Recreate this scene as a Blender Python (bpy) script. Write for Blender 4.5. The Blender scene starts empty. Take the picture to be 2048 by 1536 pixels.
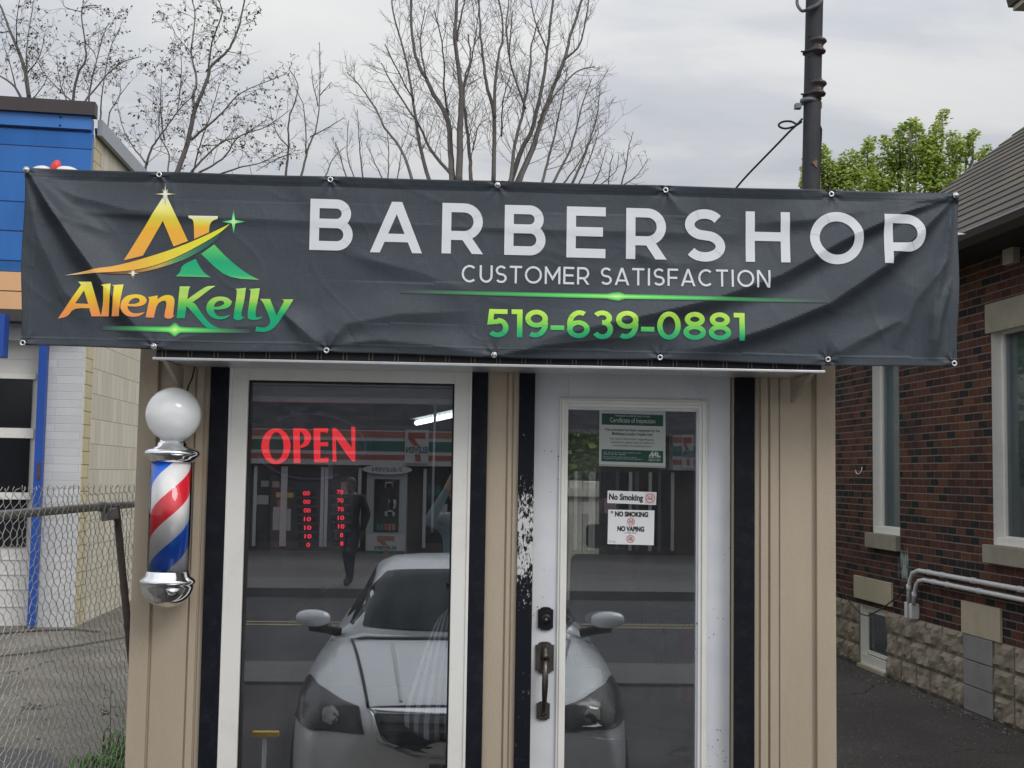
import bpy, bmesh, math, random
from mathutils import Vector, Matrix, noise
from mathutils.bvhtree import BVHTree
from mathutils.geometry import tessellate_polygon
random.seed(7)
R = math.radians
SC = bpy.context.scene
COL = SC.collection

# ------------------------------------------------------------------ camera
FPX, DIST, EYE = 2450.0, 5.2, 2.0            # focal length in 2048-px units, metres to the shop front, eye height
YAW, PITCH, ROLL = R(2.7), R(4.23), R(0.9)
D_ = Vector((math.sin(YAW)*math.cos(PITCH), math.cos(YAW)*math.cos(PITCH), math.sin(PITCH)))
r0 = Vector((math.cos(YAW), -math.sin(YAW), 0)); u0 = r0.cross(D_)
R_ = r0*math.cos(ROLL)+u0*math.sin(ROLL); U_ = u0*math.cos(ROLL)-r0*math.sin(ROLL)
CPOS = Vector((0, -DIST, EYE))
cd = bpy.data.cameras.new('camera'); cam = bpy.data.objects.new('camera', cd); COL.objects.link(cam)
cd.sensor_width = 36; cd.lens = FPX/2048*36; cd.clip_start = 0.05; cd.clip_end = 2000
cam.matrix_world = Matrix(((R_.x, U_.x, -D_.x, CPOS.x), (R_.y, U_.y, -D_.y, CPOS.y), (R_.z, U_.z, -D_.z, CPOS.z), (0, 0, 0, 1)))
SC.camera = cam

# ------------------------------------------------------------------ sky, sun, exposure
SC.view_settings.view_transform = 'Standard'; SC.view_settings.look = 'None'
SC.view_settings.exposure = 0; SC.view_settings.gamma = 1
W = bpy.data.worlds.new('World'); SC.world = W; W.use_nodes = True
def nd(nt, typ, **kw):
    n = nt.nodes.new(typ)
    for k, v in kw.items():
        if k == 'i':
            for kk, vv in v.items(): n.inputs[kk].default_value = vv
        else: setattr(n, k, v)
    return n
def ramp(nt, stops, interp='LINEAR'):
    n = nt.nodes.new('ShaderNodeValToRGB'); cr = n.color_ramp; cr.interpolation = interp
    while len(cr.elements) < len(stops): cr.elements.new(0.5)
    for e, (p, c) in zip(cr.elements, stops):
        e.position = p; e.color = (c[0], c[1], c[2], c[3] if len(c) > 3 else 1)
    return n
def math_n(nt, op, a, b=None, c=None):
    n = nt.nodes.new('ShaderNodeMath'); n.operation = op
    for i, x in enumerate((a, b, c)):
        if x is None: continue
        if isinstance(x, (int, float)): n.inputs[i].default_value = x
        else: nt.links.new(x, n.inputs[i])
    return n.outputs[0]
SUN_EL, SUN_AZ = R(41), R(142)               # sun behind thick cloud, behind the photographer
def make_world():
    nt = W.node_tree; nt.nodes.clear(); L = nt.links.new
    out = nd(nt, 'ShaderNodeOutputWorld')
    tc = nd(nt, 'ShaderNodeTexCoord'); sep = nd(nt, 'ShaderNodeSeparateXYZ'); L(tc.outputs['Generated'], sep.inputs[0])
    sky = nd(nt, 'ShaderNodeTexSky'); sky.sky_type = 'NISHITA'; sky.sun_disc = False
    sky.sun_elevation = SUN_EL; sky.sun_rotation = SUN_AZ
    # overcast deck: stretched cloud noise laid out on a layer overhead
    den = math_n(nt, 'ADD', math_n(nt, 'MAXIMUM', sep.outputs[2], 0.0), 0.16)
    cx = math_n(nt, 'DIVIDE', sep.outputs[0], den); cy = math_n(nt, 'DIVIDE', sep.outputs[1], den)
    cmb = nd(nt, 'ShaderNodeCombineXYZ'); L(cx, cmb.inputs[0]); L(cy, cmb.inputs[1])
    mp = nd(nt, 'ShaderNodeMapping'); mp.inputs['Rotation'].default_value = (0, 0, R(24)); mp.inputs['Scale'].default_value = (.85, 1.35, 1); L(cmb.outputs[0], mp.inputs[0])
    n1 = nd(nt, 'ShaderNodeTexNoise', i={'Scale': 1.5, 'Detail': 6, 'Roughness': 0.52, 'Distortion': 0.35}); L(mp.outputs[0], n1.inputs['Vector'])
    n2 = nd(nt, 'ShaderNodeTexNoise', i={'Scale': 4.2, 'Detail': 7, 'Roughness': 0.6}); L(mp.outputs[0], n2.inputs['Vector'])
    nn = math_n(nt, 'ADD', math_n(nt, 'MULTIPLY', n1.outputs[0], 0.84), math_n(nt, 'MULTIPLY', n2.outputs[0], 0.16))
    cr = ramp(nt, [(0.36, (0.485, 0.51, 0.565)), (0.47, (0.57, 0.588, 0.622)), (0.56, (0.68, 0.685, 0.69)), (0.68, (0.735, 0.735, 0.725))]); L(nn, cr.inputs[0])
    # brighter overhead and on the side of the hidden sun
    up = math_n(nt, 'MULTIPLY', math_n(nt, 'MAXIMUM', math_n(nt, 'SUBTRACT', sep.outputs[2], 0.22), 0.0), 1.35)
    bk = math_n(nt, 'MULTIPLY', math_n(nt, 'MAXIMUM', math_n(nt, 'MULTIPLY', sep.outputs[1], -1.0), 0.0), 0.55)
    gain = math_n(nt, 'ADD', math_n(nt, 'ADD', up, bk), 1.0)
    vm = nd(nt, 'ShaderNodeVectorMath', operation='SCALE'); L(cr.outputs[0], vm.inputs[0]); L(gain, vm.inputs['Scale'])
    b1 = nd(nt, 'ShaderNodeBackground', i={'Strength': 0.97}); L(vm.outputs[0], b1.inputs[0])
    b2 = nd(nt, 'ShaderNodeBackground', i={'Strength': 0.004}); L(sky.outputs[0], b2.inputs[0])
    ad = nd(nt, 'ShaderNodeAddShader'); L(b1.outputs[0], ad.inputs[0]); L(b2.outputs[0], ad.inputs[1])
    L(ad.outputs[0], out.inputs[0])
make_world()
sl = bpy.data.lights.new('sun', 'SUN'); sl.energy = 1.25; sl.angle = R(25); sl.color = (1, 0.97, 0.93)
sun = bpy.data.objects.new('sun', sl); COL.objects.link(sun)
_sd = Vector((math.sin(SUN_AZ)*math.cos(SUN_EL), math.cos(SUN_AZ)*math.cos(SUN_EL), math.sin(SUN_EL)))
sun.rotation_euler = _sd.to_track_quat('Z', 'Y').to_euler()

# ------------------------------------------------------------------ from the photograph to metres
def ray(px, py): return D_*FPX + R_*(px-1024) - U_*(py-768)
def U(px, py, Y=0.0):
    v = ray(px, py); return CPOS + v*((Y+DIST)/v.y)
def UX(px, Y=0.0, py=1100): return U(px, py, Y).x
def UZ(px, py, Y=0.0): return U(px, py, Y).z
def UG(px, py, z=0.0):
    v = ray(px, py); return CPOS + v*((z-EYE)/v.z)
def UP(px, py, P0, n):
    v = ray(px, py); return CPOS + v*((P0-CPOS).dot(n)/v.dot(n))
def lin(r, g, b, k=1.0):
    f = lambda c: (c/255/12.92 if c/255 <= 0.04045 else ((c/255+0.055)/1.055)**2.4)
    return (min(f(r)*k, .95), min(f(g)*k, .95), min(f(b)*k, .95))

# ------------------------------------------------------------------ mesh builder
class MB:
    def __init__(s): s.v = []; s.f = []; s.m = []; s.s = []; s.at = {}
    def add(s, vs, fs, mi=0, smooth=False, **at):
        o = len(s.v); s.v += [Vector(p) for p in vs]
        for f in fs: s.f.append(tuple(i+o for i in f)); s.m.append(mi); s.s.append(smooth)
        for k, vals in at.items():
            a = s.at.setdefault(k, [0.0]*o); a += [0.0]*(o-len(a)); a += list(vals)
    def box(s, x0, x1, y0, y1, z0, z1, mi=0):
        s.hexa([(x0,y0,z0),(x1,y0,z0),(x1,y1,z0),(x0,y1,z0),(x0,y0,z1),(x1,y0,z1),(x1,y1,z1),(x0,y1,z1)], mi)
    def hexa(s, p, mi=0):
        s.add(p, [(0,3,2,1),(4,5,6,7),(0,1,5,4),(1,2,6,5),(2,3,7,6),(3,0,4,7)], mi)
    def quad(s, a, b, c, d, mi=0): s.add([a,b,c,d], [(0,1,2,3)], mi)
    def tube(s, pts, r, n=8, mi=0, caps=True, smooth=True):
        pts = [Vector(p) for p in pts]
        if not hasattr(r, '__len__'): r = [r]*len(pts)
        t0 = (pts[1]-pts[0]).normalized()
        ref = Vector((0,0,1)) if abs(t0.z) < .9 else Vector((1,0,0))
        nrm = t0.cross(ref).normalized(); vs = []; fs = []
        for i, p in enumerate(pts):
            t = ((pts[min(i+1, len(pts)-1)]-pts[max(i-1, 0)])).normalized()
            nrm = (nrm - t*nrm.dot(t))
            if nrm.length < 1e-6: nrm = t.orthogonal()
            nrm.normalize(); b = t.cross(nrm)
            for k in range(n):
                a = 2*math.pi*k/n; vs.append(p+(nrm*math.cos(a)+b*math.sin(a))*r[i])
        for i in range(len(pts)-1):
            for k in range(n):
                fs.append((i*n+k, i*n+(k+1) % n, (i+1)*n+(k+1) % n, (i+1)*n+k))
        if caps: fs += [tuple(range(n))[::-1], tuple((len(pts)-1)*n+k for k in range(n))]
        s.add(vs, fs, mi, smooth)
    def lathe(s, prof, c=(0,0,0), n=32, mi=0, axis=(0,0,1), smooth=True, sx=1.0, sy=1.0):
        ax = Vector(axis).normalized(); q = Vector((0,0,1)).rotation_difference(ax); c = Vector(c)
        vs = []; fs = []
        for (r, z) in prof:
            for k in range(n):
                a = 2*math.pi*k/n; vs.append(c+q@Vector((r*math.cos(a)*sx, r*math.sin(a)*sy, z)))
        for i in range(len(prof)-1):
            for k in range(n): fs.append((i*n+k, i*n+(k+1) % n, (i+1)*n+(k+1) % n, (i+1)*n+k))
        if prof[0][0] > 1e-5: fs.append(tuple(range(n))[::-1])
        if prof[-1][0] > 1e-5: fs.append(tuple((len(prof)-1)*n+k for k in range(n)))
        s.add(vs, fs, mi, smooth)
    def prism(s, outer, fn, t0, t1, holes=(), mi=0):
        """solid from a 2-D outline: fn(u, v, t) -> point"""
        loops = [outer]+list(holes); flat = [p for l in loops for p in l]
        tr = tessellate_polygon([[Vector((p[0], p[1], 0)) for p in l] for l in loops]); n = len(flat)
        vs = [fn(p[0], p[1], t0) for p in flat]+[fn(p[0], p[1], t1) for p in flat]; fs = []
        for t in tr: fs += [tuple(t), tuple(i+n for i in reversed(t))]
        o = 0
        for l in loops:
            for k in range(len(l)): a = o+k; b = o+(k+1) % len(l); fs.append((a, b, b+n, a+n))
            o += len(l)
        s.add(vs, fs, mi)
    def build(s, name, mats, parent=None, bevel=0.0, fix=True):
        me = bpy.data.meshes.new(name); me.from_pydata([tuple(v) for v in s.v], [], s.f)
        for m in (mats if isinstance(mats, (list, tuple)) else [mats]): me.materials.append(m)
        me.polygons.foreach_set('material_index', s.m); me.polygons.foreach_set('use_smooth', s.s)
        for k, vals in s.at.items():
            vals = vals+[0.0]*(len(s.v)-len(vals)); a = me.attributes.new(k, 'FLOAT', 'POINT'); a.data.foreach_set('value', vals)
        if fix and len(s.f) < 60000:
            bm = bmesh.new(); bm.from_mesh(me); bmesh.ops.recalc_face_normals(bm, faces=bm.faces); bm.to_mesh(me); bm.free()
        uvl = me.uv_layers.new(name='metres'); co = me.vertices; buf = [0.0]*(2*len(me.loops))
        for p in me.polygons:
            n = p.normal
            if abs(n.z) > .95: t = Vector((1,0,0)); b = Vector((0,1,0))
            else:
                t = Vector((-n.y, n.x, 0)).normalized()
                if abs(t.x) > abs(t.y): t = t if t.x > 0 else -t
                else: t = t if t.y > 0 else -t
                b = n.cross(t)
                if b.z < 0: b = -b
            for li in p.loop_indices:
                c = co[me.loops[li].vertex_index].co; buf[2*li] = c.dot(t); buf[2*li+1] = c.dot(b)
        uvl.data.foreach_set('uv', buf); me.update()
        o = bpy.data.objects.new(name, me); COL.objects.link(o)
        if parent is not None: attach(o, parent)
        if bevel:
            bv = o.modifiers.new('bevel', 'BEVEL'); bv.width = bevel; bv.segments = 2; bv.limit_method = 'ANGLE'; bv.angle_limit = R(40)
        return o
def wloc(o):
    v = Vector((0,0,0))
    while o: v += o.location; o = o.parent
    return v
def attach(o, parent): o.parent = parent; o.location = o.location - wloc(parent)
def tag(o, label=None, cat=None, group=None, kind=None):
    if label: o['label'] = label
    if cat: o['category'] = cat
    if group: o['group'] = group
    if kind: o['kind'] = kind
    return o
def thing(name, label, cat, loc=(0,0,0), group=None):
    o = bpy.data.objects.new(name, None); COL.objects.link(o); o.location = loc; o.empty_display_size = .2
    return tag(o, label, cat, group)
def plab(o, label): o['label'] = label; return o

class Frame:
    """a vertical plane: a runs along it, z up, d outwards"""
    def __init__(s, P0, e, n): s.P = Vector((P0[0], P0[1], 0)); s.e = Vector(e).normalized(); s.n = Vector(n).normalized()
    def pt(s, a, z, d=0.0): return s.P+s.e*a+s.n*d+Vector((0,0,z))
    def az(s, px, py, d=0.0):
        q = UP(px, py, s.P+s.n*d, s.n); return (q-s.P).dot(s.e), q.z
    def a(s, px, py=1000, d=0.0): return s.az(px, py, d)[0]
    def z(s, px, py, d=0.0): return s.az(px, py, d)[1]
    def box(s, mb, a0, a1, z0, z1, d0, d1, mi=0):
        mb.hexa([s.pt(a0,z0,d1), s.pt(a1,z0,d1), s.pt(a1,z0,d0), s.pt(a0,z0,d0), s.pt(a0,z1,d1), s.pt(a1,z1,d1), s.pt(a1,z1,d0), s.pt(a0,z1,d0)], mi)
    def pbox(s, mb, x0, x1, y0, y1, d0, d1, mi=0, ym=None):
        """box whose front rectangle covers the photo rectangle x0..x1, y0..y1"""
        ym = (y0+y1)/2 if ym is None else ym
        s.box(mb, s.a(x0, ym, d1), s.a(x1, ym, d1), s.z((x0+x1)/2, y1, d1), s.z((x0+x1)/2, y0, d1), d0, d1, mi)
    def wall(s, mb, a0, a1, z0, z1, holes, depth, mi=0, mr=0):
        As = sorted({a0, a1, *[h[0] for h in holes], *[h[1] for h in holes]}); Zs = sorted({z0, z1, *[h[2] for h in holes], *[h[3] for h in holes]})
        for i in range(len(As)-1):
            for j in range(len(Zs)-1):
                ca = (As[i]+As[i+1])/2; cz = (Zs[j]+Zs[j+1])/2
                if any(h[0] < ca < h[1] and h[2] < cz < h[3] for h in holes): continue
                mb.quad(s.pt(As[i],Zs[j]), s.pt(As[i+1],Zs[j]), s.pt(As[i+1],Zs[j+1]), s.pt(As[i],Zs[j+1]), mi)
        for (h0,h1,g0,g1) in holes:
            for (p, q) in (((h0,g0),(h0,g1)), ((h1,g1),(h1,g0)), ((h0,g1),(h1,g1)), ((h1,g0),(h0,g0))):
                mb.quad(s.pt(*p), s.pt(*q), s.pt(*q, -depth), s.pt(*p, -depth), mr)

# ------------------------------------------------------------------ materials
def spl(pts, k=6):
    """a smooth curve through the points"""
    P = [Vector(p) for p in pts]; out = []
    for i in range(len(P)-1):
        a, b, c, d = P[max(i-1,0)], P[i], P[i+1], P[min(i+2,len(P)-1)]
        for j in range(k):
            u = j/k; out.append((b*2+(c-a)*u+(a*2-b*5+c*4-d)*u*u+(b*3-a-c*3+d)*u*u*u)*.5)
    return out+[P[-1]]
def newmat(name):
    m = bpy.data.materials.new(name); m.use_nodes = True; nt = m.node_tree; nt.nodes.clear()
    o = nd(nt, 'ShaderNodeOutputMaterial'); return m, nt, o
def M(name, col, rough=.6, var=.10, scale=6, bump=0.0, bscale=80, metal=0.0, spec=.4, stretch=(1,1,1), dirt=0.0, dirtcol=(.05,.045,.04), dscale=3, coat=0.0):
    m, nt, o = newmat(name); L = nt.links.new
    p = nd(nt, 'ShaderNodeBsdfPrincipled', i={'Roughness': rough, 'Metallic': metal, 'Specular IOR Level': spec, 'Coat Weight': coat}); L(p.outputs[0], o.inputs[0])
    tc = nd(nt, 'ShaderNodeTexCoord'); mp = nd(nt, 'ShaderNodeMapping'); mp.inputs['Scale'].default_value = stretch; L(tc.outputs['Object'], mp.inputs[0])
    n = nd(nt, 'ShaderNodeTexNoise', i={'Scale': scale, 'Detail': 6, 'Roughness': .6}); L(mp.outputs[0], n.inputs['Vector'])
    cr = ramp(nt, [(.25, tuple(c*(1-var) for c in col)), (.75, tuple(min(1, c*(1+var)) for c in col))]); L(n.outputs[0], cr.inputs[0])
    c = cr.outputs[0]
    if dirt:
        n3 = nd(nt, 'ShaderNodeTexNoise', i={'Scale': dscale, 'Detail': 9, 'Roughness': .7}); L(mp.outputs[0], n3.inputs['Vector'])
        r3 = ramp(nt, [(.5, (0,0,0)), (.72, (dirt,)*3)]); L(n3.outputs[0], r3.inputs[0])
        mx = nd(nt, 'ShaderNodeMix', data_type='RGBA'); L(r3.outputs[0], mx.inputs[0]); L(c, mx.inputs[6]); mx.inputs[7].default_value = (*dirtcol, 1); c = mx.outputs[2]
    L(c, p.inputs['Base Color'])
    if bump:
        n2 = nd(nt, 'ShaderNodeTexNoise', i={'Scale': bscale, 'Detail': 5, 'Roughness': .6}); L(mp.outputs[0], n2.inputs['Vector'])
        b = nd(nt, 'ShaderNodeBump', i={'Strength': bump, 'Distance': .01}); L(n2.outputs[0], b.inputs['Height']); L(b.outputs[0], p.inputs['Normal'])
    return m
def emis(name, col, st):
    m, nt, o = newmat(name); p = nd(nt, 'ShaderNodeBsdfPrincipled', i={'Base Color': (*[c*.3 for c in col], 1), 'Emission Color': (*col, 1), 'Emission Strength': st, 'Roughness': .4}); nt.links.new(p.outputs[0], o.inputs[0]); return m
def glassmat(name, tint, refl, rough=0.0, gcol=(.95,.97,1), haze=0.0):
    m, nt, o = newmat(name); L = nt.links.new
    t = nd(nt, 'ShaderNodeBsdfTransparent', i={'Color': (*tint, 1)}); g = nd(nt, 'ShaderNodeBsdfGlossy', i={'Color': (*gcol, 1), 'Roughness': rough})
    fr = nd(nt, 'ShaderNodeFresnel', i={'IOR': 1.45}); f = math_n(nt, 'ADD', fr.outputs[0], refl); f = math_n(nt, 'MAXIMUM', math_n(nt, 'MINIMUM', f, 1.0), 0.0)
    mx = nd(nt, 'ShaderNodeMixShader'); L(f, mx.inputs[0]); L(t.outputs[0], mx.inputs[1]); L(g.outputs[0], mx.inputs[2]); 
    if not haze: L(mx.outputs[0], o.inputs[0]); return m
    # pale haze painted over the glass to lift its tone, streaked and specked
    df = nd(nt, 'ShaderNodeBsdfDiffuse', i={'Color': (.50,.54,.56,1)}); tc = nd(nt, 'ShaderNodeTexCoord'); mp = nd(nt, 'ShaderNodeMapping'); mp.inputs['Scale'].default_value = (1,1,.3); mp.inputs['Rotation'].default_value = (0,.4,0); L(tc.outputs['Object'], mp.inputs[0])
    n1 = nd(nt, 'ShaderNodeTexNoise', i={'Scale': 6, 'Detail': 8, 'Roughness': .65}); L(mp.outputs[0], n1.inputs['Vector']); r1 = ramp(nt, [(.35, (.35,)*3), (.75, (1.7,)*3)]); L(n1.outputs[0], r1.inputs[0])
    n2 = nd(nt, 'ShaderNodeTexVoronoi', i={'Scale': 70}); L(tc.outputs['Object'], n2.inputs['Vector']); sp = math_n(nt, 'MULTIPLY', math_n(nt, 'LESS_THAN', n2.outputs['Distance'], .10), .10)
    m2 = nd(nt, 'ShaderNodeMixShader'); L(math_n(nt, 'ADD', math_n(nt, 'MULTIPLY', r1.outputs[0], haze), sp), m2.inputs[0]); L(mx.outputs[0], m2.inputs[1]); L(df.outputs[0], m2.inputs[2]); L(m2.outputs[0], o.inputs[0]); return m
def brickmat(name, w, h, mort, stops, mortcol, bump=.5, half=True, rough=.85, jitter=.0, fine=.12, vthin=1.0, stain=None):
    """coursed units laid out in metres on the wall's own UVs: one random tone per unit, mortar joints, bump"""
    m, nt, o = newmat(name); L = nt.links.new
    p = nd(nt, 'ShaderNodeBsdfPrincipled', i={'Roughness': rough, 'Specular IOR Level': .25}); L(p.outputs[0], o.inputs[0])
    uv = nd(nt, 'ShaderNodeUVMap', uv_map='metres'); nz = nd(nt, 'ShaderNodeTexNoise', i={'Scale': 9, 'Detail': 3}); L(uv.outputs[0], nz.inputs['Vector'])
    wob = nd(nt, 'ShaderNodeVectorMath', operation='MULTIPLY_ADD'); L(nz.outputs['Color'], wob.inputs[0]); wob.inputs[1].default_value = (jitter,)*3; L(uv.outputs[0], wob.inputs[2])
    sp = nd(nt, 'ShaderNodeSeparateXYZ'); L(wob.outputs[0], sp.inputs[0])
    vr = math_n(nt, 'DIVIDE', sp.outputs[1], h); row = math_n(nt, 'FLOOR', vr); fv = math_n(nt, 'FRACT', vr)
    ur = math_n(nt, 'DIVIDE', sp.outputs[0], w)
    if half: ur = math_n(nt, 'ADD', ur, math_n(nt, 'MULTIPLY', math_n(nt, 'MODULO', row, 2.0), .5))
    colm = math_n(nt, 'FLOOR', ur); fu = math_n(nt, 'FRACT', ur)
    cb = nd(nt, 'ShaderNodeCombineXYZ'); L(colm, cb.inputs[0]); L(row, cb.inputs[1])
    wn = nd(nt, 'ShaderNodeTexWhiteNoise', noise_dimensions='2D'); L(cb.outputs[0], wn.inputs['Vector'])
    cr = ramp(nt, stops); L(wn.outputs[0], cr.inputs[0])
    fn_ = nd(nt, 'ShaderNodeTexNoise', i={'Scale': 45, 'Detail': 6, 'Roughness': .7}); L(uv.outputs[0], fn_.inputs['Vector'])
    fr = ramp(nt, [(.25, (1-fine*2.2,)*3), (.75, (1+fine*1.2,)*3)]); L(fn_.outputs[0], fr.inputs[0])
    mul = nd(nt, 'ShaderNodeMix', data_type='RGBA', blend_type='MULTIPLY'); mul.inputs[0].default_value = 1; L(cr.outputs[0], mul.inputs[6]); L(fr.outputs[0], mul.inputs[7])
    eu = math_n(nt, 'MULTIPLY', math_n(nt, 'MINIMUM', fu, math_n(nt, 'SUBTRACT', 1.0, fu)), w*vthin)
    ev = math_n(nt, 'MULTIPLY', math_n(nt, 'MINIMUM', fv, math_n(nt, 'SUBTRACT', 1.0, fv)), h)
    e = math_n(nt, 'MINIMUM', eu, ev)
    mr = nd(nt, 'ShaderNodeMapRange', i={1: mort*.35, 2: mort*.75, 3: 0.0, 4: 1.0}); L(e, mr.inputs[0])
    mx = nd(nt, 'ShaderNodeMix', data_type='RGBA'); L(mr.outputs[0], mx.inputs[0]); mx.inputs[6].default_value = (*mortcol, 1); L(mul.outputs[2], mx.inputs[7])
    c = mx.outputs[2]
    if stain:
        sn = nd(nt, 'ShaderNodeTexNoise', i={'Scale': 1.3, 'Detail': 6, 'Roughness': .65}); L(uv.outputs[0], sn.inputs['Vector'])
        sr = ramp(nt, [(.52, (0,0,0)), (.75, (stain[3],)*3)]); L(sn.outputs[0], sr.inputs[0])
        m2 = nd(nt, 'ShaderNodeMix', data_type='RGBA'); L(sr.outputs[0], m2.inputs[0]); L(c, m2.inputs[6]); m2.inputs[7].default_value = (*stain[:3], 1); c = m2.outputs[2]
    L(c, p.inputs['Base Color'])
    hh = math_n(nt, 'ADD', mr.outputs[0], math_n(nt, 'MULTIPLY', fn_.outputs[0], .35))
    b = nd(nt, 'ShaderNodeBump', i={'Strength': bump, 'Distance': .006}); L(hh, b.inputs['Height']); L(b.outputs[0], p.inputs['Normal'])
    return m
def gradmat(name, stops, rough=.5, attr='grad', spec=.3):
    m, nt, o = newmat(name); L = nt.links.new
    p = nd(nt, 'ShaderNodeBsdfPrincipled', i={'Roughness': rough, 'Specular IOR Level': spec}); a = nd(nt, 'ShaderNodeAttribute', attribute_name=attr)
    cr = ramp(nt, stops); L(a.outputs['Fac'], cr.inputs[0]); L(cr.outputs[0], p.inputs['Base Color']); L(p.outputs[0], o.inputs[0]); return m

# ------------------------------------------------------------------ lettering
def stroke(pts, w, closed=False):
    n = len(pts); P = [Vector((p[0], p[1])) for p in pts]; Lf = []; Rt = []
    for i in range(n):
        a = P[(i-1) % n] if (closed or i > 0) else None; b = P[(i+1) % n] if (closed or i < n-1) else None
        d1 = (P[i]-a).normalized() if a is not None else None; d2 = (b-P[i]).normalized() if b is not None else None
        if d1 is None: d1 = d2
        if d2 is None: d2 = d1
        n1 = Vector((-d1.y, d1.x)); n2 = Vector((-d2.y, d2.x)); m = n1+n2
        m = n1 if m.length < 1e-4 else m.normalized(); k = w/2/max(.35, m.dot(n1))
        Lf.append(P[i]+m*k); Rt.append(P[i]-m*k)
    return [[Lf[i], Lf[(i+1) % n], Rt[(i+1) % n], Rt[i]] for i in range(n if closed else n-1)]
def arc(cx, cy, rx, ry, a0, a1, n=14): return [(cx+rx*math.cos(R(a0+(a1-a0)*i/n)), cy+ry*math.sin(R(a0+(a1-a0)*i/n))) for i in range(n+1)]
def glyph(ch, Wd, w):
    h = w/2; S = []; Q = []; W1 = Wd
    if ch == 'B':
        m = .525; r1 = (1-h-m)/2; r2 = (m-h)/2; c1 = W1*.95-h-r1; c2 = W1-h-r2
        S = [[(h,0),(h,1)], [(h,1-h)]+arc(c1, m+r1, r1, r1, 90, -90)+[(h,m)], [(h,m)]+arc(c2, h+r2, r2, r2, 90, -90)+[(h,h)]]
    elif ch in 'PR':
        m = .36 if ch == 'R' else .335; r1 = (1-h-m)/2; c1 = W1*(.98 if ch == 'R' else 1)-h-r1
        S = [[(h,0),(h,1)], [(h,1-h)]+arc(c1, m+r1, r1, r1, 90, -90)+[(h,m)]]
        if ch == 'R': Q = [[(W1*.42,m),(W1*.42+w*1.2,m),(W1*1.0,0),(W1*1.0-w*1.22,0)]]
    elif ch == 'A':
        a = w*.55; Q = [[(0,0),(w*1.06,0),(W1/2+a,1),(W1/2-a,1)], [(W1-w*1.06,0),(W1,0),(W1/2+a,1),(W1/2-a,1)], [(W1*.2,.21),(W1*.8,.21),(W1*.8-w*.3,.21+w*.9),(W1*.2+w*.3,.21+w*.9)]]
    elif ch == 'E': S = [[(h,0),(h,1)], [(h,1-h),(W1,1-h)], [(h,.51),(W1*.93,.51)], [(h,h),(W1,h)]]
    elif ch == 'F': S = [[(h,0),(h,1)], [(h,1-h),(W1,1-h)], [(h,.47),(W1*.93,.47)]]
    elif ch == 'S':
        rx = W1/2-h; ry = (1-w)/4; S = [arc(W1/2, 1-h-ry, rx*.96, ry, 32, 180, 12)+arc(W1/2, 1-h-ry, rx*.96, ry, 180, 250, 6)[1:]+arc(W1/2, h+ry, rx, ry, 70, 0, 6)+arc(W1/2, h+ry, rx, ry, 0, -150, 14)[1:]]
    elif ch == 'H': S = [[(h,0),(h,1)], [(W1-h,0),(W1-h,1)], [(h,.51),(W1-h,.51)]]
    elif ch == 'O': return [q for q in stroke(arc(W1/2, .5, W1/2-h, .5-h, 0, 360, 44)[:-1], w, True)]
    elif ch == '0': return [q for q in stroke(arc(W1/2, .5, W1/2-h, .5-h, 0, 360, 36)[:-1], w, True)]
    elif ch == 'C': S = [arc(W1*.53, .5, W1*.53-h, .5-h, 48, 312, 30)]
    elif ch == 'U': S = [[(h,1),(h,.4)]+arc(W1/2, .4, W1/2-h, .4-h, 180, 360, 14)[1:]+[(W1-h,1)]]
    elif ch == 'T': S = [[(0,1-h),(W1,1-h)], [(W1/2,0),(W1/2,1)]]
    elif ch == 'M': S = [[(h,0),(h,1)], [(W1-h,0),(W1-h,1)], [(h*1.1,1-h*.9),(W1/2,.3),(W1-h*1.1,1-h*.9)]]
    elif ch == 'N': S = [[(h,0),(h,1)], [(W1-h,0),(W1-h,1)]]; Q = [[(0,1),(w*1.25,1),(W1,0),(W1-w*1.25,0)]]
    elif ch == 'I': S = [[(W1/2,0),(W1/2,1)]]
    elif ch == '1': S = [[(W1-h,0),(W1-h,1)], [(0,1-h),(W1-h,1-h)]]
    elif ch == '-': S = [[(0,.36),(W1,.36)]]
    elif ch == '5': S = [[(W1*.94,1-h),(W1*.2,1-h),(W1*.14,.53),(W1*.48,.555)]+arc(W1*.48, h+.255, W1*.52-h, .265, 78, -140, 18)]
    elif ch == '6': return stroke(arc(W1/2, .32, W1/2-h, .32-h, 0, 360, 26)[:-1], w, True)+stroke(arc(W1*.56, .5, W1*.56-h, .5-h, 62, 190, 14), w)
    elif ch == '9': return stroke(arc(W1/2, .68, W1/2-h, .32-h, 0, 360, 26)[:-1], w, True)+stroke(arc(W1*.44, .5, W1*.56-h, .5-h, 10, -118, 14), w)
    elif ch == '3': S = [arc(W1*.47, .735, W1*.42-h*.6, .265-h, 150, -90, 16), arc(W1*.48, h+.235, W1*.52-h, .255, 92, -150, 18)]
    elif ch == '8': return stroke(arc(W1/2, .745, W1*.45-h, .255-h*.9, 0, 360, 24)[:-1], w, True)+stroke(arc(W1/2, .28, W1/2-h, .28-h, 0, 360, 26)[:-1], w, True)
    return [q for s in S for q in stroke(s, w)]+Q
GW = dict(B=.72, A=.86, R=.73, E=.64, S=.66, H=.76, O=1.0, P=.70, C=.88, U=.76, T=.72, M=.92, F=.62, I=.2, N=.80)
GW.update({'1': .34, '-': .42, '5': .66, '6': .70, '9': .70, '3': .64, '0': .74, '8': .70})

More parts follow.
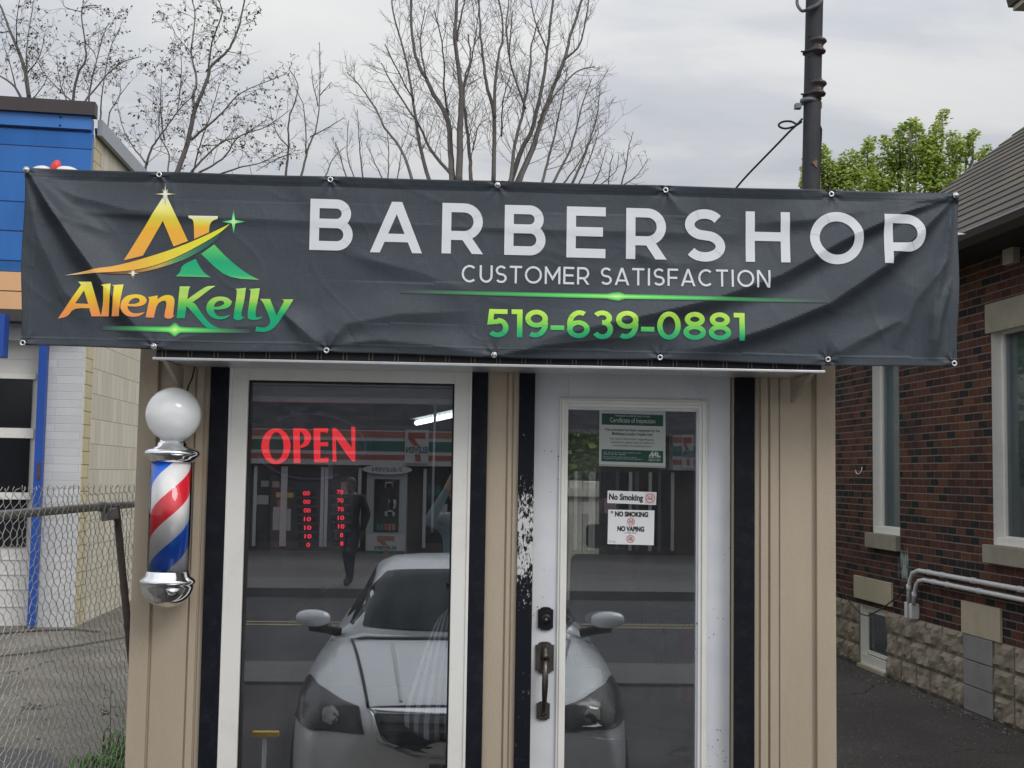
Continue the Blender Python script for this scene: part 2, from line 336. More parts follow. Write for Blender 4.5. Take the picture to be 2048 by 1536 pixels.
def gridcut(verts, faces, step):
    """cut flat faces along a regular grid so they can follow a curved surface"""
    bm = bmesh.new(); vs = [bm.verts.new((p[0], p[1], 0)) for p in verts]
    for f in faces:
        try: bm.faces.new([vs[i] for i in f])
        except ValueError: pass
    for ax in (0, 1):
        lo = min(p[ax] for p in verts); hi = max(p[ax] for p in verts); k = math.ceil(lo/step)
        while k*step < hi:
            co = [0,0,0]; no = [0,0,0]; co[ax] = k*step; no[ax] = 1
            bmesh.ops.bisect_plane(bm, geom=bm.verts[:]+bm.edges[:]+bm.faces[:], plane_co=co, plane_no=no, dist=1e-5); k += 1
    bm.verts.index_update(); V = [(v.co.x, v.co.y) for v in bm.verts]; Fc = [[v.index for v in f.verts] for f in bm.faces]; bm.free(); return V, Fc
def fillpoly(outer, holes=()):
    loops = [outer]+list(holes); flat = [p for l in loops for p in l]
    return flat, [list(t) for t in tessellate_polygon([[Vector((p[0], p[1], 0)) for p in l] for l in loops])]
def textmesh(s, bold=0.0, shear=0.0, space=1.0):
    cu = bpy.data.curves.new('t', 'FONT'); cu.body = s; cu.size = 1; cu.offset = bold; cu.shear = shear; cu.space_character = space; cu.fill_mode = 'FRONT'; cu.resolution_u = 4
    ob = bpy.data.objects.new('t', cu); COL.objects.link(ob); dg = bpy.context.evaluated_depsgraph_get()
    me = bpy.data.meshes.new_from_object(ob.evaluated_get(dg)); vs = [(v.co.x, v.co.y) for v in me.vertices]; fs = [tuple(p.vertices) for p in me.polygons]
    bpy.data.objects.remove(ob); bpy.data.curves.remove(cu); bpy.data.meshes.remove(me); return vs, fs
def put_text(mb, s, fn, u0, u1, v0, v1, bold=0.0, mi=0, shear=0.0, ref=None):
    """flat lettering fitted to the rectangle u0..u1, v0..v1; ref keeps a baseline/cap height common to mixed case"""
    vs, fs = textmesh(s, bold, shear)
    if not vs: return
    x0 = min(p[0] for p in vs); x1 = max(p[0] for p in vs); y0 = min(p[1] for p in vs); y1 = max(p[1] for p in vs)
    if ref: y0, y1 = ref
    mb.add([fn(u0+(p[0]-x0)/(x1-x0)*(u1-u0), v0+(p[1]-y0)/(y1-y0)*(v1-v0)) for p in vs], fs, mi)
# ------------------------------------------------------------------ shared materials
m_tan = M('tan_siding', (.44,.365,.275), .55, .06, 3, .25, 260, stretch=(1,1,.25), dirt=.28, dirtcol=(.29,.24,.18), dscale=2.2)
m_white = M('white_vinyl', (.76,.75,.71), .4, .03, 3, .05, 120, dirt=.28, dirtcol=(.50,.48,.43), dscale=5)
m_doorpaint = M('door_paint', (.66,.68,.71), .4, .035, 5, .08, 150, dirt=.10, dirtcol=(.4,.4,.4), dscale=9)
m_black = M('black_trim', (.007,.008,.013), .6, .25, 20, .15, 200, dirt=.06, dirtcol=(.2,.2,.2), dscale=16, spec=.18)
m_blackplain = M('black_plastic', (.012,.012,.014), .5, .1)
m_alu = M('aluminium', (.62,.63,.64), .38, .08, 14, .05, 90, metal=.8)
m_chrome = M('chrome', (.82,.83,.85), .05, .02, 3, metal=1.0)
m_steel = M('galvanised_steel', (.215,.22,.23), .5, .25, 18, .2, 120, metal=.55)
m_bronze = M('aged_bronze', (.105,.095,.085), .32, .3, 22, .15, 90, metal=.9)
m_dark = M('dark_wall', (.055,.055,.065), .8, .12, 4)
m_floor = M('dark_floor', (.05,.045,.045), .5, .2, 6)
m_paper = M('white_paper', (.74,.745,.75), .5, .02, 5)
m_ink = M('black_ink', (.01,.01,.012), .5, .0)
m_red = M('red_ink', (.52,.04,.05), .5, .0)
m_glass = glassmat('shop_glass', (.90,.91,.93), .20, haze=.028)
m_glass2 = glassmat('house_glass', (.78,.82,.83), -.16)
m_asph = None
def peeling():
    m, nt, o = newmat('peeling_black_paint'); L = nt.links.new
    p = nd(nt, 'ShaderNodeBsdfPrincipled', i={'Roughness': .6, 'Specular IOR Level': .18}); L(p.outputs[0], o.inputs[0])
    tc = nd(nt, 'ShaderNodeTexCoord'); mp = nd(nt, 'ShaderNodeMapping'); mp.inputs['Scale'].default_value = (1, 1, .42); L(tc.outputs['Object'], mp.inputs[0])
    n = nd(nt, 'ShaderNodeTexNoise', i={'Scale': 85, 'Detail': 8, 'Roughness': .72}); L(mp.outputs[0], n.inputs['Vector'])
    n2 = nd(nt, 'ShaderNodeTexNoise', i={'Scale': 16, 'Detail': 3}); L(tc.outputs['Object'], n2.inputs['Vector'])
    sp = nd(nt, 'ShaderNodeSeparateXYZ'); L(tc.outputs['Object'], sp.inputs[0])
    # worn between hand height and shoulder height, worst near the lock side
    zr = ramp(nt, [(.0, (.0,)*3), (.52, (.0,)*3), (.575, (.18,)*3), (.63, (.68,)*3), (.70, (.64,)*3), (.755, (.28,)*3), (.80, (.08,)*3), (.90, (0,)*3), (1.0, (0,)*3)])
    L(math_n(nt, 'DIVIDE', sp.outputs[2], 2.6), zr.inputs[0])
    th = math_n(nt, 'ADD', math_n(nt, 'ADD', n.outputs[0], math_n(nt, 'MULTIPLY', math_n(nt, 'SUBTRACT', n2.outputs[0], .5), .35)), math_n(nt, 'MULTIPLY', math_n(nt, 'SUBTRACT', zr.outputs[0], .5), .36))
    g = nd(nt, 'ShaderNodeMapRange', i={1: .50, 2: .53}); L(th, g.inputs[0])
    mx = nd(nt, 'ShaderNodeMix', data_type='RGBA'); L(g.outputs[0], mx.inputs[0]); mx.inputs[6].default_value = (.007,.008,.013,1); mx.inputs[7].default_value = (.58,.58,.57,1)
    L(mx.outputs[2], p.inputs['Base Color'])
    b = nd(nt, 'ShaderNodeBump', i={'Strength': .4, 'Distance': .002}); L(g.outputs[0], b.inputs['Height']); L(b.outputs[0], p.inputs['Normal']); return m
m_peel = peeling()
def speckled():
    """door paint with the small dark dirt specks of the photograph"""
    m, nt, o = newmat('speckled_door_paint'); L = nt.links.new
    p = nd(nt, 'ShaderNodeBsdfPrincipled', i={'Roughness': .42, 'Specular IOR Level': .4}); L(p.outputs[0], o.inputs[0])
    tc = nd(nt, 'ShaderNodeTexCoord'); v = nd(nt, 'ShaderNodeTexVoronoi', i={'Scale': 42}); L(tc.outputs['Object'], v.inputs['Vector'])
    n = nd(nt, 'ShaderNodeTexNoise', i={'Scale': 4, 'Detail': 4}); L(tc.outputs['Object'], n.inputs['Vector'])
    th = math_n(nt, 'MULTIPLY', math_n(nt, 'MAXIMUM', math_n(nt, 'SUBTRACT', n.outputs[0], .42), 0.0), .72)
    g = math_n(nt, 'LESS_THAN', v.outputs['Distance'], th)
    n2 = nd(nt, 'ShaderNodeTexNoise', i={'Scale': 7, 'Detail': 6}); L(tc.outputs['Object'], n2.inputs['Vector'])
    cr = ramp(nt, [(.3, (.60,.62,.655)), (.7, (.69,.705,.735))]); L(n2.outputs[0], cr.inputs[0])
    mx = nd(nt, 'ShaderNodeMix', data_type='RGBA'); L(g, mx.inputs[0]); L(cr.outputs[0], mx.inputs[6]); mx.inputs[7].default_value = (.16,.16,.17,1)
    L(mx.outputs[2], p.inputs['Base Color']); return m
m_speck = speckled()
def asphalt(name, a, b, grit=.5, scale=1.2, patch=(.52,.66)):
    m, nt, o = newmat(name); L = nt.links.new
    p = nd(nt, 'ShaderNodeBsdfPrincipled', i={'Roughness': .9, 'Specular IOR Level': .25}); L(p.outputs[0], o.inputs[0])
    tc = nd(nt, 'ShaderNodeTexCoord')
    n1 = nd(nt, 'ShaderNodeTexNoise', i={'Scale': scale, 'Detail': 7, 'Roughness': .62}); L(tc.outputs['Object'], n1.inputs['Vector'])
    c1 = ramp(nt, [(.38, a), (.64, b)]); L(n1.outputs[0], c1.inputs[0])
    v = nd(nt, 'ShaderNodeTexVoronoi', i={'Scale': 75}); L(tc.outputs['Object'], v.inputs['Vector'])
    n2 = nd(nt, 'ShaderNodeTexNoise', i={'Scale': 42, 'Detail': 6, 'Roughness': .9}); L(tc.outputs['Object'], n2.inputs['Vector'])
    g = ramp(nt, [(.30, (1-grit,)*3), (.52, (1,)*3), (.72, (1+grit*1.3,)*3)]); L(n2.outputs[0], g.inputs[0])
    mul = nd(nt, 'ShaderNodeMix', data_type='RGBA', blend_type='MULTIPLY'); mul.inputs[0].default_value = 1; L(c1.outputs[0], mul.inputs[6]); L(g.outputs[0], mul.inputs[7])
    wn = nd(nt, 'ShaderNodeMix', data_type='RGBA'); st = ramp(nt, [(.86, (0,0,0)), (.93, (.55,)*3)]); L(v.outputs['Color'], st.inputs[0])
    L(st.outputs[0], wn.inputs[0]); L(mul.outputs[2], wn.inputs[6]); wn.inputs[7].default_value = (.26,.24,.22,1)
    # hairline cracks that come and go
    vc = nd(nt, 'ShaderNodeTexVoronoi', feature='DISTANCE_TO_EDGE', i={'Scale': .42}); wv = nd(nt, 'ShaderNodeTexNoise', i={'Scale': 2.2, 'Detail': 6}); L(tc.outputs['Object'], wv.inputs['Vector'])
    ofs = nd(nt, 'ShaderNodeVectorMath', operation='MULTIPLY_ADD'); L(wv.outputs['Color'], ofs.inputs[0]); ofs.inputs[1].default_value = (.7,.7,.7); L(tc.outputs['Object'], ofs.inputs[2]); L(ofs.outputs[0], vc.inputs['Vector'])
    ck = nd(nt, 'ShaderNodeMapRange', i={1: .004, 2: .010, 3: .85, 4: 0.0}); L(vc.outputs['Distance'], ck.inputs[0])
    msk = ramp(nt, [(.46, (0,0,0)), (.54, (1,1,1))]); L(n1.outputs[0], msk.inputs[0])
    cm = nd(nt, 'ShaderNodeMix', data_type='RGBA'); L(math_n(nt, 'MULTIPLY', ck.outputs[0], msk.outputs[0]), cm.inputs[0]); L(wn.outputs[2], cm.inputs[6]); cm.inputs[7].default_value = (.02,.019,.018,1)
    L(cm.outputs[2], p.inputs['Base Color'])
    bp = nd(nt, 'ShaderNodeBump', i={'Strength': .7, 'Distance': .01}); L(n2.outputs[0], bp.inputs['Height']); L(bp.outputs[0], p.inputs['Normal']); return m
m_asph = asphalt('asphalt', (.066,.060,.058), (.100,.092,.088), .75, .7)
m_road = asphalt('road_asphalt', (.058,.058,.064), (.082,.082,.088), .35, .5)
m_lot = asphalt('worn_gravelly_asphalt', (.145,.133,.114), (.235,.218,.186), .7, .9)
m_conc = M('pavement_concrete', (.13,.125,.118), .9, .16, 3, .4, 90, dirt=.35, dirtcol=(.13,.12,.11), dscale=1.5)

# ------------------------------------------------------------------ the setting: ground, lot, pavements, road
mb = MB(); mb.box(-260, 260, -260, 260, -.4, 0); tag(mb.build('ground', m_asph), kind='structure')
mb = MB(); mb.quad((-40,-.6,.004), (-1.62,-.6,.004), (-1.62,14.5,.004), (-40,14.5,.004)); tag(mb.build('parking_lot', m_lot), kind='structure')
mb = MB()
def seam(mb, pts, w, z):
    P = [UG(px, py, z) for px, py in pts]
    for i in range(len(P)-1):
        t = (P[i+1]-P[i]).normalized(); n = Vector((-t.y, t.x, 0))*w/2
        mb.quad(P[i]-n, P[i+1]-n, P[i+1]+n, P[i]+n)
seam(mb, [(-60,1318),(10,1311),(70,1305),(110,1298),(150,1292),(200,1283),(262,1273)], .085, .008)
seam(mb, [(-60,1272),(60,1262),(140,1258),(200,1263)], .10, .012)
tag(mb.build('tar_seams', M('tar', (.035,.033,.032), .8, .2, 9, .3, 60)), kind='structure')
mb = MB()
q = [UG(-80,1488,.016), UG(95,1502,.016), UG(150,1545,.016), UG(-60,1600,.016)]; mb.add(q, [(0,1,2,3)])
tag(mb.build('asphalt_patch', M('patch', (.085,.083,.085), .9, .15, 9, .4, 90)), kind='structure')
mb = MB(); mb.box(-80, 80, -7.75, -6.5, -.1, .03); tag(mb.build('near_pavement', m_conc), kind='structure')
mb = MB(); mb.quad((-150,-14.6,.004), (150,-14.6,.004), (150,-7.76,.004), (-150,-7.76,.004)); tag(mb.build('road', m_road), kind='structure')
mb = MB()
for y in (-10.98, -11.28): mb.quad((-150,y-.06,.009), (150,y-.06,.009), (150,y+.06,.009), (-150,y+.06,.009))
tag(mb.build('road_marking', M('worn_yellow_line', (.32,.27,.14), .8, .35, 3)), kind='structure')
mb = MB(); mb.box(-80, 80, -16.6, -14.62, -.1, .14); tag(mb.build('far_pavement', m_conc), kind='structure')
mb = MB(); mb.box(-80, 80, -60, -16.62, -.1, .06); tag(mb.build('store_forecourt', asphalt('forecourt', (.10,.095,.09), (.14,.13,.125), .3, .4)), kind='structure')
mb = MB(); mb.box(-1.6, 1.9, 5.0, 60, -.1, .02); tag(mb.build('back_yard', M('rough_grass', (.07,.10,.035), .9, .5, 14, .6, 60)), kind='structure')

rg = random.Random(17); mb = MB()
for i in range(420):
    t = rg.random()
    if i % 3 == 0: px = 1672+376*t; q = UG(px, 1316+158*t+abs(rg.gauss(0,10))); 
    elif i % 3 == 1: q = UG(rg.uniform(1672,2048), rg.uniform(1370,1536))
    else: q = UG(rg.uniform(0,262), rg.uniform(1265,1536))
    r = rg.uniform(.004,.012)*(.6 if i % 3 == 1 else 1.1); v = [Vector((math.cos(a)*r*rg.uniform(.7,1.2), math.sin(a)*r*rg.uniform(.7,1.2), .0045)) for a in (0,1.05,2.1,3.14,4.2,5.25)]
    mb.add([q+p for p in v]+[q+p*.55+Vector((0,0,r*.9)) for p in v], [(k, (k+1) % 6, 6+(k+1) % 6, 6+k) for k in range(6)]+[(6,7,8,9,10,11)], rg.choice((0,0,1)))
tag(mb.build('gravel', [M('pebble', (.22,.205,.18), .9, .3, 60), M('dark_pebble', (.07,.065,.06), .9, .3, 60)], fix=False), kind='stuff')
# ------------------------------------------------------------------ the barber shop
FA = Frame((0,0,0), (1,0,0), (0,-1,0))
xs = lambda px, py=1100: UX(px, 0, py)
XL, XR = xs(268), xs(1669)
WOx0, WOx1 = xs(450), xs(938); WGx0, WGx1 = xs(488), xs(903)
DOx0, DOx1 = xs(1065), xs(1467)
ZW1 = UZ(700, 727); ZG1 = UZ(700, 764); ZD1 = UZ(1268, 738); ZLO = UZ(1268, 797); ZLG = UZ(1268, 820)
FLOOR = .40; ZTOP = 2.78; DEP = 4.2
shop = thing('barber_shop', 'narrow tan barbershop building with black trim, white framed window and white glazed door', 'shop', ((XL+XR)/2, 0, 0))
mb = MB()
FA.wall(mb, XL, XR, 0, ZTOP, [(WOx0, WOx1, .55, ZW1), (DOx0, DOx1, FLOOR, ZD1)], .12)
mb.quad((XL,0,0), (XL,DEP,0), (XL,DEP,ZTOP), (XL,0,ZTOP)); mb.quad((XR,0,0), (XR,0,ZTOP), (XR,DEP,ZTOP), (XR,DEP,0))
mb.build('siding', m_tan, shop, fix=False)
mb = MB()
for a, b, d in ((268,306,.020),(310,380,.006),(384,398,.013),(402,412,.006),(970,1009,.006),(1012,1020,.013),(1023,1034,.006),(1507,1517,.006),(1520,1535,.013),(1539,1556,.013),(1559,1623,.006),(1631,1669,.020)):
    FA.box(mb, xs(a), xs(b), 0, ZTOP-.2, .0005, d)
mb.build('batten', m_tan, shop, bevel=.003)
mb = MB()
for a, b in ((412,450),(938,970),(1467,1507)): FA.box(mb, xs(a), xs(b), 0, ZTOP-.2, .0007, .024)
plab(mb.build('trim', m_black, shop, bevel=.003), 'black vertical trim boards')
mb = MB(); FA.box(mb, xs(1034), xs(1065), 0, ZTOP-.2, .0007, .024); plab(mb.build('trim', m_peel, shop, bevel=.002), 'black trim board beside the lock with paint worn to white')
# roof slab, rear wall with a glazed opening, inside
mb = MB(); mb.box(XL-.05, XR+.05, -.02, DEP+.1, ZTOP, ZTOP+.12); mb.build('roof', M('roof_felt', (.08,.08,.085), .9), shop)
BX0, BX1, BZ0, BZ1 = .28, UX(1203, DEP, 1000), 1.0, UZ(1170, 845, DEP)
FB = Frame((0,DEP,0), (1,0,0), (0,-1,0))
mb = MB(); FB.wall(mb, XL, XR, 0, ZTOP, [(BX0, BX1, BZ0, BZ1)], .1); mb.build('rear_wall', m_dark, shop, fix=False)
mb = MB()
for (a0,a1,z0,z1) in ((BX0,BX0+.05,BZ0,BZ1),(BX1-.012,BX1+.03,BZ0,BZ1),(BX0,BX1,BZ1-.06,BZ1),(BX0,BX1,BZ0,BZ0+.05)): FB.box(mb, a0, a1, z0, z1, -.06, .03)
rw = mb.build('rear_window', M('brown_frame', (.09,.075,.06), .6), shop)
mb = MB(); FB.box(mb, BX0, BX1, BZ0, BZ1, -.034, -.03); mb.build('pane', glassmat('clear_glass', (.88,.9,.9), .0), rw)
mb = MB(); mb.box(XL+.05, XR-.05, .02, DEP-.02, FLOOR-.05, FLOOR); mb.build('floor', m_floor, shop)
mb = MB(); mb.box(XL+.05, XR-.05, .02, DEP-.02, 2.60, 2.63); mb.build('ceiling', M('ceiling_tile', (.16,.16,.17), .9, .1), shop)
mb = MB(); mb.quad((XL+.06,.05,FLOOR), (XL+.06,DEP,FLOOR), (XL+.06,DEP,2.6), (XL+.06,.05,2.6)); mb.build('inner_wall', m_dark, shop); mb = MB(); mb.quad((XR-.06,.05,FLOOR), (XR-.06,DEP,FLOOR), (XR-.06,DEP,2.6), (XR-.06,.05,2.6)); mb.build('inner_wall', m_dark, shop)
# shop window
wf = MB()
t0 = .020
for (a0,a1,z0,z1) in ((WOx0,WGx0,.55,ZW1),(WGx1,WOx1,.55,ZW1),(WGx0,WGx1,ZG1,ZW1),(WGx0,WGx1,.55,.62)): FA.box(wf, a0, a1, z0, z1, -.07, t0)
g = .012
for (a0,a1,z0,z1) in ((WOx0,WOx0+g,.55,ZW1),(WOx1-g,WOx1,.55,ZW1),(WOx0+g,WOx1-g,ZW1-g,ZW1)): FA.box(wf, a0, a1, z0, z1, t0+.0005, t0+.006)
win = wf.build('window', m_white, shop, bevel=.004)
mb = MB()
for (a0,a1,z0,z1) in ((WGx0-.002,WGx0+.008,.62,ZG1),(WGx1-.008,WGx1+.002,.62,ZG1),(WGx0+.008,WGx1-.008,ZG1-.008,ZG1+.002)): FA.box(mb, a0, a1, z0, z1, -.04, .0)
mb.build('gasket', m_blackplain, win)
mb = MB(); FA.box(mb, WGx0, WGx1, .62, ZG1, -.034, -.028); mb.build('pane', m_glass, win)
# door slab
DD = -.045
LGx0, LGx1 = UX(1133, -DD, 1100), UX(1392, -DD, 1100); LOx0, LOx1 = UX(1115.5, -DD, 1100), UX(1413, -DD, 1100)
db = MB()
for (a0,a1,z0,z1) in ((DOx0+.004,LGx0,FLOOR,ZD1),(LGx1,DOx1-.004,FLOOR,ZD1),(LGx0,LGx1,ZLG,ZD1),(LGx0,LGx1,FLOOR,FLOOR+.25)): FA.box(db, a0, a1, z0, z1, DD-.044, DD)
door = db.build('door', m_speck, shop, bevel=.002)
mb = MB()
for o0, o1, dd in ((0, .010, .012), (.010, .024, .018), (.024, .040, .010)):
    k = (LGx0-LOx0)/.040; p, q = o0*k, o1*k
    for (a0,a1,z0,z1) in ((LOx0+p,LOx0+q,FLOOR+.2,ZLO-p),(LOx1-q,LOx1-p,FLOOR+.2,ZLO-p),(LOx0+q,LOx1-q,ZLO-q,ZLO-p)): FA.box(mb, a0, a1, z0, z1, DD+.0006, DD+dd)
mb.build('glazing_bead', m_white, door, bevel=.002)
mb = MB(); FA.box(mb, LGx0, LGx1, FLOOR+.25, ZLG, DD-.012, DD-.008); mb.build('pane', glassmat('door_glass_outer', (.95,.96,.97), .14, haze=.03), door); mb = MB()
# second pane of the sealed unit, not quite parallel: the doubled reflection
c = FA.pt((LGx0+LGx1)/2, 1.4, DD-.030); pane2 = []
for sx, sz in ((-1,-1),(1,-1),(1,1),(-1,1)):
    x = (LGx0 if sx < 0 else LGx1); z = FLOOR+.25 if sz < 0 else ZLG
    pane2.append(Vector((x, c.y+(x-c.x)*.0062, z)))
mb.hexa([pane2[0], pane2[1], pane2[1]+Vector((0,.004,0)), pane2[0]+Vector((0,.004,0)), pane2[3], pane2[2], pane2[2]+Vector((0,.004,0)), pane2[3]+Vector((0,.004,0))])
mb.build('pane', glassmat('door_glass', (.95,.96,.97), .06), door)
# lock and grip handle
def plate(mb, cx, cz, w, h, d0, d1, n=8):
    """bracketed backplate: shoulders at the corners, arched top and foot"""
    pts = []
    hw, hh = w/2, h/2
    right = [(hw*.0, hh), (hw*.38, hh*.985), (hw*.62, hh*.93), (hw*.70, hh*.86), (hw*.80, hh*.80), (hw, hh*.80)]
    pts = right+[(p[0], -p[1]) for p in reversed(right)]+[(-p[0], -p[1]) for p in right[1:]]+[(-p[0], p[1]) for p in reversed(right[1:])]
    pts = [p for i, p in enumerate(pts) if i == 0 or (abs(p[0]-pts[i-1][0])+abs(p[1]-pts[i-1][1])) > 1e-6]
    mb.prism(pts, lambda u, v, t: FA.pt(cx+u, cz+v, t), d1, d0)
dyx = lambda px, py: FA.az(px, py, DD)
hx, hz = dyx(1091, 1237); mb = MB(); plate(mb, hx, hz, .064, .098, DD+.0005, DD+.010); plate(mb, hx, hz, .052, .082, DD+.0102, DD+.016)
mb.lathe([(.024,0),(.024,.012),(.020,.016),(.0,.016)], FA.pt(hx, hz, DD+.016), 28, axis=(0,-1,0))
mb.lathe([(.0085,0),(.0085,.003),(0,.003)], FA.pt(hx, hz-.003, DD+.0321), 16, mi=1, axis=(0,-1,0)); mb.build('deadbolt', [M('black_bronze', (.022,.022,.028), .35, .3, 30, metal=.6), m_bronze], door)
h1x, h1z = dyx(1089, 1315); h2x, h2z = dyx(1086, 1421)
mb = MB(); plate(mb, h1x, h1z, .078, .134, DD+.0005, DD+.009); plate(mb, h1x, h1z, .062, .112, DD+.0092, DD+.014)
plate(mb, h2x, h2z, .056, .078, DD+.0005, DD+.009); plate(mb, h2x, h2z, .042, .060, DD+.0092, DD+.013)
prof = [(h1z+.004, .012, .016),(h1z-.012,.040,.0125),(h1z-.032,.058,.0118),(h1z-.060,.066,.0125),(h1z-.095,.068,.0135),(h1z-.130,.064,.0125),(h1z-.165,.056,.0105),(h1z-.195,.042,.0095),(h2z-.004,.026,.0095),(h2z-.014,.012,.0105)]
mb.tube([FA.pt(h1x+(h2x-h1x)*i/9, z, DD+d) for i, (z, d, r) in enumerate(prof)], [r for *_, r in prof], 14)
mb.tube([FA.pt(h1x, h1z+.052, DD+.018), FA.pt(h1x, h1z+.034, DD+.034), FA.pt(h1x, h1z+.012, DD+.046), FA.pt(h1x, h1z+.004, DD+.052)], [.013,.0125,.013,.014], 12)
mb.lathe([(.020,0),(.020,.004),(0,.004)], FA.pt(h1x, h1z, DD+.0145), 24, axis=(0,-1,0), sy=1.5); mb.build('door_handle', m_bronze, door)
# awning box: slim dark sign frame with aluminium lip that carries the banner
AX0, AX1 = UX(306, -.36, 718), UX(1649, -.36, 745); AZ0 = UZ(980, 733, -.365)
aw = thing('sign_frame', 'shallow dark sign box with an aluminium lower lip along the shop front under the banner', 'sign frame', ((AX0+AX1)/2, 0, AZ0))
mb = MB(); mb.box(AX0+.01, AX1-.01, -.352, -.03, AZ0+.012, AZ0+.60); mb.build('casing', M('dark_casing', (.02,.02,.026), .5), aw)
mb = MB(); mb.box(AX0, AX1, -.372, -.354, AZ0, AZ0+.0105); mb.box(AX0+.01, AX1-.01, -.3538, -.03, AZ0+.004, AZ0+.0115); mb.build('lip', m_alu, aw, bevel=.002)
mb = MB(); rib0 = None; n = 26
for i in range(n):
    x = AX0+.02+(AX1-AX0-.04)*(i+.12)/n
    for dx in (0, .014):
        if rib0 is None:
            mb.box(-.002, .002, -.358, -.3525, AZ0+.015, AZ0+.10); rb = rib0 = mb.build('rib', M('bronze_rib', (.17,.13,.09), .5), aw)
        else: rb = rib0.copy(); COL.objects.link(rb); rb.parent = aw
        rb.location = Vector((x+dx+.002, 0, 0))-wloc(aw)
for s, x in ((1, AX0+.04), (-1, AX1-.04)):
    mb = MB(); mb.prism([(-.34, AZ0), (-.03, AZ0), (-.03, AZ0-.10)], lambda u, v, t: Vector((t, u, v)), x-.008, x+.008); mb.build('bracket', M('tan_bracket', (.36,.30,.23), .6), aw)
mb = MB(); mb.box(UX(75,-.36,340), UX(1895,-.36,390), -.362, -.318, UZ(1000,420,-.36), UZ(1000,378,-.36)); mb.build('rail', m_blackplain, aw)
mb = MB(); mb.prism([(0,0),(.075,-.012),(0,-.022)], lambda u, v, t: Vector((UX(1895,-.34,480)+u, t, UZ(1910,462,-.34)+v)), -.345, -.325); mb.build('clip', m_alu, aw)
# ------------------------------------------------------------------ the banner
YB = -.385
def bp(px, py): q = U(px, py, YB); return (q.x, q.z)
TL, TR, BR, BL = bp(50,336), bp(1918,387), bp(1915,735), bp(40,692)
WR = [  # fold lines seen on the cloth: points, height (m), half width (m), sharpness
 ([(58,345),(105,420),(175,520),(245,620),(306,692)], .017, .034),
 ([(52,352),(75,470),(130,585),(210,650)], .010, .040),
 ([(60,346),(150,392),(260,420),(380,428)], .008, .028),
 ([(60,346),(125,430),(230,470)], .007, .022),
 ([(1908,394),(1800,428),(1690,478),(1560,550),(1420,600),(1250,640),(1120,668),(988,710)], .0135, .036),
 ([(1908,396),(1850,455),(1770,530),(1660,605),(1540,655),(1430,690),(1330,706)], .0135, .034),
 ([(1908,392),(1780,412),(1620,440),(1480,448)], .008, .026),
 ([(1906,398),(1893,500),(1870,600),(1857,722)], .009, .018),
 ([(1895,520),(1830,600),(1790,700)], .008, .022),
 ([(1902,560),(1880,640),(1868,722)], .008, .014),
 ([(1800,640),(1700,690),(1655,718)], .007, .026),
 ([(306,690),(380,672),(470,655),(560,648)], .005, .028),
 ([(560,620),(600,655),(628,680),(655,700)], .010, .028),
 ([(650,700),(690,648),(800,628),(960,622)], .011, .036),
 ([(985,712),(1090,690),(1230,676),(1360,668)], .009, .028),
 ([(660,690),(760,680),(880,692),(985,712)], .007, .022),
 ([(150,425),(500,438),(900,452)], .004, .020),
 ([(900,455),(1200,462),(1500,470)], .004, .022),
 ([(700,510),(840,545),(960,590)], .006, .045),
 ([(1250,500),(1340,530),(1480,520)], .005, .040),
 ([(320,352),(332,380),(352,420)], .003, .02), ([(661,362),(640,395),(600,420)], .003, .03), ([(1331,383),(1360,420),(1400,440)], .004, .03), ([(1662,392),(1640,425),(1580,450)], .004, .03)]
WRm = []
for pts, h, w in WR:
    P = [Vector(bp(*p)) for p in pts]; lo = Vector((min(p.x for p in P)-3*w, min(p.y for p in P)-3*w)); hi = Vector((max(p.x for p in P)+3*w, max(p.y for p in P)+3*w))
    WRm.append((P, h*(2.35 if h >= .0135 else 1.45), w, lo, hi))
EYELETS = [bp(*p) for p in [(55,341),(319,350),(661,360),(995,371),(1331,381),(1662,389),(1909,392),(46,686),(308,693),(653,701),(988,710),(1320,715),(1656,719),(1908,727)]]
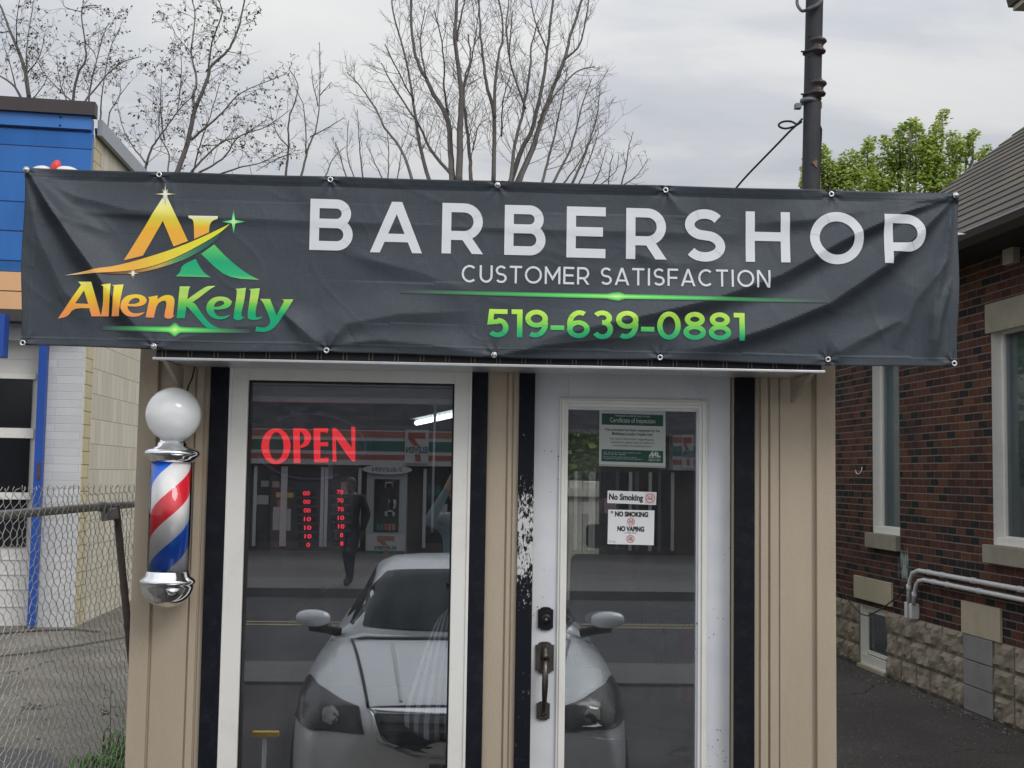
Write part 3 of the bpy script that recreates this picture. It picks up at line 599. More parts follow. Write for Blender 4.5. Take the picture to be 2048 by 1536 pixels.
def hfun(x, z):
    H = .009*noise.noise((x*1.7, z*2.3, 3.1)) + .0022*noise.noise((x*4.5, z*6.0, 9.0))
    for P, h, w, lo, hi in WRm:
        if not (lo.x < x < hi.x and lo.y < z < hi.y): continue
        q = Vector((x, z)); best = 1e9; tt = 0; n = len(P)-1
        for i in range(n):
            d = P[i+1]-P[i]; t = max(0, min(1, (q-P[i]).dot(d)/d.length_squared)); e = (q-P[i]-d*t)
            if e.length < best: best = e.length; tt = (i+t)/n; sg = d.x*e.y-d.y*e.x
        ww = w*(.45+1.0*min(tt*2.2, 1)); tap = min(1, (1-tt)*4)*(.2+.8*min(1, tt*5))
        # an asymmetric fold: soft on its upper side, steep below
        up = sg > 0 if (P[-1].x-P[0].x) > 0 else sg < 0
        if up: H += h*tap*(.55*math.exp(-(best/(ww*1.8))**2)+.45*math.exp(-best/(ww*1.1)))
        else: H += h*tap*(.55*math.exp(-(best/(ww*.9))**2)+.45*math.exp(-best/(ww*.8)))
    H *= .45
    tz = TL[1]+(TR[1]-TL[1])*(x-TL[0])/(TR[0]-TL[0])-z
    if tz < .040: H += (.0045 if tz > .0 else 0)*1.0*(1-tz/.040)*.95+.0006
    bz = z-(BL[1]+(BR[1]-BL[1])*(x-BL[0])/(BR[0]-BL[0])); ex = min(x-BL[0], BR[0]-x)
    if bz < .036: H += .0006
    if ex < .034: H += .0005
    # fine creases left by folding and handling
    c = 1-abs(noise.noise((x*4.1+z*1.3, z*3.7-x*.9, 7.7)))*9
    if c > 0: H += .0003*c
    c = 1-abs(noise.noise((x*7.3-z*2.1, z*6.1+x*1.7, 2.3)))*10
    if c > 0: H += .0002*c
    for gx, gz in EYELETS: 
        d2 = (x-gx)**2+(z-gz)**2
        if d2 < .0144: H += .0016*math.exp(-d2/.0016)*math.cos(6*math.atan2(z-gz, x-gx))-.001*math.exp(-d2/.0012)
    return H
def bsurf(x, z, off=0.0): return Vector((x, YB-hfun(x, z)-off, z))
m_cloth, nt_, o_ = newmat('black_banner_vinyl')
def _cl():
    nt, o = nt_, o_; L = nt.links.new
    p = nd(nt, 'ShaderNodeBsdfPrincipled', i={'Roughness': .5, 'Specular IOR Level': .28, 'Sheen Weight': .0}); L(p.outputs[0], o.inputs[0])
    tc = nd(nt, 'ShaderNodeTexCoord')
    n = nd(nt, 'ShaderNodeTexNoise', i={'Scale': 2.5, 'Detail': 5}); L(tc.outputs['Object'], n.inputs['Vector'])
    cr = ramp(nt, [(.3, (.050,.061,.074)), (.7, (.066,.079,.094))]); L(n.outputs[0], cr.inputs[0])
    w1 = nd(nt, 'ShaderNodeTexNoise', i={'Scale': 1, 'Detail': 3}); mp = nd(nt, 'ShaderNodeMapping'); mp.inputs['Scale'].default_value = (300, 300, 30); L(tc.outputs['Object'], mp.inputs[0]); L(mp.outputs[0], w1.inputs['Vector'])
    w2 = nd(nt, 'ShaderNodeTexNoise', i={'Scale': 1, 'Detail': 3}); mp2 = nd(nt, 'ShaderNodeMapping'); mp2.inputs['Scale'].default_value = (30, 300, 300); L(tc.outputs['Object'], mp2.inputs[0]); L(mp2.outputs[0], w2.inputs['Vector'])
    wv = ramp(nt, [(.36, (.90,.90,.90)), (.64, (1.1,1.1,1.1))]); L(math_n(nt, 'MULTIPLY', math_n(nt, 'ADD', w1.outputs[0], w2.outputs[0]), .5), wv.inputs[0]); mw = nd(nt, 'ShaderNodeMix', data_type='RGBA', blend_type='MULTIPLY'); mw.inputs[0].default_value = 1; L(cr.outputs[0], mw.inputs[6]); L(wv.outputs[0], mw.inputs[7]); L(mw.outputs[2], p.inputs['Base Color'])
    b = nd(nt, 'ShaderNodeBump', i={'Strength': .28, 'Distance': .002}); L(math_n(nt, 'ADD', w1.outputs[0], w2.outputs[0]), b.inputs['Height']); fo = nd(nt, 'ShaderNodeAttribute', attribute_name='fold'); b2 = nd(nt, 'ShaderNodeBump', i={'Strength': 1.0, 'Distance': 1.0}); L(fo.outputs['Fac'], b2.inputs['Height']); L(b.outputs[0], b2.inputs['Normal']); L(b2.outputs[0], p.inputs['Normal'])
_cl()
ban = thing('banner', 'long black vinyl banner reading BARBERSHOP, hung above the shop window and door', 'banner', ((TL[0]+TR[0])/2, YB, BL[1]))
NX, NZ = 520, 100; mb = MB(); vs = []; fs = []
def bil(s, t):
    a = Vector(TL)*(1-s)+Vector(TR)*s; b = Vector(BL)*(1-s)+Vector(BR)*s; q = a*(1-t)+b*t
    q.y += .004*math.sin(s*19+1)*t - .003*math.sin(math.pi*((s*6) % 1))*(1-t)*.9; q.x += .004*math.sin(t*9)*(1 if s < .5 else -1)*abs(2*s-1)
    return q
for j in range(NZ+1):
    for i in range(NX+1):
        q = bil(i/NX, j/NZ); vs.append(bsurf(q.x, q.y))
for j in range(NZ):
    for i in range(NX): a = j*(NX+1)+i; fs.append((a, a+1, a+NX+2, a+NX+1))
mb.add(vs, fs, 0, True, fold=[(YB-v.y)*3.0 for v in vs]); cl = mb.build('cloth', m_cloth, ban, fix=False)
sd = cl.modifiers.new('thickness', 'SOLIDIFY'); sd.thickness = .0012; sd.offset = 1 if cl.data.polygons[0].normal.y > 0 else -1
def printed(mb, V, F, off=.0022, grad=None, step=.012):
    V2, F2 = gridcut(V, F, step); z0 = z1 = 0
    if grad: z0, z1 = grad
    mb.add([bsurf(x, z, off) for x, z in V2], F2, 0, True, grad=[(z-z0)/(z1-z0) if grad else 0 for x, z in V2])
# white lines of text
m_letter = M('white_print', (.74,.765,.79), .5, .02, 5)
mb = MB()
for ch, x0, x1, yt, yb_ in (('B',620,706,399,501),('A',741,845,404,506),('R',884,967,407,508),('B',1009,1091,411,511),('E',1133,1211,414,516),('R',1252,1333,417,519),('S',1368,1450,419,524),('H',1491,1579,424,525),('O',1619,1726,425,529),('P',1767,1850,430,528)):
    a = bp(x0, (yt+yb_)/2)[0]; b = bp(x1, (yt+yb_)/2)[0]; zt = bp((x0+x1)/2, yt)[1]; zb = bp((x0+x1)/2, yb_)[1]; H = zt-zb; w = .180
    for k, q in enumerate(glyph(ch, (b-a)/H, w)): printed(mb, [(a+p[0]*H, zb+p[1]*H) for p in q], [[0,1,2,3]], .0022+.00018*(k % 7))
mb.build('lettering', m_letter, ban, fix=False)
def line(mb, s, px0, py0, px1, py1, Hpx, w, gap, spc, grad=False, off=.0022):
    """baseline from px0,py0 to px1,py1"""
    A = Vector(bp(px0, py0)); B = Vector(bp(px1, py1)); tot = sum((GW[c] if c != ' ' else spc)+gap for c in s)-gap
    H = bp(px0, py0-Hpx)[1]-A.y; kx = (B-A).length/(tot*H); x = 0; e = (B-A).normalized()
    for c in s:
        if c == ' ': x += spc+gap; continue
        o = A+e*(x*H*kx)
        for k, q in enumerate(glyph(c, GW[c], w)): printed(mb, [(o.x+p[0]*H*kx, o.y+p[1]*H) for p in q], [[0,1,2,3]], off+.00018*(k % 7), (o.y, o.y+H) if grad else None)
        x += GW[c]+gap
mb = MB(); line(mb, 'CUSTOMER SATISFACTION', 923, 565, 1539, 576, 35, .125, .17, .32); mb.build('lettering', m_letter, ban, fix=False)
KL = 1/.70
m_green = gradmat('green_gradient_print', [(0, lin(20,140,100,KL)), (.3, lin(60,168,90,KL)), (.62, lin(135,195,70,KL)), (1, lin(178,215,85,KL))])
mb = MB(); line(mb, '519-639-0881', 974, 674, 1488, 682, 56, .168, .085, .3, True); mb.build('lettering', m_green, ban, fix=False)
# the two-tone name
def zA(p): return (110+p[0]/7.877, 540+p[1]/7.88)
def zB(p): return (340+p[0]/7.877, 550+p[1]/7.88)
def zL(p): return (120+p[0]/4.876, 360+p[1]/4.876)
def smooth(pts, it=1):
    """round off only the shallow corners of a traced outline"""
    for _ in range(it):
        out = []; n = len(pts)
        for i in range(n):
            a, p, b = Vector(pts[i-1]), Vector(pts[i]), Vector(pts[(i+1) % n]); d1, d2 = (p-a), (b-p)
            if d1.length > 1e-6 and d2.length > 1e-6 and d1.normalized().dot(d2.normalized()) > .55: out += [tuple(p-d1*.25), tuple(p+d2*.25)]
            else: out.append(tuple(p))
        pts = out
    return pts
def shape(mb, zf, outer, holes=(), grad=None, off=.0022, sm=2):
    o = smooth(outer, sm); hs = [smooth(h, sm) for h in holes]
    V, F = fillpoly([bp(*zf(p)) for p in o], [[bp(*zf(p)) for p in h] for h in hs]); printed(mb, V, F, off, grad, .012)
AL = [([(50,768),(205,738),(300,603),(548,606),(580,733),(730,733),(585,192),(372,188),(418,238)], [[(328,530),(465,325),(530,538)]]),
 ([(742,245),(895,222),(885,400),(852,733),(728,733),(770,520),(782,268)], []), ([(915,248),(1092,232),(1075,320),(1045,500),(1020,733),(900,733),(930,500),(945,265)], []),
 ([(1420,665),(1390,700),(1330,735),(1230,748),(1130,725),(1060,650),(1048,560),(1085,460),(1170,400),(1290,385),(1400,405),(1455,465),(1440,530),(1370,572),(1260,585),(1158,578),(1165,620),(1200,670),(1265,692),(1350,685)], [[(1170,540),(1200,480),(1270,442),(1330,455),(1345,500),(1300,535),(1230,545)]]),
 ([(1468,430),(1620,402),(1615,465),(1700,405),(1800,392),(1870,420),(1890,490),(1860,715),(1885,718),(1840,765),(1770,772),(1725,745),(1735,650),(1765,530),(1740,485),(1680,490),(1605,550),(1562,755),(1435,750),(1480,520),(1490,450)], [])]
m_gold = gradmat('gold_gradient_print', [(0, lin(218,130,78,KL)), (.30, lin(218,148,62,KL)), (.55, lin(214,172,48,KL)), (.72, lin(212,196,62,KL)), (1, lin(216,208,104,KL))])
m_green2 = gradmat('green_name_print', [(0, lin(14,142,104,KL)), (.40, lin(22,150,98,KL)), (.58, lin(92,178,74,KL)), (.75, lin(168,194,88,KL)), (.92, lin(150,196,90,KL)), (1, lin(190,215,120,KL))])
gA = (bp(250,634)[1], bp(250,565)[1]); mb = MB()
for k, (o, hs) in enumerate(AL): shape(mb, zA, o, hs, gA, .0022+.0002*(k % 2))
mb.build('name_lettering', m_gold, ban, fix=False)
KE = [([(105,683),(150,240),(155,182),(320,182),(295,240),(275,385),(440,265),(560,190),(620,175),(720,175),(640,220),(500,330),(350,437),(385,437),(470,560),(560,690),(660,790),(790,850),(700,850),(600,845),(520,780),(400,640),(262,490),(235,683)], []),
 ([(953,625),(935,650),(900,680),(800,708),(690,690),(600,620),(567,540),(590,440),(670,360),(790,337),(910,355),(978,420),(960,490),(880,535),(780,550),(695,545),(705,600),(750,645),(820,660),(890,648)], [[(692,505),(715,440),(780,403),(845,415),(860,455),(820,485),(760,505)]]),
 ([(1030,222),(1200,205),(1175,400),(1128,600),(1130,660),(1180,665),(1120,712),(1060,720),(1005,690),(1010,600),(1050,350),(1055,240)], []), ([(1245,225),(1418,210),(1400,330),(1345,600),(1360,670),(1470,660),(1420,700),(1310,720),(1230,690),(1225,600),(1265,350),(1275,245)], []),
 ([(1420,378),(1578,380),(1680,640),(1800,420),(1795,400),(1762,385),(1945,385),(1850,550),(1690,780),(1610,860),(1500,905),(1345,890),(1365,815),(1470,835),(1540,815),(1590,750),(1560,650),(1470,430)], [])]
gB = (bp(460,660)[1], bp(460,573)[1]); mb = MB()
for k, (o, hs) in enumerate(KE): shape(mb, zB, o, hs, gB, .0022+.0002*(k % 2))
mb.build('name_lettering', m_green2, ban, fix=False)
# emblem: the letters A and K cut by a swoosh
gL = (bp(300,522)[1], bp(300,388)[1])
m_em = gradmat('emblem_gold', [(0, lin(216,150,72,KL)), (.48, lin(216,160,50,KL)), (.62, lin(206,190,60,KL)), (.80, lin(212,208,120,KL)), (1, lin(206,210,205,KL))])
mb = MB(); shape(mb, zL, [(625,785),(1030,130),(1250,597),(1110,650),(1005,400),(810,738)], (), gL, sm=0); shape(mb, zL, [(1255,350),(1542,355),(1540,380),(1485,400),(1460,440),(1455,512),(1310,577),(1308,420),(1295,385),(1258,372)], (), (bp(400,478)[1], bp(400,430)[1]), .0022)
mb.build('emblem', m_em, ban, fix=False)
def xgrad(mb, zf, outer, x0, x1, off):
    V, F = fillpoly([bp(*zf(p)) for p in smooth(outer, 2)]); V, F = gridcut(V, F, .012); a, b = bp(*zf((x0, 700)))[0], bp(*zf((x1, 700)))[0]
    mb.add([bsurf(x, z, off) for x, z in V], F, 0, True, grad=[(x-a)/(b-a) for x, z in V])
mb = MB(); xgrad(mb, zL, [(55,932),(250,895),(400,862),(500,850),(700,800),(1000,710),(1250,620),(1450,530),(1660,430),(1580,502),(1480,570),(1300,672),(1100,772),(900,842),(700,885),(400,910)], 55, 1660, .0027)
mb.build('swoosh', gradmat('swoosh_gold', [(0, lin(225,200,170,KL)), (.14, lin(222,160,90,KL)), (.40, lin(214,160,66,KL)), (.62, lin(212,190,62,KL)), (1, lin(200,205,40,KL))]), ban, fix=False)
mb = MB(); xgrad(mb, zL, [(400,913),(700,889),(900,848),(1100,778),(1300,677),(1480,576),(1590,500),(1560,560),(1480,625),(1350,710),(1200,785),(1000,850),(850,890),(700,915),(550,925)], 400, 1600, .0024)
mb.build('swoosh', gradmat('swoosh_shade', [(0, lin(70,45,35,KL)), (.25, lin(120,90,60,KL)), (.48, lin(186,150,80,KL)), (.60, lin(90,140,95,KL)), (.8, lin(50,100,85,KL)), (1, lin(45,60,65,KL))]), ban, fix=False)
mb = MB(); gK = (bp(470,562)[1], bp(470,488)[1]); shape(mb, zL, [(1378,722),(1505,630),(1620,750),(1760,870),(1870,940),(1945,975),(1620,958)], (), gK); shape(mb, zL, [(1190,830),(1325,770),(1365,850),(1410,910),(1470,950),(1130,940),(1175,900)], (), gK)
mb.build('emblem', gradmat('emblem_green', [(0, lin(120,190,95,KL)), (.15, lin(44,160,108,KL)), (.5, lin(28,150,104,KL)), (.9, lin(80,180,95,KL)), (1, lin(110,190,90,KL))]), ban, fix=False)
def star(mb, zf, cx, cy, r, k=.11, n=4, rot=0, core=0, off=.0031):
    pts = []
    for i in range(n*2): a = math.pi*i/n+rot; rr = r if i % 2 == 0 else r*k; pts.append((cx+rr*math.sin(a), cy-rr*math.cos(a)))
    V, F = fillpoly([bp(*zf(p)) for p in pts]); c = Vector(bp(*zf((cx, cy)))); rr = abs(bp(*zf((cx+r, cy)))[0]-c.x)
    V, F = gridcut(V, F, .010); mb.add([bsurf(x, z, off) for x, z in V], F, 0, False, grad=[(Vector((x, z))-c).length/rr for x, z in V])
mb = MB(); star(mb, zL, 1695, 410, 120, .20)
mb.build('sparkle', gradmat('green_spark', [(0, lin(215,235,190,KL)), (.3, lin(110,215,120,KL)), (1, lin(40,120,90,KL))]), ban, fix=False)
m_gs = gradmat('gold_spark', [(0, lin(250,245,235,KL)), (.25, lin(235,215,185,KL)), (1, lin(120,90,70,KL))])
mb = MB(); star(mb, zL, 1030, 140, 110, .13); star(mb, zL, 1030, 140, 62, .34, 6, .5, off=.0028); mb.build('sparkle', m_gs, ban, fix=False)
mb = MB(); star(mb, zL, 715, 912, 68, .13, off=.0035); star(mb, zL, 715, 912, 40, .36, 6, .5, off=.0033); mb.build('sparkle', m_gs, ban, fix=False)
def flare(name, pts, c, thick, cloth=(.058,.070,.084)):
    """a printed streak of green that fades into the black of the cloth"""
    m, nt, o = newmat(name+'_print'); L = nt.links.new
    p = nd(nt, 'ShaderNodeBsdfPrincipled', i={'Roughness': .5}); L(p.outputs[0], o.inputs[0])
    au = nd(nt, 'ShaderNodeAttribute', attribute_name='fu'); av = nd(nt, 'ShaderNodeAttribute', attribute_name='fv')
    f = math_n(nt, 'MULTIPLY', math_n(nt, 'POWER', math_n(nt, 'SUBTRACT', 1.0, math_n(nt, 'ABSOLUTE', au.outputs['Fac'])), 1.25), math_n(nt, 'SUBTRACT', 1.0, math_n(nt, 'POWER', math_n(nt, 'ABSOLUTE', av.outputs['Fac']), 2.0)))
    cr = ramp(nt, [(0, cloth), (.35, lin(60,150,80,KL)), (.72, lin(92,200,88,KL)), (.93, lin(140,225,95,KL)), (1, lin(220,240,170,KL))]); L(f, cr.inputs[0]); L(cr.outputs[0], p.inputs['Base Color'])
    mb = MB(); vs = []; fs = []; U1 = []; V1 = []; n = 70; (x0,y0),(x1,y1) = pts
    for i in range(n+1):
        t = i/n; px = x0+(x1-x0)*t; py = y0+(y1-y0)*t; u = (px-c)/((x1-c) if px > c else (c-x0)); hw = thick*(1.0-.35*abs(u)); hw += 9*math.exp(-((px-c)/7)**2)*(thick/6.5)
        for k, v in enumerate((-1,-.5,0,.5,1)): q = bp(px, py+v*hw); vs.append(bsurf(q[0], q[1], .0019)); U1.append(max(-1, min(1, u))); V1.append(v)
    for i in range(n):
        for k in range(4): a = i*5+k; fs.append((a, a+1, a+6, a+5))
    mb.add(vs, fs, 0, True, fu=U1, fv=V1); mb.build('streak', m, ban, fix=False)
flare('streak_name', [(205,656),(500,663)], 350, 6.5); flare('streak_line', [(800,583),(1650,603)], 1232, 5.5)
# hem stitching
for (a, b), sgn in (((TL,TR),-1), ((BL,BR),1)):
    n = 330; mb = MB()
    for i in range(n):
        for off in (.031,):
            x = a[0]+(b[0]-a[0])*(i+.15)/n; x2 = a[0]+(b[0]-a[0])*(i+.8)/n; z = a[1]+(b[1]-a[1])*(i+.5)/n+sgn*off; w = .0007
            mb.add([bsurf(x,z-w,.0016), bsurf(x2,z-w,.0016), bsurf(x2,z+w,.0016), bsurf(x,z+w,.0016)], [(0,1,2,3)])
    mb.build('hem_stitching', M('black_thread', (.02,.02,.025), .8), ban, fix=False)
# eyelets
m_eye = M('nickel_eyelet', (.72,.72,.70), .3, .08, 40, metal=.9)
eb = MB(); prof = [(.0055,.0),(.0062,.0025),(.0088,.0034),(.0112,.0022),(.0120,0)]
eb.lathe(prof, (0,0,0), 26, axis=(0,-1,0)); eb.lathe([(0,.0006),(.0056,.0006)], (0,0,0), 20, axis=(0,-1,0), mi=1)
bolted = {(55,341),(1909,392),(995,371),(308,693),(988,710)}
e0 = None
for p in [(55,341),(319,350),(661,360),(995,371),(1331,381),(1662,389),(1909,392),(46,686),(308,693),(653,701),(988,710),(1320,715),(1656,719),(1908,727)]:
    x, z = bp(*p); loc = bsurf(x, z, .0012)
    if e0 is None: e = e0 = eb.build('eyelet', [m_eye, m_blackplain], ban)
    else: e = e0.copy(); COL.objects.link(e); e.parent = ban
    e.location = loc-wloc(ban)
    if p in bolted:
        mb = MB(); big = p[1] < 400 and p[0] != 995; mb.lathe([(.0125 if big else .008,.0036),(.0125 if big else .008,.0052),(.006,.006),(.006,.011),(.003,.013),(0,.013)], loc, 20, axis=(0,-1,0)); mb.build('bolt', m_eye, ban)

# ------------------------------------------------------------------ barber pole
PY = -.135; pcx = UX(340, PY, 1030); zz = lambda py: UZ(343, py, PY)
pole = thing('barber_pole', 'barber pole with red, white and blue stripes, chrome caps and a white globe', 'barber pole', (pcx, PY, zz(1210)))
c0 = (pcx, PY, 0)
gr = .111; gzc = zz(829)
mb = MB(); mb.lathe([(gr*math.sin(math.pi*i/28)+(1e-6), gzc-gr*math.cos(math.pi*i/28)) for i in range(29)], c0, 48)
m_globe = M('opal_glass', (.90,.92,.95), .12, .01, 3, spec=.6); pb = next(n for n in m_globe.node_tree.nodes if n.type == 'BSDF_PRINCIPLED'); pb.inputs['Subsurface Weight'].default_value = 1; pb.inputs['Subsurface Radius'].default_value = (1,1,1); pb.inputs['Subsurface Scale'].default_value = .12; globe = mb.build('globe', m_globe, pole)
z1, z2 = zz(921), zz(1143)
mb = MB(); mb.lathe([(.052,zz(878)),(.052,zz(884)),(.060,zz(887)),(.064,zz(893)),(.098,zz(899)),(.108,zz(903)),(.110,zz(908)),(.104,zz(913)),(.092,zz(918)),(.086,zz(924)),(.080,zz(924))], c0, 48); mb.build('top_cap', m_chrome, pole)
mb = MB(); mb.lathe([(.080,z2+.004),(.086,z2),(.090,zz(1152)),(.106,zz(1158)),(.110,zz(1163)),(.106,zz(1168))]+[(.103*math.cos(math.pi/2*i/14), zz(1169)-.093*math.sin(math.pi/2*i/14)) for i in range(15)], c0, 48); mb.build('bottom_cap', m_chrome, pole)
def stripes():
    m, nt, o = newmat('spiral_stripes'); L = nt.links.new
    p = nd(nt, 'ShaderNodeBsdfPrincipled', i={'Roughness': .3, 'Specular IOR Level': .5}); L(p.outputs[0], o.inputs[0])
    tc = nd(nt, 'ShaderNodeTexCoord'); sp = nd(nt, 'ShaderNodeSeparateXYZ'); L(tc.outputs['Object'], sp.inputs[0])
    dx = math_n(nt, 'SUBTRACT', sp.outputs[0], pcx); dy = math_n(nt, 'SUBTRACT', sp.outputs[1], PY)
    an = math_n(nt, 'DIVIDE', math_n(nt, 'ARCTAN2', dx, math_n(nt, 'MULTIPLY', dy, -1.0)), 2*math.pi)      # 0 at the front, rising to the right
    ph = math_n(nt, 'FRACT', math_n(nt, 'ADD', math_n(nt, 'SUBTRACT', math_n(nt, 'DIVIDE', math_n(nt, 'SUBTRACT', sp.outputs[2], zz(1013)), .425), an), 2.125))
    cr = ramp(nt, [(0, (.76,.022,.04)), (.25, (.86,.86,.84)), (.5, (.010,.185,.90)), (.75, (.86,.86,.84))], 'CONSTANT'); L(ph, cr.inputs[0]); L(cr.outputs[0], p.inputs['Base Color']); return m
mb = MB(); mb.lathe([(.076,z2),(.076,z1)], c0, 48); mb.build('striped_drum', stripes(), pole)
mb = MB(); mb.lathe([(.084,z2+.002),(.084,z1-.002)], c0, 48); mb.build('glass_tube', glassmat('tube_glass', (.985,.985,.99), .0), pole)
mb = MB(); mb.box(pcx-.03, pcx+.03, PY+.06, -.012, zz(915), zz(900)); mb.build('wall_bracket', m_chrome, pole); mb = MB(); mb.box(pcx-.03, pcx+.03, PY+.06, -.012, zz(1175), zz(1155)); mb.build('wall_bracket', m_chrome, pole)
mb = MB(); q = U(374, 790, -.02); a = Vector((pcx+.045, PY+.02, gzc+.085)); mb.tube([a, U(377,772,-.09), U(384,757,-.06), U(389,736,-.03), U(389,722,-.03)], .0035, 6); mb.build('power_cord', m_blackplain, pole)
# ------------------------------------------------------------------ things in the window and on the door
m_neon = emis('red_led', (1.0,.012,.028), 1.25)
YO = .10
def op(p): q = U(510+p[0]/9.309, 840+p[1]/9.309, YO); return (q.x, q.z)
sg = thing('open_sign', 'lit red OPEN sign on a dark oval board hanging on chains in the shop window', 'sign', (UX(620,YO,893), YO, UZ(620,893,YO)))
OP = [([(395+268*math.cos(2*math.pi*i/40), 490+332*math.sin(2*math.pi*i/40)) for i in range(40)], [[(400+140*math.cos(2*math.pi*i/40), 490+266*math.sin(2*math.pi*i/40)) for i in range(40)]]),
 ([(715,170),(720,155),(900,155),(985,190),(1040,280),(1045,340),(1010,440),(940,500),(840,520),(845,800),(728,800)], [[(832,215),(890,235),(925,310),(925,390),(895,450),(835,480)]]),
 ([(1095,155),(1360,155),(1355,235),(1215,220),(1215,415),(1362,412),(1360,490),(1215,485),(1215,712),(1372,700),(1365,785),(1105,790)], []), ([(1445,150),(1525,150),(1805,520),(1795,130),(1868,130),(1865,770),(1800,770),(1505,340),(1515,775),(1450,775)], [])]
for o, hs in OP:
    mb = MB(); mb.prism([op(p) for p in (o if len(o) == 40 else smooth(o, 1))], lambda u, v, t: Vector((u, t, v)), YO-.012, YO, [[op(p) for p in (h if len(h) == 40 else smooth(h, 2))] for h in hs]); mb.build('letter', m_neon, sg)
def oc(k, a, y): x, z = U(622,893,YO).x, UZ(622,893,YO); return Vector((x+.251*k*math.cos(a), y, z+.150*k*math.sin(a)))
mb = MB(); mb.prism([(oc(1.02, 2*math.pi*i/56, 0).x, oc(1.02, 2*math.pi*i/56, 0).z) for i in range(56)], lambda u, v, t: Vector((u, t, v)), YO+.004, YO+.016); mb.build('backing_board', M('smoked_acrylic', (.014,.014,.018), .35), sg)
mviolet = emis('violet_tube', (.16,.15,.36), .07)
for a0, a1 in ((122,-22),(192,296)):
    mb = MB(); mb.tube([oc(.93, R(a0+(a1-a0)*i/30)+R(6), YO-.006) for i in range(31)], .0042, 8); mb.build('border_tube', mviolet, sg)
def chain(mb, A, B, sag, n, r=.006):
    A, B = Vector(A), Vector(B)
    for i in range(n):
        t = (i+.5)/n; p = A.lerp(B, t); p.z -= sag*4*t*(1-t); t2 = t+.01; p2 = A.lerp(B, t2); p2.z -= sag*4*t2*(1-t2); d = (p2-p).normalized(); s = Vector((0,1,0)) if i % 2 else Vector((0,1,0)).cross(d)
        ln = (B-A).length/n*.72; ring = [p+d*ln*math.cos(a)*.8+s*r*math.sin(a) for a in [2*math.pi*k/8 for k in range(9)]]; mb.tube(ring, .0016, 4, caps=False)
m_chain = M('dark_chain', (.05,.05,.055), .4, metal=.7)
for a, b in (((545,757),(548,838)),((750,764),(742,842))):
    mb = MB(); chain(mb, U(*a,YO), U(*b,YO), 0, 12, .005); mb.build('chain', m_chain, sg)
mb = MB(); chain(mb, U(553,762,YO), U(748,768,YO), .036, 34, .005); mb.build('chain', m_chain, sg)
# raised blind
bl = thing('window_blind', 'white venetian blind drawn up inside the shop window with hanging tilt wand', 'blind', (UX(700,.05,780), .05, UZ(700,803,.05)))
m_slat = M('blind_slat', (.88,.88,.86), .5, .03)
mb = MB(); x0, x1 = WGx0-.01, WGx1+.01; zt = ZG1+.0; mb.box(x0, x1, .042, .080, zt-.012, zt+.03); mb.build('head_rail', m_slat, bl)
mb = MB(); zb = UZ(700, 806, .05)
for i in range(13):
    z = zb+.024+i*(zt-.016-zb-.024)/13; mb.hexa([(x0,.042,z-.002),(x1,.042,z-.002),(x1,.076,z+.0005),(x0,.076,z+.0005),(x0,.042,z),(x1,.042,z),(x1,.076,z+.0025),(x0,.076,z+.0025)])
mb.build('slats', m_slat, bl)
mb = MB(); mb.box(x0, x1, .041, .074, zb, zb+.022); mb.build('bottom_rail', m_slat, bl, bevel=.003)
mb = MB(); mb.tube([U(871,786,.045), U(868,900,.045), U(864,1065,.045)], [.0065,.006,.0065], 6); mb.build('tilt_wand', M('wand', (.72,.74,.78), .3), bl)
# opening hours board
YH = .11
hb = thing('hours_sign', 'dark opening hours board with red lit digits below the OPEN sign', 'sign', (UX(620,YH,1030), YH, UZ(620,1107,YH)))
mb = MB(); mb.prism([tuple(U(*p,YH).xz) for p in ((540,952),(706,955),(700,1103),(541,1106))], lambda u, v, t: Vector((u, t, v)), YH, YH+.012); mb.build('board', M('hours_board', (.07,.065,.075), .45, .1), hb)
m_dig = emis('red_digit', (1.0,.03,.07), 1.7); m_dim = emis('dim_red', (.5,.05,.07), .12); m_slot = M('digit_slot', (.022,.008,.014), .4)
rows_l = ['00','00','00','10','10','10','0']; rows_r = ['70','70','70','10','10','8','8']; days = ['MON','TUE','WED','THU','FRI','SAT','SUN']
for i in range(7):
    yl = 986.5+i*17.2; yr = 984+i*17.2
    for (tx, cx, cy, wd) in ((rows_l[i], 613+i*.6, yl, 13.5), (rows_r[i], 680+i*.6, yr, 12.5)):
        a = U(cx-20, cy-6.5, YH-.001); b = U(cx+20, cy+6.5, YH-.001); mb = MB(); mb.box(a.x, b.x, YH-.0022, YH-.0002, b.z, a.z); s = mb.build('digit_slot', m_slot, hb)
        w = wd if len(tx) == 2 else wd*.5; a = U(cx-w/2, cy-4.4, YH-.004); b = U(cx+w/2, cy+4.4, YH-.004); mb = MB()
        put_text(mb, tx, lambda u, v: Vector((u, YH-.0035, v)), a.x, b.x, b.z, a.z, .018); mb.build('digits', m_dig, s)
    a = U(549, yl-5, YH-.002); b = U(578, yl+5, YH-.002); mb = MB(); put_text(mb, days[i], lambda u, v: Vector((u, YH-.002, v)), a.x, b.x, b.z, a.z, .01); mb.build('day_lettering', m_dim, hb)
    if i in (0, 6):
        a = U(641, yl-4, YH-.002); b = U(653, yl+4, YH-.002); mb = MB(); put_text(mb, 'TO', lambda u, v: Vector((u, YH-.002, v)), a.x, b.x, b.z, a.z, .0); mb.build('day_lettering', m_dim, hb)

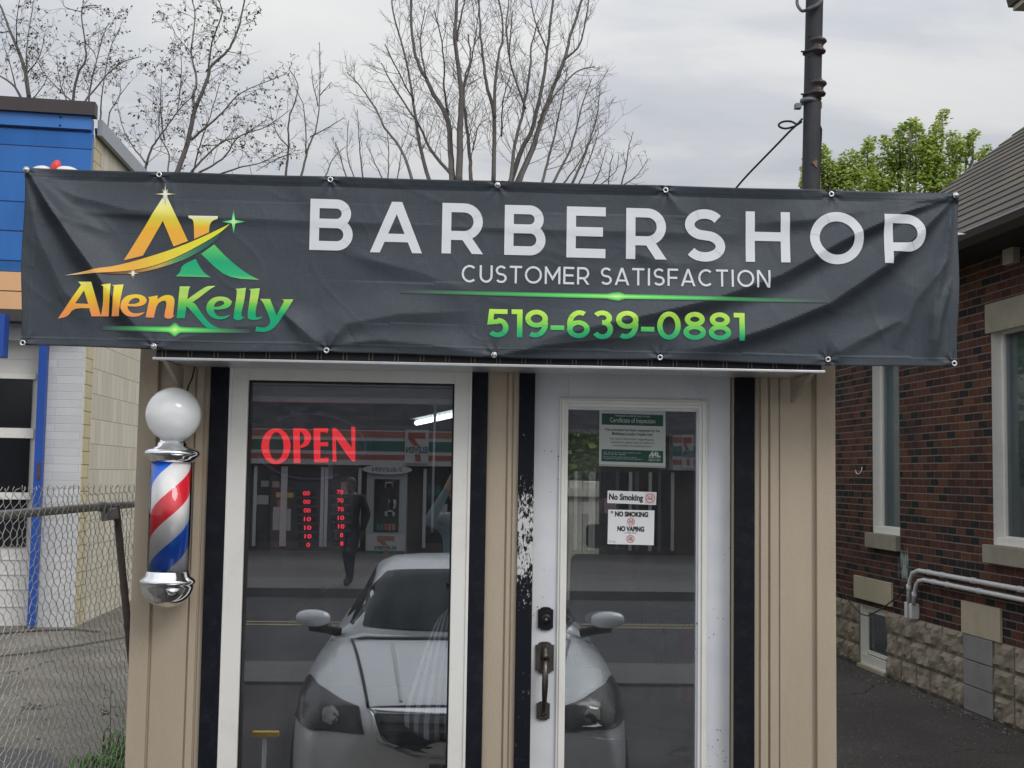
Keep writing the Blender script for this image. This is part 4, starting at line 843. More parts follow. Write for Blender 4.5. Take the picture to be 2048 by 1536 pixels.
def sheet(name, label, cat, quad_px, Y, mat, thick=.0012):
    """a small flat card at plane Y; quad is TL TR BR BL in photo pixels. returns the card and a mapping from 0..1"""
    P = [U(*p, Y) for p in quad_px]; o = thing(name, label, cat, tuple(P[3]))
    f = lambda u, v, d=.0: (P[3]*(1-u)+P[2]*u)*(1-v)+(P[0]*(1-u)+P[1]*u)*v+Vector((0,-d,0))
    mb = MB(); mb.hexa([f(0,0), f(1,0), f(1,0)+Vector((0,thick,0)), f(0,0)+Vector((0,thick,0)), f(0,1), f(1,1), f(1,1)+Vector((0,thick,0)), f(0,1)+Vector((0,thick,0))]); mb.build('card', mat, o)
    return o, f
DY = -DD
def barred(parent, f, cx, cy, r, ar, dv, cig=True, pink=True):
    """ring-and-slash prohibition mark on a card mapped by f; ar = card width/height"""
    pt = lambda a, k: f(cx+r*k*math.cos(a)/ar, cy+r*k*math.sin(a), dv)
    if pink:
        mb = MB(); mb.add([f(cx+r*.98*math.cos(2*math.pi*i/36)/ar, cy+r*.98*math.sin(2*math.pi*i/36), dv-.0002) for i in range(36)], [tuple(range(36))]); mb.build('roundel', M('pink_ground', (.66,.58,.58), .5, 0), parent)
    mk = MB(); sq = lambda u0, v0, u1, v1: mk.add([f(cx+u0*r/ar, cy+v0*r, dv), f(cx+u1*r/ar, cy+v0*r, dv), f(cx+u1*r/ar, cy+v1*r, dv), f(cx+u0*r/ar, cy+v1*r, dv)], [(0,1,2,3)])
    if cig:
        sq(-.68,-.20,.30,-.03); sq(.36,-.20,.44,-.03); sq(.50,-.20,.58,-.03)
        for k in range(2):
            pts = [(.40+k*.14,.05),(.44+k*.14,.22),(.20+k*.16,.32),(.12+k*.16,.50),(.30+k*.14,.60)]
            for q in stroke(pts, .06): mk.add([f(cx+p.x*r/ar, cy+p.y*r, dv) for p in q], [(0,1,2,3)])
    else:
        sq(-.60,-.28,.05,-.12); sq(.12,-.30,.5,-.08); sq(-.15,.18,.40,.32); sq(.0,.36,.5,.48)
    mk.build('pictogram', m_ink, parent)
    mb = MB(); n = 40
    mb.add([pt(2*math.pi*i/n, 1) for i in range(n)]+[pt(2*math.pi*i/n, .86) for i in range(n)], [(i, (i+1) % n, n+(i+1) % n, n+i) for i in range(n)])
    q = stroke([(-.62,.62),(.62,-.62)], .13)[0]; mb.add([f(cx+p.x*r/ar, cy+p.y*r, dv+.0002) for p in q], [(0,1,2,3)]); mb.build('ban_mark', m_red, parent)
# stickers on the outside of the door glass
YS = DY+.0055
o, f = sheet('no_smoking_sticker', 'narrow white No Smoking sticker with a red roundel, stuck to the door glass', 'sticker', ((1215.5,981),(1313,984.5),(1312,1010),(1214.5,1006)), YS, m_paper)
mb = MB(); put_text(mb, 'No Smoking', lambda u, v: f(u, v, .0006), .03, .73, .12, .78, .04); mb.build('lettering', m_ink, o)
mb = MB(); q = [f(.765,.06,.0003), f(.985,.06,.0003), f(.985,.94,.0003), f(.765,.94,.0003)]; mb.add(q, [(0,1,2,3)]); mb.build('roundel_ground', M('pale_pink', (.62,.56,.56), .5, 0), o)
barred(o, f, .875, .5, .37, 98/25.5, .0008)
o, f = sheet('no_smoking_no_vaping_sign', 'white NO SMOKING NO VAPING card with two red roundels on the door glass', 'sign', ((1216.5,1019),(1309,1021),(1307.5,1090.5),(1215,1088)), YS, m_paper)
mb = MB(); put_text(mb, 'NO SMOKING', lambda u, v: f(u, v, .0006), .145, .865, .80, .955, .055); put_text(mb, 'NO VAPING', lambda u, v: f(u, v, .0006), .205, .785, .375, .53, .055); put_text(mb, 'e-cigarettes', lambda u, v: f(u, v, .0006), .37, .62, .315, .355, .02)
put_text(mb, 'Ontario', lambda u, v: f(u, v, .0006), .09, .18, .055, .09, .0)
for q in stroke(arc(.055, .075, .02, .025, 20, 340, 10), .006): mb.add([f(p.x, p.y, .0006) for p in q], [(0,1,2,3)])
for a, b, c, d in ((.055,.89,.105,.955),): mb.add([f(a,b,.0004), f(c,b,.0004), f(c,d,.0004), f(a,d,.0004)], [(0,1,2,3)])
mb.build('lettering', m_ink, o)
mb = MB(); mb.add([f(.066,.905,.0006), f(.094,.905,.0006), f(.094,.94,.0006), f(.066,.94,.0006)], [(0,1,2,3)]); mb.build('symbol', M('grey_ink', (.4,.4,.4), .5, 0), o)
barred(o, f, .498, .667, .113, 92.5/69, .0008); barred(o, f, .492, .165, .115, 92.5/69, .0008, cig=False)
# certificate on the outer face, its colours dimmed as if behind the glass
YC = DY+.0052
m_cgreen = M('certificate_green', (.010,.055,.040), .5, .02)
o, f = sheet('inspection_certificate', 'green and white Certificate of Inspection card at the top of the door glass', 'certificate', ((1199,819),(1331,823),(1331,936),(1198,932)), YC, M('laminated_paper', (.40,.435,.415), .25, .02))
for a, b in ((.735,.935),(.085,.30)):
    mb = MB(); mb.add([f(.035,a,.0004), f(.965,a,.0004), f(.965,b,.0004), f(.035,b,.0004)], [(0,1,2,3)]); mb.build('band', m_cgreen, o)
mb = MB(); put_text(mb, 'Certificate of Inspection', lambda u, v: f(u, v, .0009), .16, .845, .755, .865, .0); put_text(mb, 'MIDDLESEX-LONDON HEALTH UNIT', lambda u, v: f(u, v, .0009), .24, .77, .885, .915, .0)
for k, (s, w) in enumerate((('Your right to information about inspection results', .56), ('Please ask for details', .33), ('For full inspection reports visit our website', .50), ('This premises is inspected under provincial regulations', .58))): put_text(mb, s, lambda u, v: f(u, v, .0009), .065, .065+w, (.235,.205,.155,.125)[k], (.26,.23,.18,.15)[k], .0)
for q in stroke([(.755,.195),(.80,.265),(.805,.20),(.85,.265),(.85,.20)], .026): mb.add([f(p.x, p.y, .0009) for p in q], [(0,1,2,3)])
for q in stroke([(.880,.27),(.880,.203),(.925,.203)], .024): mb.add([f(p.x, p.y, .00095) for p in q], [(0,1,2,3)])
put_text(mb, 'MIDDLESEX-LONDON', lambda u, v: f(u, v, .0009), .745, .925, .165, .185, .01); put_text(mb, 'HEALTH UNIT', lambda u, v: f(u, v, .0009), .745, .925, .115, .15, .01)
mb.build('lettering', M('white_ink', (.42,.47,.44), .5, 0), o)
mb = MB(); put_text(mb, 'This premises has been inspected by the', lambda u, v: f(u, v, .0006), .08, .915, .615, .675, .02); put_text(mb, 'Middlesex-London Health Unit', lambda u, v: f(u, v, .0006), .19, .805, .555, .61, .02)
for k, s in enumerate(('For more information regarding the', 'inspection, please visit us online at', 'www.healthunit.com/inspections')): put_text(mb, s, lambda u, v: f(u, v, .0006), (.165,.175,.205)[k], (.83,.825,.79)[k], (.46,.40,.345)[k], (.515,.455,.395)[k], .0)
mb.build('lettering', M('dark_ink', (.03,.035,.035), .5, 0), o)
mb = MB(); mb.add([f(.0,-.0,.0003), f(1,-.0,.0003), f(1,.035,.0003), f(0,.035,.0003)], [(0,1,2,3)]); mb.build('holder_edge', M('holder', (.27,.28,.25), .4), o)

# ------------------------------------------------------------------ inside the shop
m_maroon = M('maroon_leather', (.055,.014,.017), .45, .15, 8)
def chair(px, Y, label):
    x = UX(px, Y, 1150); b = thing('barber_chair', label, 'chair', (x, Y, FLOOR), 'barber chairs inside')
    mb = MB(); mb.lathe([(.30,FLOOR),(.30,FLOOR+.02),(.10,FLOOR+.05),(.07,FLOOR+.07),(.07,FLOOR+.42),(0,FLOOR+.42)], (x,Y,0), 28); mb.build('base', m_chrome, b)
    mb = MB(); mb.box(x-.27, x+.27, Y-.28, Y+.26, FLOOR+.43, FLOOR+.56); mb.build('seat', m_maroon, b, bevel=.04)
    mb = MB(); mb.hexa([(x-.25,Y+.20,FLOOR+.55),(x+.25,Y+.20,FLOOR+.55),(x+.25,Y+.32,FLOOR+.55),(x-.25,Y+.32,FLOOR+.55),(x-.23,Y+.33,FLOOR+1.08),(x+.23,Y+.33,FLOOR+1.08),(x+.23,Y+.43,FLOOR+1.08),(x-.23,Y+.43,FLOOR+1.08)]); mb.build('backrest', m_maroon, b, bevel=.04)
    mb = MB(); mb.box(x-.13, x+.13, Y+.33, Y+.41, FLOOR+1.12, FLOOR+1.28); mb.build('headrest', m_maroon, b, bevel=.03)
    for s in (-1, 1):
        mb = MB(); mb.box(x+s*.31-.04, x+s*.31+.04, Y-.22, Y+.26, FLOOR+.72, FLOOR+.78); mb.box(x+s*.31-.02, x+s*.31+.02, Y-.02, Y+.06, FLOOR+.45, FLOOR+.7195); mb.build('armrest', m_maroon, b, bevel=.015)
chair(1225, 2.6, 'maroon barber chair seen through the door glass below the two no smoking signs')
x = UX(1383, 1.6, 1340); z = UZ(1383, 1405, 1.6)
fe = thing('fire_extinguisher', 'red fire extinguisher at the right edge of the door glass', 'fire extinguisher', (x, 1.6, z))
mb = MB(); mb.lathe([(.0,z),(.075,z+.005),(.078,z+.02),(.078,z+.33),(.06,z+.38),(.028,z+.41),(.028,z+.43),(0,z+.43)], (x,1.6,0), 28); mb.build('cylinder', M('red_paint', (.55,.03,.04), .3), fe)
mb = MB(); mb.box(x-.02, x+.02, 1.58, 1.62, z+.43, z+.47); mb.box(x-.07, x+.03, 1.585, 1.615, z+.4705, z+.485); mb.build('valve', m_steel, fe)
mb = MB(); mb.tube([(x+.02,1.6,z+.45),(x+.10,1.58,z+.42),(x+.11,1.56,z+.25),(x+.095,1.56,z+.10)], .012, 8); mb.build('hose', m_blackplain, fe)
mb = MB(); mb.lathe([(.0785,z+.11),(.0785,z+.24)], (x,1.6,0), 28); mb.build('label', M('pale_label', (.5,.45,.42), .5), fe)
# ceiling tube lamp
A, B = U(833,846,1.9), U(925,826,1.45)
lt = thing('tube_light', 'bright white fluorescent tube under the shop ceiling', 'lamp', tuple((A+B)/2))
mb = MB(); mb.tube([A, B], .014, 10); mb.build('tube', emis('fluorescent', (.85,.97,1.0), 5.0), lt)
n = (B-A).normalized(); mb = MB(); s = n.cross(Vector((0,0,1)))*.05; u = Vector((0,0,.02)); q = [A-s+u, B-s+u, B+s+u, A+s+u]; mb.hexa(q+[p+Vector((0,0,.05)) for p in q]); mb.build('fitting', M('lamp_fitting', (.5,.5,.5), .5), lt)
# counter with mirror along the left inner wall and a shelf unit behind
ct = thing('work_counter', 'dark barber work counter with tall mirror along the left inner wall', 'counter', (XL+.3, 2.2, FLOOR))
mb = MB(); mb.box(XL+.08, XL+.50, 1.2, 3.6, FLOOR+.01, FLOOR+.85); mb.build('cabinet', M('dark_cabinet', (.03,.028,.03), .5), ct); mb = MB(); mb.box(XL+.08, XL+.53, 1.17, 3.63, FLOOR+.8505, FLOOR+.89); mb.build('worktop', M('worktop', (.09,.09,.10), .3), ct)
mb = MB(); mb.box(XL+.07, XL+.09, 1.5, 3.3, FLOOR+1.05, FLOOR+1.9); mb.build('mirror', M('mirror', (.6,.62,.63), .03, 0, metal=1), ct)
# striped cape on a stand, just inside the window
YK = .16
cp = thing('striped_cape', 'barber cape with broad grey and white stripes draped in a fan shape inside the window', 'cape', (UX(850,YK,1350), YK, UZ(850,1480,YK)))
mb = MB(); vs = []; fs = []; gr_ = []; NU, NV = 44, 24
top = [(880,1228),(915,1234)]; 
for j in range(NV+1):
    t = j/NV
    for i in range(NU+1):
        s = i/NU; l = 884+(808-884)*min(1, t*1.15)**.75; r = 912+8*t; px = l+(r-l)*s; py = 1228+(1455+28*math.sin(s*2.6)-1228)*t - (1-t)*10*math.sin(s*3)
        q = U(px, py, YK); q.y += .02*math.sin(s*9+1.0)*t + .02*t; vs.append(q); gr_.append(s*5.6)
for j in range(NV):
    for i in range(NU): a = j*(NU+1)+i; fs.append((a, a+1, a+NU+2, a+NU+1))
m_st, nt, o_ = newmat('striped_cloth'); p = nd(nt, 'ShaderNodeBsdfPrincipled', i={'Roughness': .8}); a = nd(nt, 'ShaderNodeAttribute', attribute_name='sc')
cr = ramp(nt, [(0, (.80,.81,.83)), (.5, (.17,.175,.19))], 'CONSTANT'); nt.links.new(math_n(nt, 'FRACT', a.outputs['Fac']), cr.inputs[0]); nt.links.new(cr.outputs[0], p.inputs['Base Color']); nt.links.new(p.outputs[0], o_.inputs[0])
mb.add(vs, fs, 0, True, sc=gr_); c = mb.build('cloth', m_st, cp, fix=False); sm = c.modifiers.new('thickness', 'SOLIDIFY'); sm.thickness = .003
st = MB(); q = U(898,1226,YK+.03); st.tube([(q.x,q.y+.02,FLOOR),(q.x,q.y+.02,q.z)], .012, 8); st.build('stand', m_dark, cp)
# ------------------------------------------------------------------ garage building on the left
GC = U(149, 1247, 10.6); a8 = R(7)
FG = Frame((GC.x, GC.y), (math.cos(a8), math.sin(a8), 0), (math.sin(a8), -math.cos(a8), 0))     # a grows to the right, corner at 0
FS = Frame((GC.x, GC.y), (-.032, 1, 0), (1, .032, 0))
gz = lambda py, px=150: FG.z(px, py)
ga = lambda px, py=900: FG.a(px, py)
gar = thing('garage_building', 'blue and white painted block garage with orange band beyond the fence', 'building', (GC.x, GC.y, 0))
m_gwhite = brickmat('white_painted_block', .62, .102, .010, [(0,(.55,.555,.565)),(1,(.62,.625,.63))], (.51,.51,.515), .35, fine=.06, stain=(.42,.42,.41,.4))
m_gbeige = brickmat('beige_block', .25, .33, .011, [(0,(.60,.55,.46)),(.5,(.64,.59,.49)),(1,(.68,.63,.53))], (.40,.36,.29), .4, half=True, fine=.06, stain=(.42,.37,.28,.2))
m_gyel = brickmat('yellow_edge_block', .45, .17, .012, [(0,(.58,.51,.34)),(1,(.65,.58,.40))], (.28,.22,.1), .4, fine=.1)
m_blue = M('blue_metal', (.045,.185,.54), .38, .16, 1.2, .04, 30, stretch=(1.6,1.6,.35), dirt=.45, dirtcol=(.10,.18,.33), dscale=1.6)
m_bluep = M('blue_post_paint', (.016,.075,.36), .45, .12, 4)
m_peach = M('orange_panel', (.74,.43,.22), .45, .06, 2, stretch=(2,2,.4), dirt=.2, dirtcol=(.5,.3,.16), dscale=2)
m_brown = M('dark_flashing', (.055,.045,.048), .5, .1, 3)
m_door = M('white_door_panel', (.66,.655,.64), .45, .04, 2, dirt=.15, dirtcol=(.4,.38,.34))
AL0 = ga(-420)
ZT = gz(214, 180)
mb = MB(); FG.wall(mb, AL0, 0, 0, gz(545), [(AL0+.4, ga(70), -.1, gz(680, 40))], .25); 
mb.build('front_wall', m_gwhite, gar, fix=False)
mb = MB(); mb.quad(FS.pt(0,0), FS.pt(22,0), FS.pt(22,ZT-.3), FS.pt(0,ZT-.3)); mb.build('side_wall', m_gbeige, gar, fix=False)
mb = MB(); FS.box(mb, 0, .34, 0, ZT-.4, -.3, .012); mb.build('quoin', m_gyel, gar)
# blue fascia boards with drip edges, stepping out
mb = MB(); ys = [266, 299, 352, 410, 468, 527, 549]
for i in range(len(ys)-1):
    zt, zb = gz(ys[i], 100), gz(ys[i+1], 100)
    p0, p1 = FG.a(-420, 500, .2), FG.a(178, 400, .2)
    mb.hexa([FG.pt(p0,zb,.15), FG.pt(p1,zb,.15), FG.pt(p1,zb,.02), FG.pt(p0,zb,.02), FG.pt(p0,zt-.025,.195), FG.pt(p1,zt-.025,.195), FG.pt(p1,zt-.025,.02), FG.pt(p0,zt-.025,.02)])
    FG.box(mb, p0, p1, zt-.025, zt-.001, .02, .148)
mb.build('fascia', m_blue, gar)
mb = MB()
for y in ys[1:-1]: z = gz(y,100); FG.box(mb, p0, p1, z-.030, z-.004, .150, .1655)
mb.build('joint', M('painted_blue_shadow', (.008,.02,.07), .6), gar)  # thin dark strips painting the shadow below each board's drip edge
mb = MB()
for i in range(7):
    for y in (243.5, 259.5): c = FG.pt(FG.a(178,250,.24)-.35-i*.78, gz(y,100), .24); mb.lathe([(.014,0),(.014,.006),(0,.008)], c, 8, axis=FG.n)
mb.build('screws', M('dark_screws', (.02,.025,.05), .5), gar)
mb = MB(); p0, p1 = FG.a(-420, 500, .24), FG.a(182, 250, .24); FG.box(mb, p0, p1, gz(264,100), gz(238,100), .02, .24); mb.build('fascia', m_blue, gar)
mb = MB(); FG.box(mb, p0, FG.a(190,225,.30), gz(237.5,100), gz(211,100), .10, .30); mb.build('parapet_cap', m_brown, gar)
# peach band
mb = MB(); p1 = FG.a(180, 590, .2)
for y0, y1 in ((549,586.5),(588,624)): FG.box(mb, p0, p1, gz(y1,60), gz(y0,60)-.004, .02, .19)
mb.build('band', m_peach, gar)
mb = MB(); FG.box(mb, p0, p1, gz(648,60), gz(625,60), -.2, .30); mb.build('lintel', m_brown, gar)
mb = MB(); FG.pbox(mb, 68, 84, 600, 1252, .02, .16); post = mb.build('post', m_bluep, gar); post.visible_shadow = True
mb = MB(); FG.pbox(mb, 74, 80, 925, 960, .1605, .168); mb.build('rust_patch', M('rust', (.10,.06,.045), .9, .5, 30), post)
mb = MB(); FG.pbox(mb, -60, 8, 626, 712, .5, .75); mb.build('sign_panel', m_bluep, gar)
# roll-up door with glazed sections
mb = MB(); a0, a1 = AL0+.4, ga(70)
FG.box(mb, a0, a1, 0, gz(680,40), -.24, -.20)
for y in (690,714,742,752): FG.box(mb, a0, a1, gz(y,40)-.012, gz(y,40), -.1995, -.192)
gd = mb.build('roll_up_door', m_door, gar)
mb = MB()
for y0, y1 in ((757,855),(876,985),(1000,1095)): FG.box(mb, a0, a1-.10, gz(y1,40), gz(y0,40), -.1995, -.17)
mb.build('glazing', M('dark_glazing', (.012,.013,.016), .12, .1, spec=.6), gd)
mb = MB()
for y0, y1 in ((855.5,875.5),(985.5,999.5),(745,756)): FG.box(mb, a0, a1-.06, gz(y1,40), gz(y0,40), -.1995, -.15)
mb.build('rail', m_white, gd)
mb = MB()
for y in (1120,1150,1180,1215): FG.box(mb, a0, a1-.04, gz(y,40)-.014, gz(y,40), -.1995, -.185)
mb.build('rail', m_door, gd)
# eave along the side, grey metal
mb = MB(); zs0, zs1 = gz(270,180), gz(239,180); FS.box(mb, .0, 20, zs0, zs1, .03, .09)
mb.build('side_fascia', M('grey_metal', (.34,.36,.39), .45, .08, 3), gar); mb = MB(); FS.box(mb, -.02, 20, zs0+.05, zs0+.09, .001, .029); mb.build('soffit', m_brown, gar)
mb = MB(); mb.quad(FS.pt(0,ZT-.6,-.01), FS.pt(21,ZT-.6,-.01), FG.pt(AL0,ZT-.6,-21), FG.pt(AL0,ZT-.6,-.01)); mb.build('roof', m_brown, gar)
mb = MB(); FS.box(mb, 3.4, 3.9, .5, 1.1, .02, .14); mb.build('meter_box', m_blackplain, gar)
# red and white lamp showing over the banner's left end
YL = 9.9; q = U(110, 338, YL)
lp = thing('gooseneck_lamp', 'small red domed fixture with white curved covers peeking over the left end of the banner', 'lamp', tuple(q))
mb = MB(); mb.lathe([(.0,.12),(.03,.105),(.055,.06),(.062,.0),(.05,-.06),(0,-.08)], q+Vector((.0,0,.0)), 24, axis=(.3,0,.95)); mb.build('dome', M('red_dome', (.75,.06,.05), .35), lp)
for sx, w in ((-.17,.13),(.15,.15)):
    mb = MB(); mb.lathe([(w*math.cos(math.pi/2*i/8), .075*math.sin(math.pi/2*i/8)) for i in range(9)], q+Vector((sx,.02,-.035)), 24, axis=(-.1 if sx < 0 else .1,0,1), sy=.8); mb.build('cover', M('white_cover', (.72,.72,.70), .4), lp)
mb = MB(); mb.tube([q+Vector((0,.0,-.07)), q+Vector((0,.1,-.3)), q+Vector((0,.62,-.42))], .025, 8); mb.build('arm', m_steel, lp)

# ------------------------------------------------------------------ chain-link fence along the left boundary
fen = thing('chain_link_fence', 'leaning chain link fence with grey top rail on the left between shop and garage', 'fence', (-1.9, .6, 0))
FX0, FY0 = -1.99, -1.0; FX1, FY1 = -1.80, 1.35
def fz(t): return 1.79+.01*t
dirF = Vector((FX1-FX0, FY1-FY0, 0)); LF = dirF.length; dirF.normalize(); nF = Vector((dirF.y, -dirF.x, 0))
pF = lambda a, z, d=0: Vector((FX0, FY0, z))+dirF*a+nF*d
def sag(a, z): return .03*noise.noise((a*1.7, z*1.5, 4.2))*1.0+.012*noise.noise((a*6, z*5, 8))
m_wire = M('weathered_wire', (.43,.425,.41), .5, .3, 25, metal=.3)
mb = MB(); P = .035; r = .0020; zt = 1.885; n = int((LF+.9)/P)
for k in range(n):
    a = -.1+k*P; pts = []
    m = int(zt/P)
    for j in range(m+1):
        z = zt-j*P; s = (1 if (j+k) % 2 else -1); aa = a+s*P*.48; dd = .0035*(1 if j % 2 else -1)+sag(a, z)
        if z < .02: break
        # bends of each spiral are rounded
        pts.append(pF(aa, z+.006, dd)); pts.append(pF(aa, z-.006, dd))
    tw = [pF(a+random.uniform(-.008,.008)+(.012 if k % 3 else -.012), zt+.028+random.uniform(-.006,.008), sag(a, zt)+random.uniform(-.01,.01)), pF(a+(.006 if k % 2 else -.006), zt+.016, sag(a, zt))]
    mb.tube(tw+pts, [r*1.25, r*1.2]+[r]*len(pts), 4, caps=True)
mb.build('mesh', m_wire, fen, fix=False)
mb = MB(); mb.tube([pF(-.2, 1.795, -.03), pF(LF*.3, 1.79, -.03), pF(LF+.02, 1.80, -.03), pF(LF+.7, 1.80, -.03)], [.021,.021,.021,.018], 12); mb.build('rail', m_steel, fen)
q0, q1 = U(232,1012,FY1+.10), U(264,1335,FY1+.14); mb = MB(); mb.tube([q0, q1, q1+(q1-q0)*1.12], .020, 12); mb.build('post', M('dark_rusty_steel', (.075,.062,.058), .7, .4, 20, metal=.3), fen)
mb = MB(); c = pF(LF+.03, 1.755, -.02); mb.hexa([c+Vector(v) for v in ((-.02,-.02,-.035),(.06,-.02,-.02),(.06,.03,-.02),(-.02,.03,-.035),(-.03,-.02,.025),(.05,-.02,.04),(.05,.03,.04),(-.03,.03,.025))]); mb.build('bracket', m_steel, fen, bevel=.006)
mb = MB(); mb.lathe([(.026,-.03),(.026,.03)], pF(LF-.02, 1.80, -.03), 14, axis=dirF); mb.build('rail_clamp', m_steel, fen)
# weeds at the foot of the shop wall and fence
wd = MB(); rnd = random.Random(3)
def blade(mb, p, h, w, lean, col=0):
    a = rnd.uniform(0, 6.28); d = Vector((math.cos(a), math.sin(a), 0)); s = Vector((-d.y, d.x, 0))*w
    b = [p, p+d*lean*.35+Vector((0,0,h*.6)), p+d*lean+Vector((0,0,h))]; mb.add([b[0]-s*.6, b[0]+s*.6, b[1]+s, b[1]-s, b[2]], [(0,1,2,3),(3,2,4)], col, True)
for i in range(2000):
    y = rnd.uniform(.4, 3.9); x = -1.75-min(.55, abs(rnd.gauss(0,.17)))-(.08*y if rnd.random() < .5 else 0); blade(wd, Vector((x, y, .004)), rnd.uniform(.06,.26)*(1.35 if x > -1.95 else .6), rnd.uniform(.006,.02), rnd.uniform(.02,.14))
tag(wd.build('weeds', M('weed_green', (.065,.15,.028), .7, .45, 9, spec=.2), fix=False), kind='stuff')
pl = thing('tall_weed', 'tall leafy weed with tiny white flowers against the left shop wall behind the fence', 'plant', (-1.80, 2.0, 0))
mb = MB(); lf = MB(); fl = MB()
for i in range(9):
    bx, by = -1.80+rnd.uniform(-.12,.08), rnd.uniform(1.5,2.5); h = rnd.uniform(.35,.80); pts = [Vector((bx+.02*math.sin(t*3+i), by+.03*t, h*t)) for t in (0,.33,.66,1)]; mb.tube(pts, [.005,.004,.003,.002], 5)
    for k in range(26):
        t = rnd.uniform(.1,1); p = pts[0].lerp(pts[3], t); a = rnd.uniform(0,6.28); d = Vector((math.cos(a), math.sin(a), rnd.uniform(-.2,.5))); s = d.cross(Vector((0,0,1))).normalized()*rnd.uniform(.010,.02); L_ = rnd.uniform(.05,.11); lf.add([p, p+d*L_*.5+s, p+d*L_, p+d*L_*.5-s], [(0,1,2,3)], 0, True)
    if i in (2, 5):
        for k in range(16): q = pts[3]+Vector((rnd.uniform(-.03,.03), rnd.uniform(-.03,.03), rnd.uniform(-.03,.06))); fl.lathe([(0,-.005),(.006,0),(0,.005)], q, 6)
mb.build('stem', M('weed_stem', (.10,.14,.05), .7), pl); lf.build('leaves', M('weed_leaf', (.06,.17,.03), .6, .3, 12, spec=.3), pl, fix=False); fl.build('flowers', M('white_flower', (.6,.62,.55), .7), pl)
# ------------------------------------------------------------------ brick house on the right
HA, HB = UG(1670, 1310), UG(2048, 1465)
he = (HB-HA); he.z = 0; he.normalize(); hn = Vector((he.y, -he.x, 0))
HW = Frame((HA.x, HA.y), he, hn)                     # a = 0 at the far visible point, growing towards the camera
house = thing('brick_house', 'dark red brick house with stone foundation, white windows and shingled roof on the right', 'house', (HA.x, HA.y, 0))
m_brick = brickmat('house_brick', .175, .0725, .0105, [(0,(.018,.017,.020)),(.20,(.024,.021,.024)),(.27,(.056,.024,.019)),(.5,(.078,.031,.022)),(.72,(.106,.040,.027)),(.9,(.135,.058,.034)),(1,(.048,.029,.025))], (.18,.155,.135), .8, jitter=.006, fine=.28, vthin=2.2, stain=(.030,.025,.024,.65))
m_stone = M('limestone', (.30,.275,.22), .85, .16, 5, .35, 70, dirt=.45, dirtcol=(.20,.18,.14), dscale=4)
m_lint = M('painted_lintel', (.46,.41,.30), .7, .08, 5, .15, 60, dirt=.5, dirtcol=(.28,.21,.13), dscale=5, stretch=(1,1,.5))
m_cement = M('grey_cement', (.24,.24,.235), .85, .14, 4, .3, 80, dirt=.4, dirtcol=(.13,.13,.13), dscale=5)
m_rock = M('rock_face_stone', (.285,.25,.195), .9, .30, 8, .7, 45, dirt=.5, dirtcol=(.12,.095,.075), dscale=6)
zF = HW.z(1775, 1222); AN = HW.a(2048)+4.2; AF = -.35
hz_ = lambda py, px: HW.z(px, py); ha = lambda px, py=1000: HW.a(px, py)
EAVE = 3.93
w1 = (ha(1746), ha(1799.5), hz_(1068,1770), hz_(716,1770)); wid = w1[1]-w1[0]
w2 = (ha(1986.5), ha(1986.5)+wid*1.15, hz_(1092,2010), hz_(652,2010))
b1 = (ha(1721,1260), ha(1775,1260), .035, hz_(1212,1745))
mb = MB(); HW.wall(mb, AF, AN, zF, EAVE+.1, [w1, w2, (b1[0], b1[1], zF, b1[3])] if b1[3] > zF+.01 else [w1, w2], .115, 0, 1)
mb.build('brick_wall', [m_brick, m_white], house, fix=False)
# rock-faced foundation, three courses of blocks
mb = MB(); rnd = random.Random(5); gA, gB = ha(1931, 1350), ha(1990, 1350)
ch = zF/3
for c in range(3):
    a = AF+(.16 if c % 2 else 0)
    while a < AN:
        L_ = rnd.uniform(.25,.36); e = min(a+L_, AN)
        for lo, hi in ((b1[0], b1[1]), (gA, gB)):
            if a < lo < e: e = lo
            if lo <= a < hi: a = hi; e = min(a+L_, AN)
        if e-a > .03:
            nx, nz = 8, 6; vs = []; fs = []; ox = rnd.uniform(0,50)
            for j in range(nz+1):
                for i in range(nx+1):
                    s, t = i/nx, j/nz; edge = min(s, 1-s, t, 1-t); m = min(1, edge*7); x = a+.006+(e-a-.012)*s; z = c*ch+.005+(ch-.010)*t
                    d = .006+m*(.022+.040*(noise.noise((x*9+ox, z*9, ox))+.35*noise.noise((x*22, z*22, ox)))); vs.append(HW.pt(x, z, max(.004, d)))
            for j in range(nz):
                for i in range(nx): k = j*(nx+1)+i; fs.append((k, k+1, k+nx+2, k+nx+1))
            mb.add(vs, fs, 0, False)
        a = e
mb.build('stone_foundation', m_rock, house, fix=False)
mb = MB(); HW.wall(mb, AF, AN, -.05, zF, [(b1[0], b1[1], b1[2], zF)], .115, 0, 1); mb.build('foundation_bed', [M('bed_mortar', (.27,.235,.19), .9, .2, 9), m_white], house, fix=False)
mb = MB()
for c in range(3): HW.box(mb, gA+.004, gB-.004, c*ch+.004, (c+1)*ch-.006, .001, .022)
mb.build('cement_block', m_cement, house, bevel=.004)
mb = MB(); HW.pbox(mb, 1922, 2000, 1209, 1275, .001, .024, ym=1240); mb.build('stone_panel', m_lint, house, bevel=.003)
mb = MB(); HW.pbox(mb, 1707, 1782, 1158, 1204, .001, .026, ym=1180); mb.build('lintel', m_lint, house, bevel=.003)
mb = MB(); HW.pbox(mb, 1969, 2110, 590, 652, .001, .03, ym=620); mb.build('lintel', m_stone, house, bevel=.004)
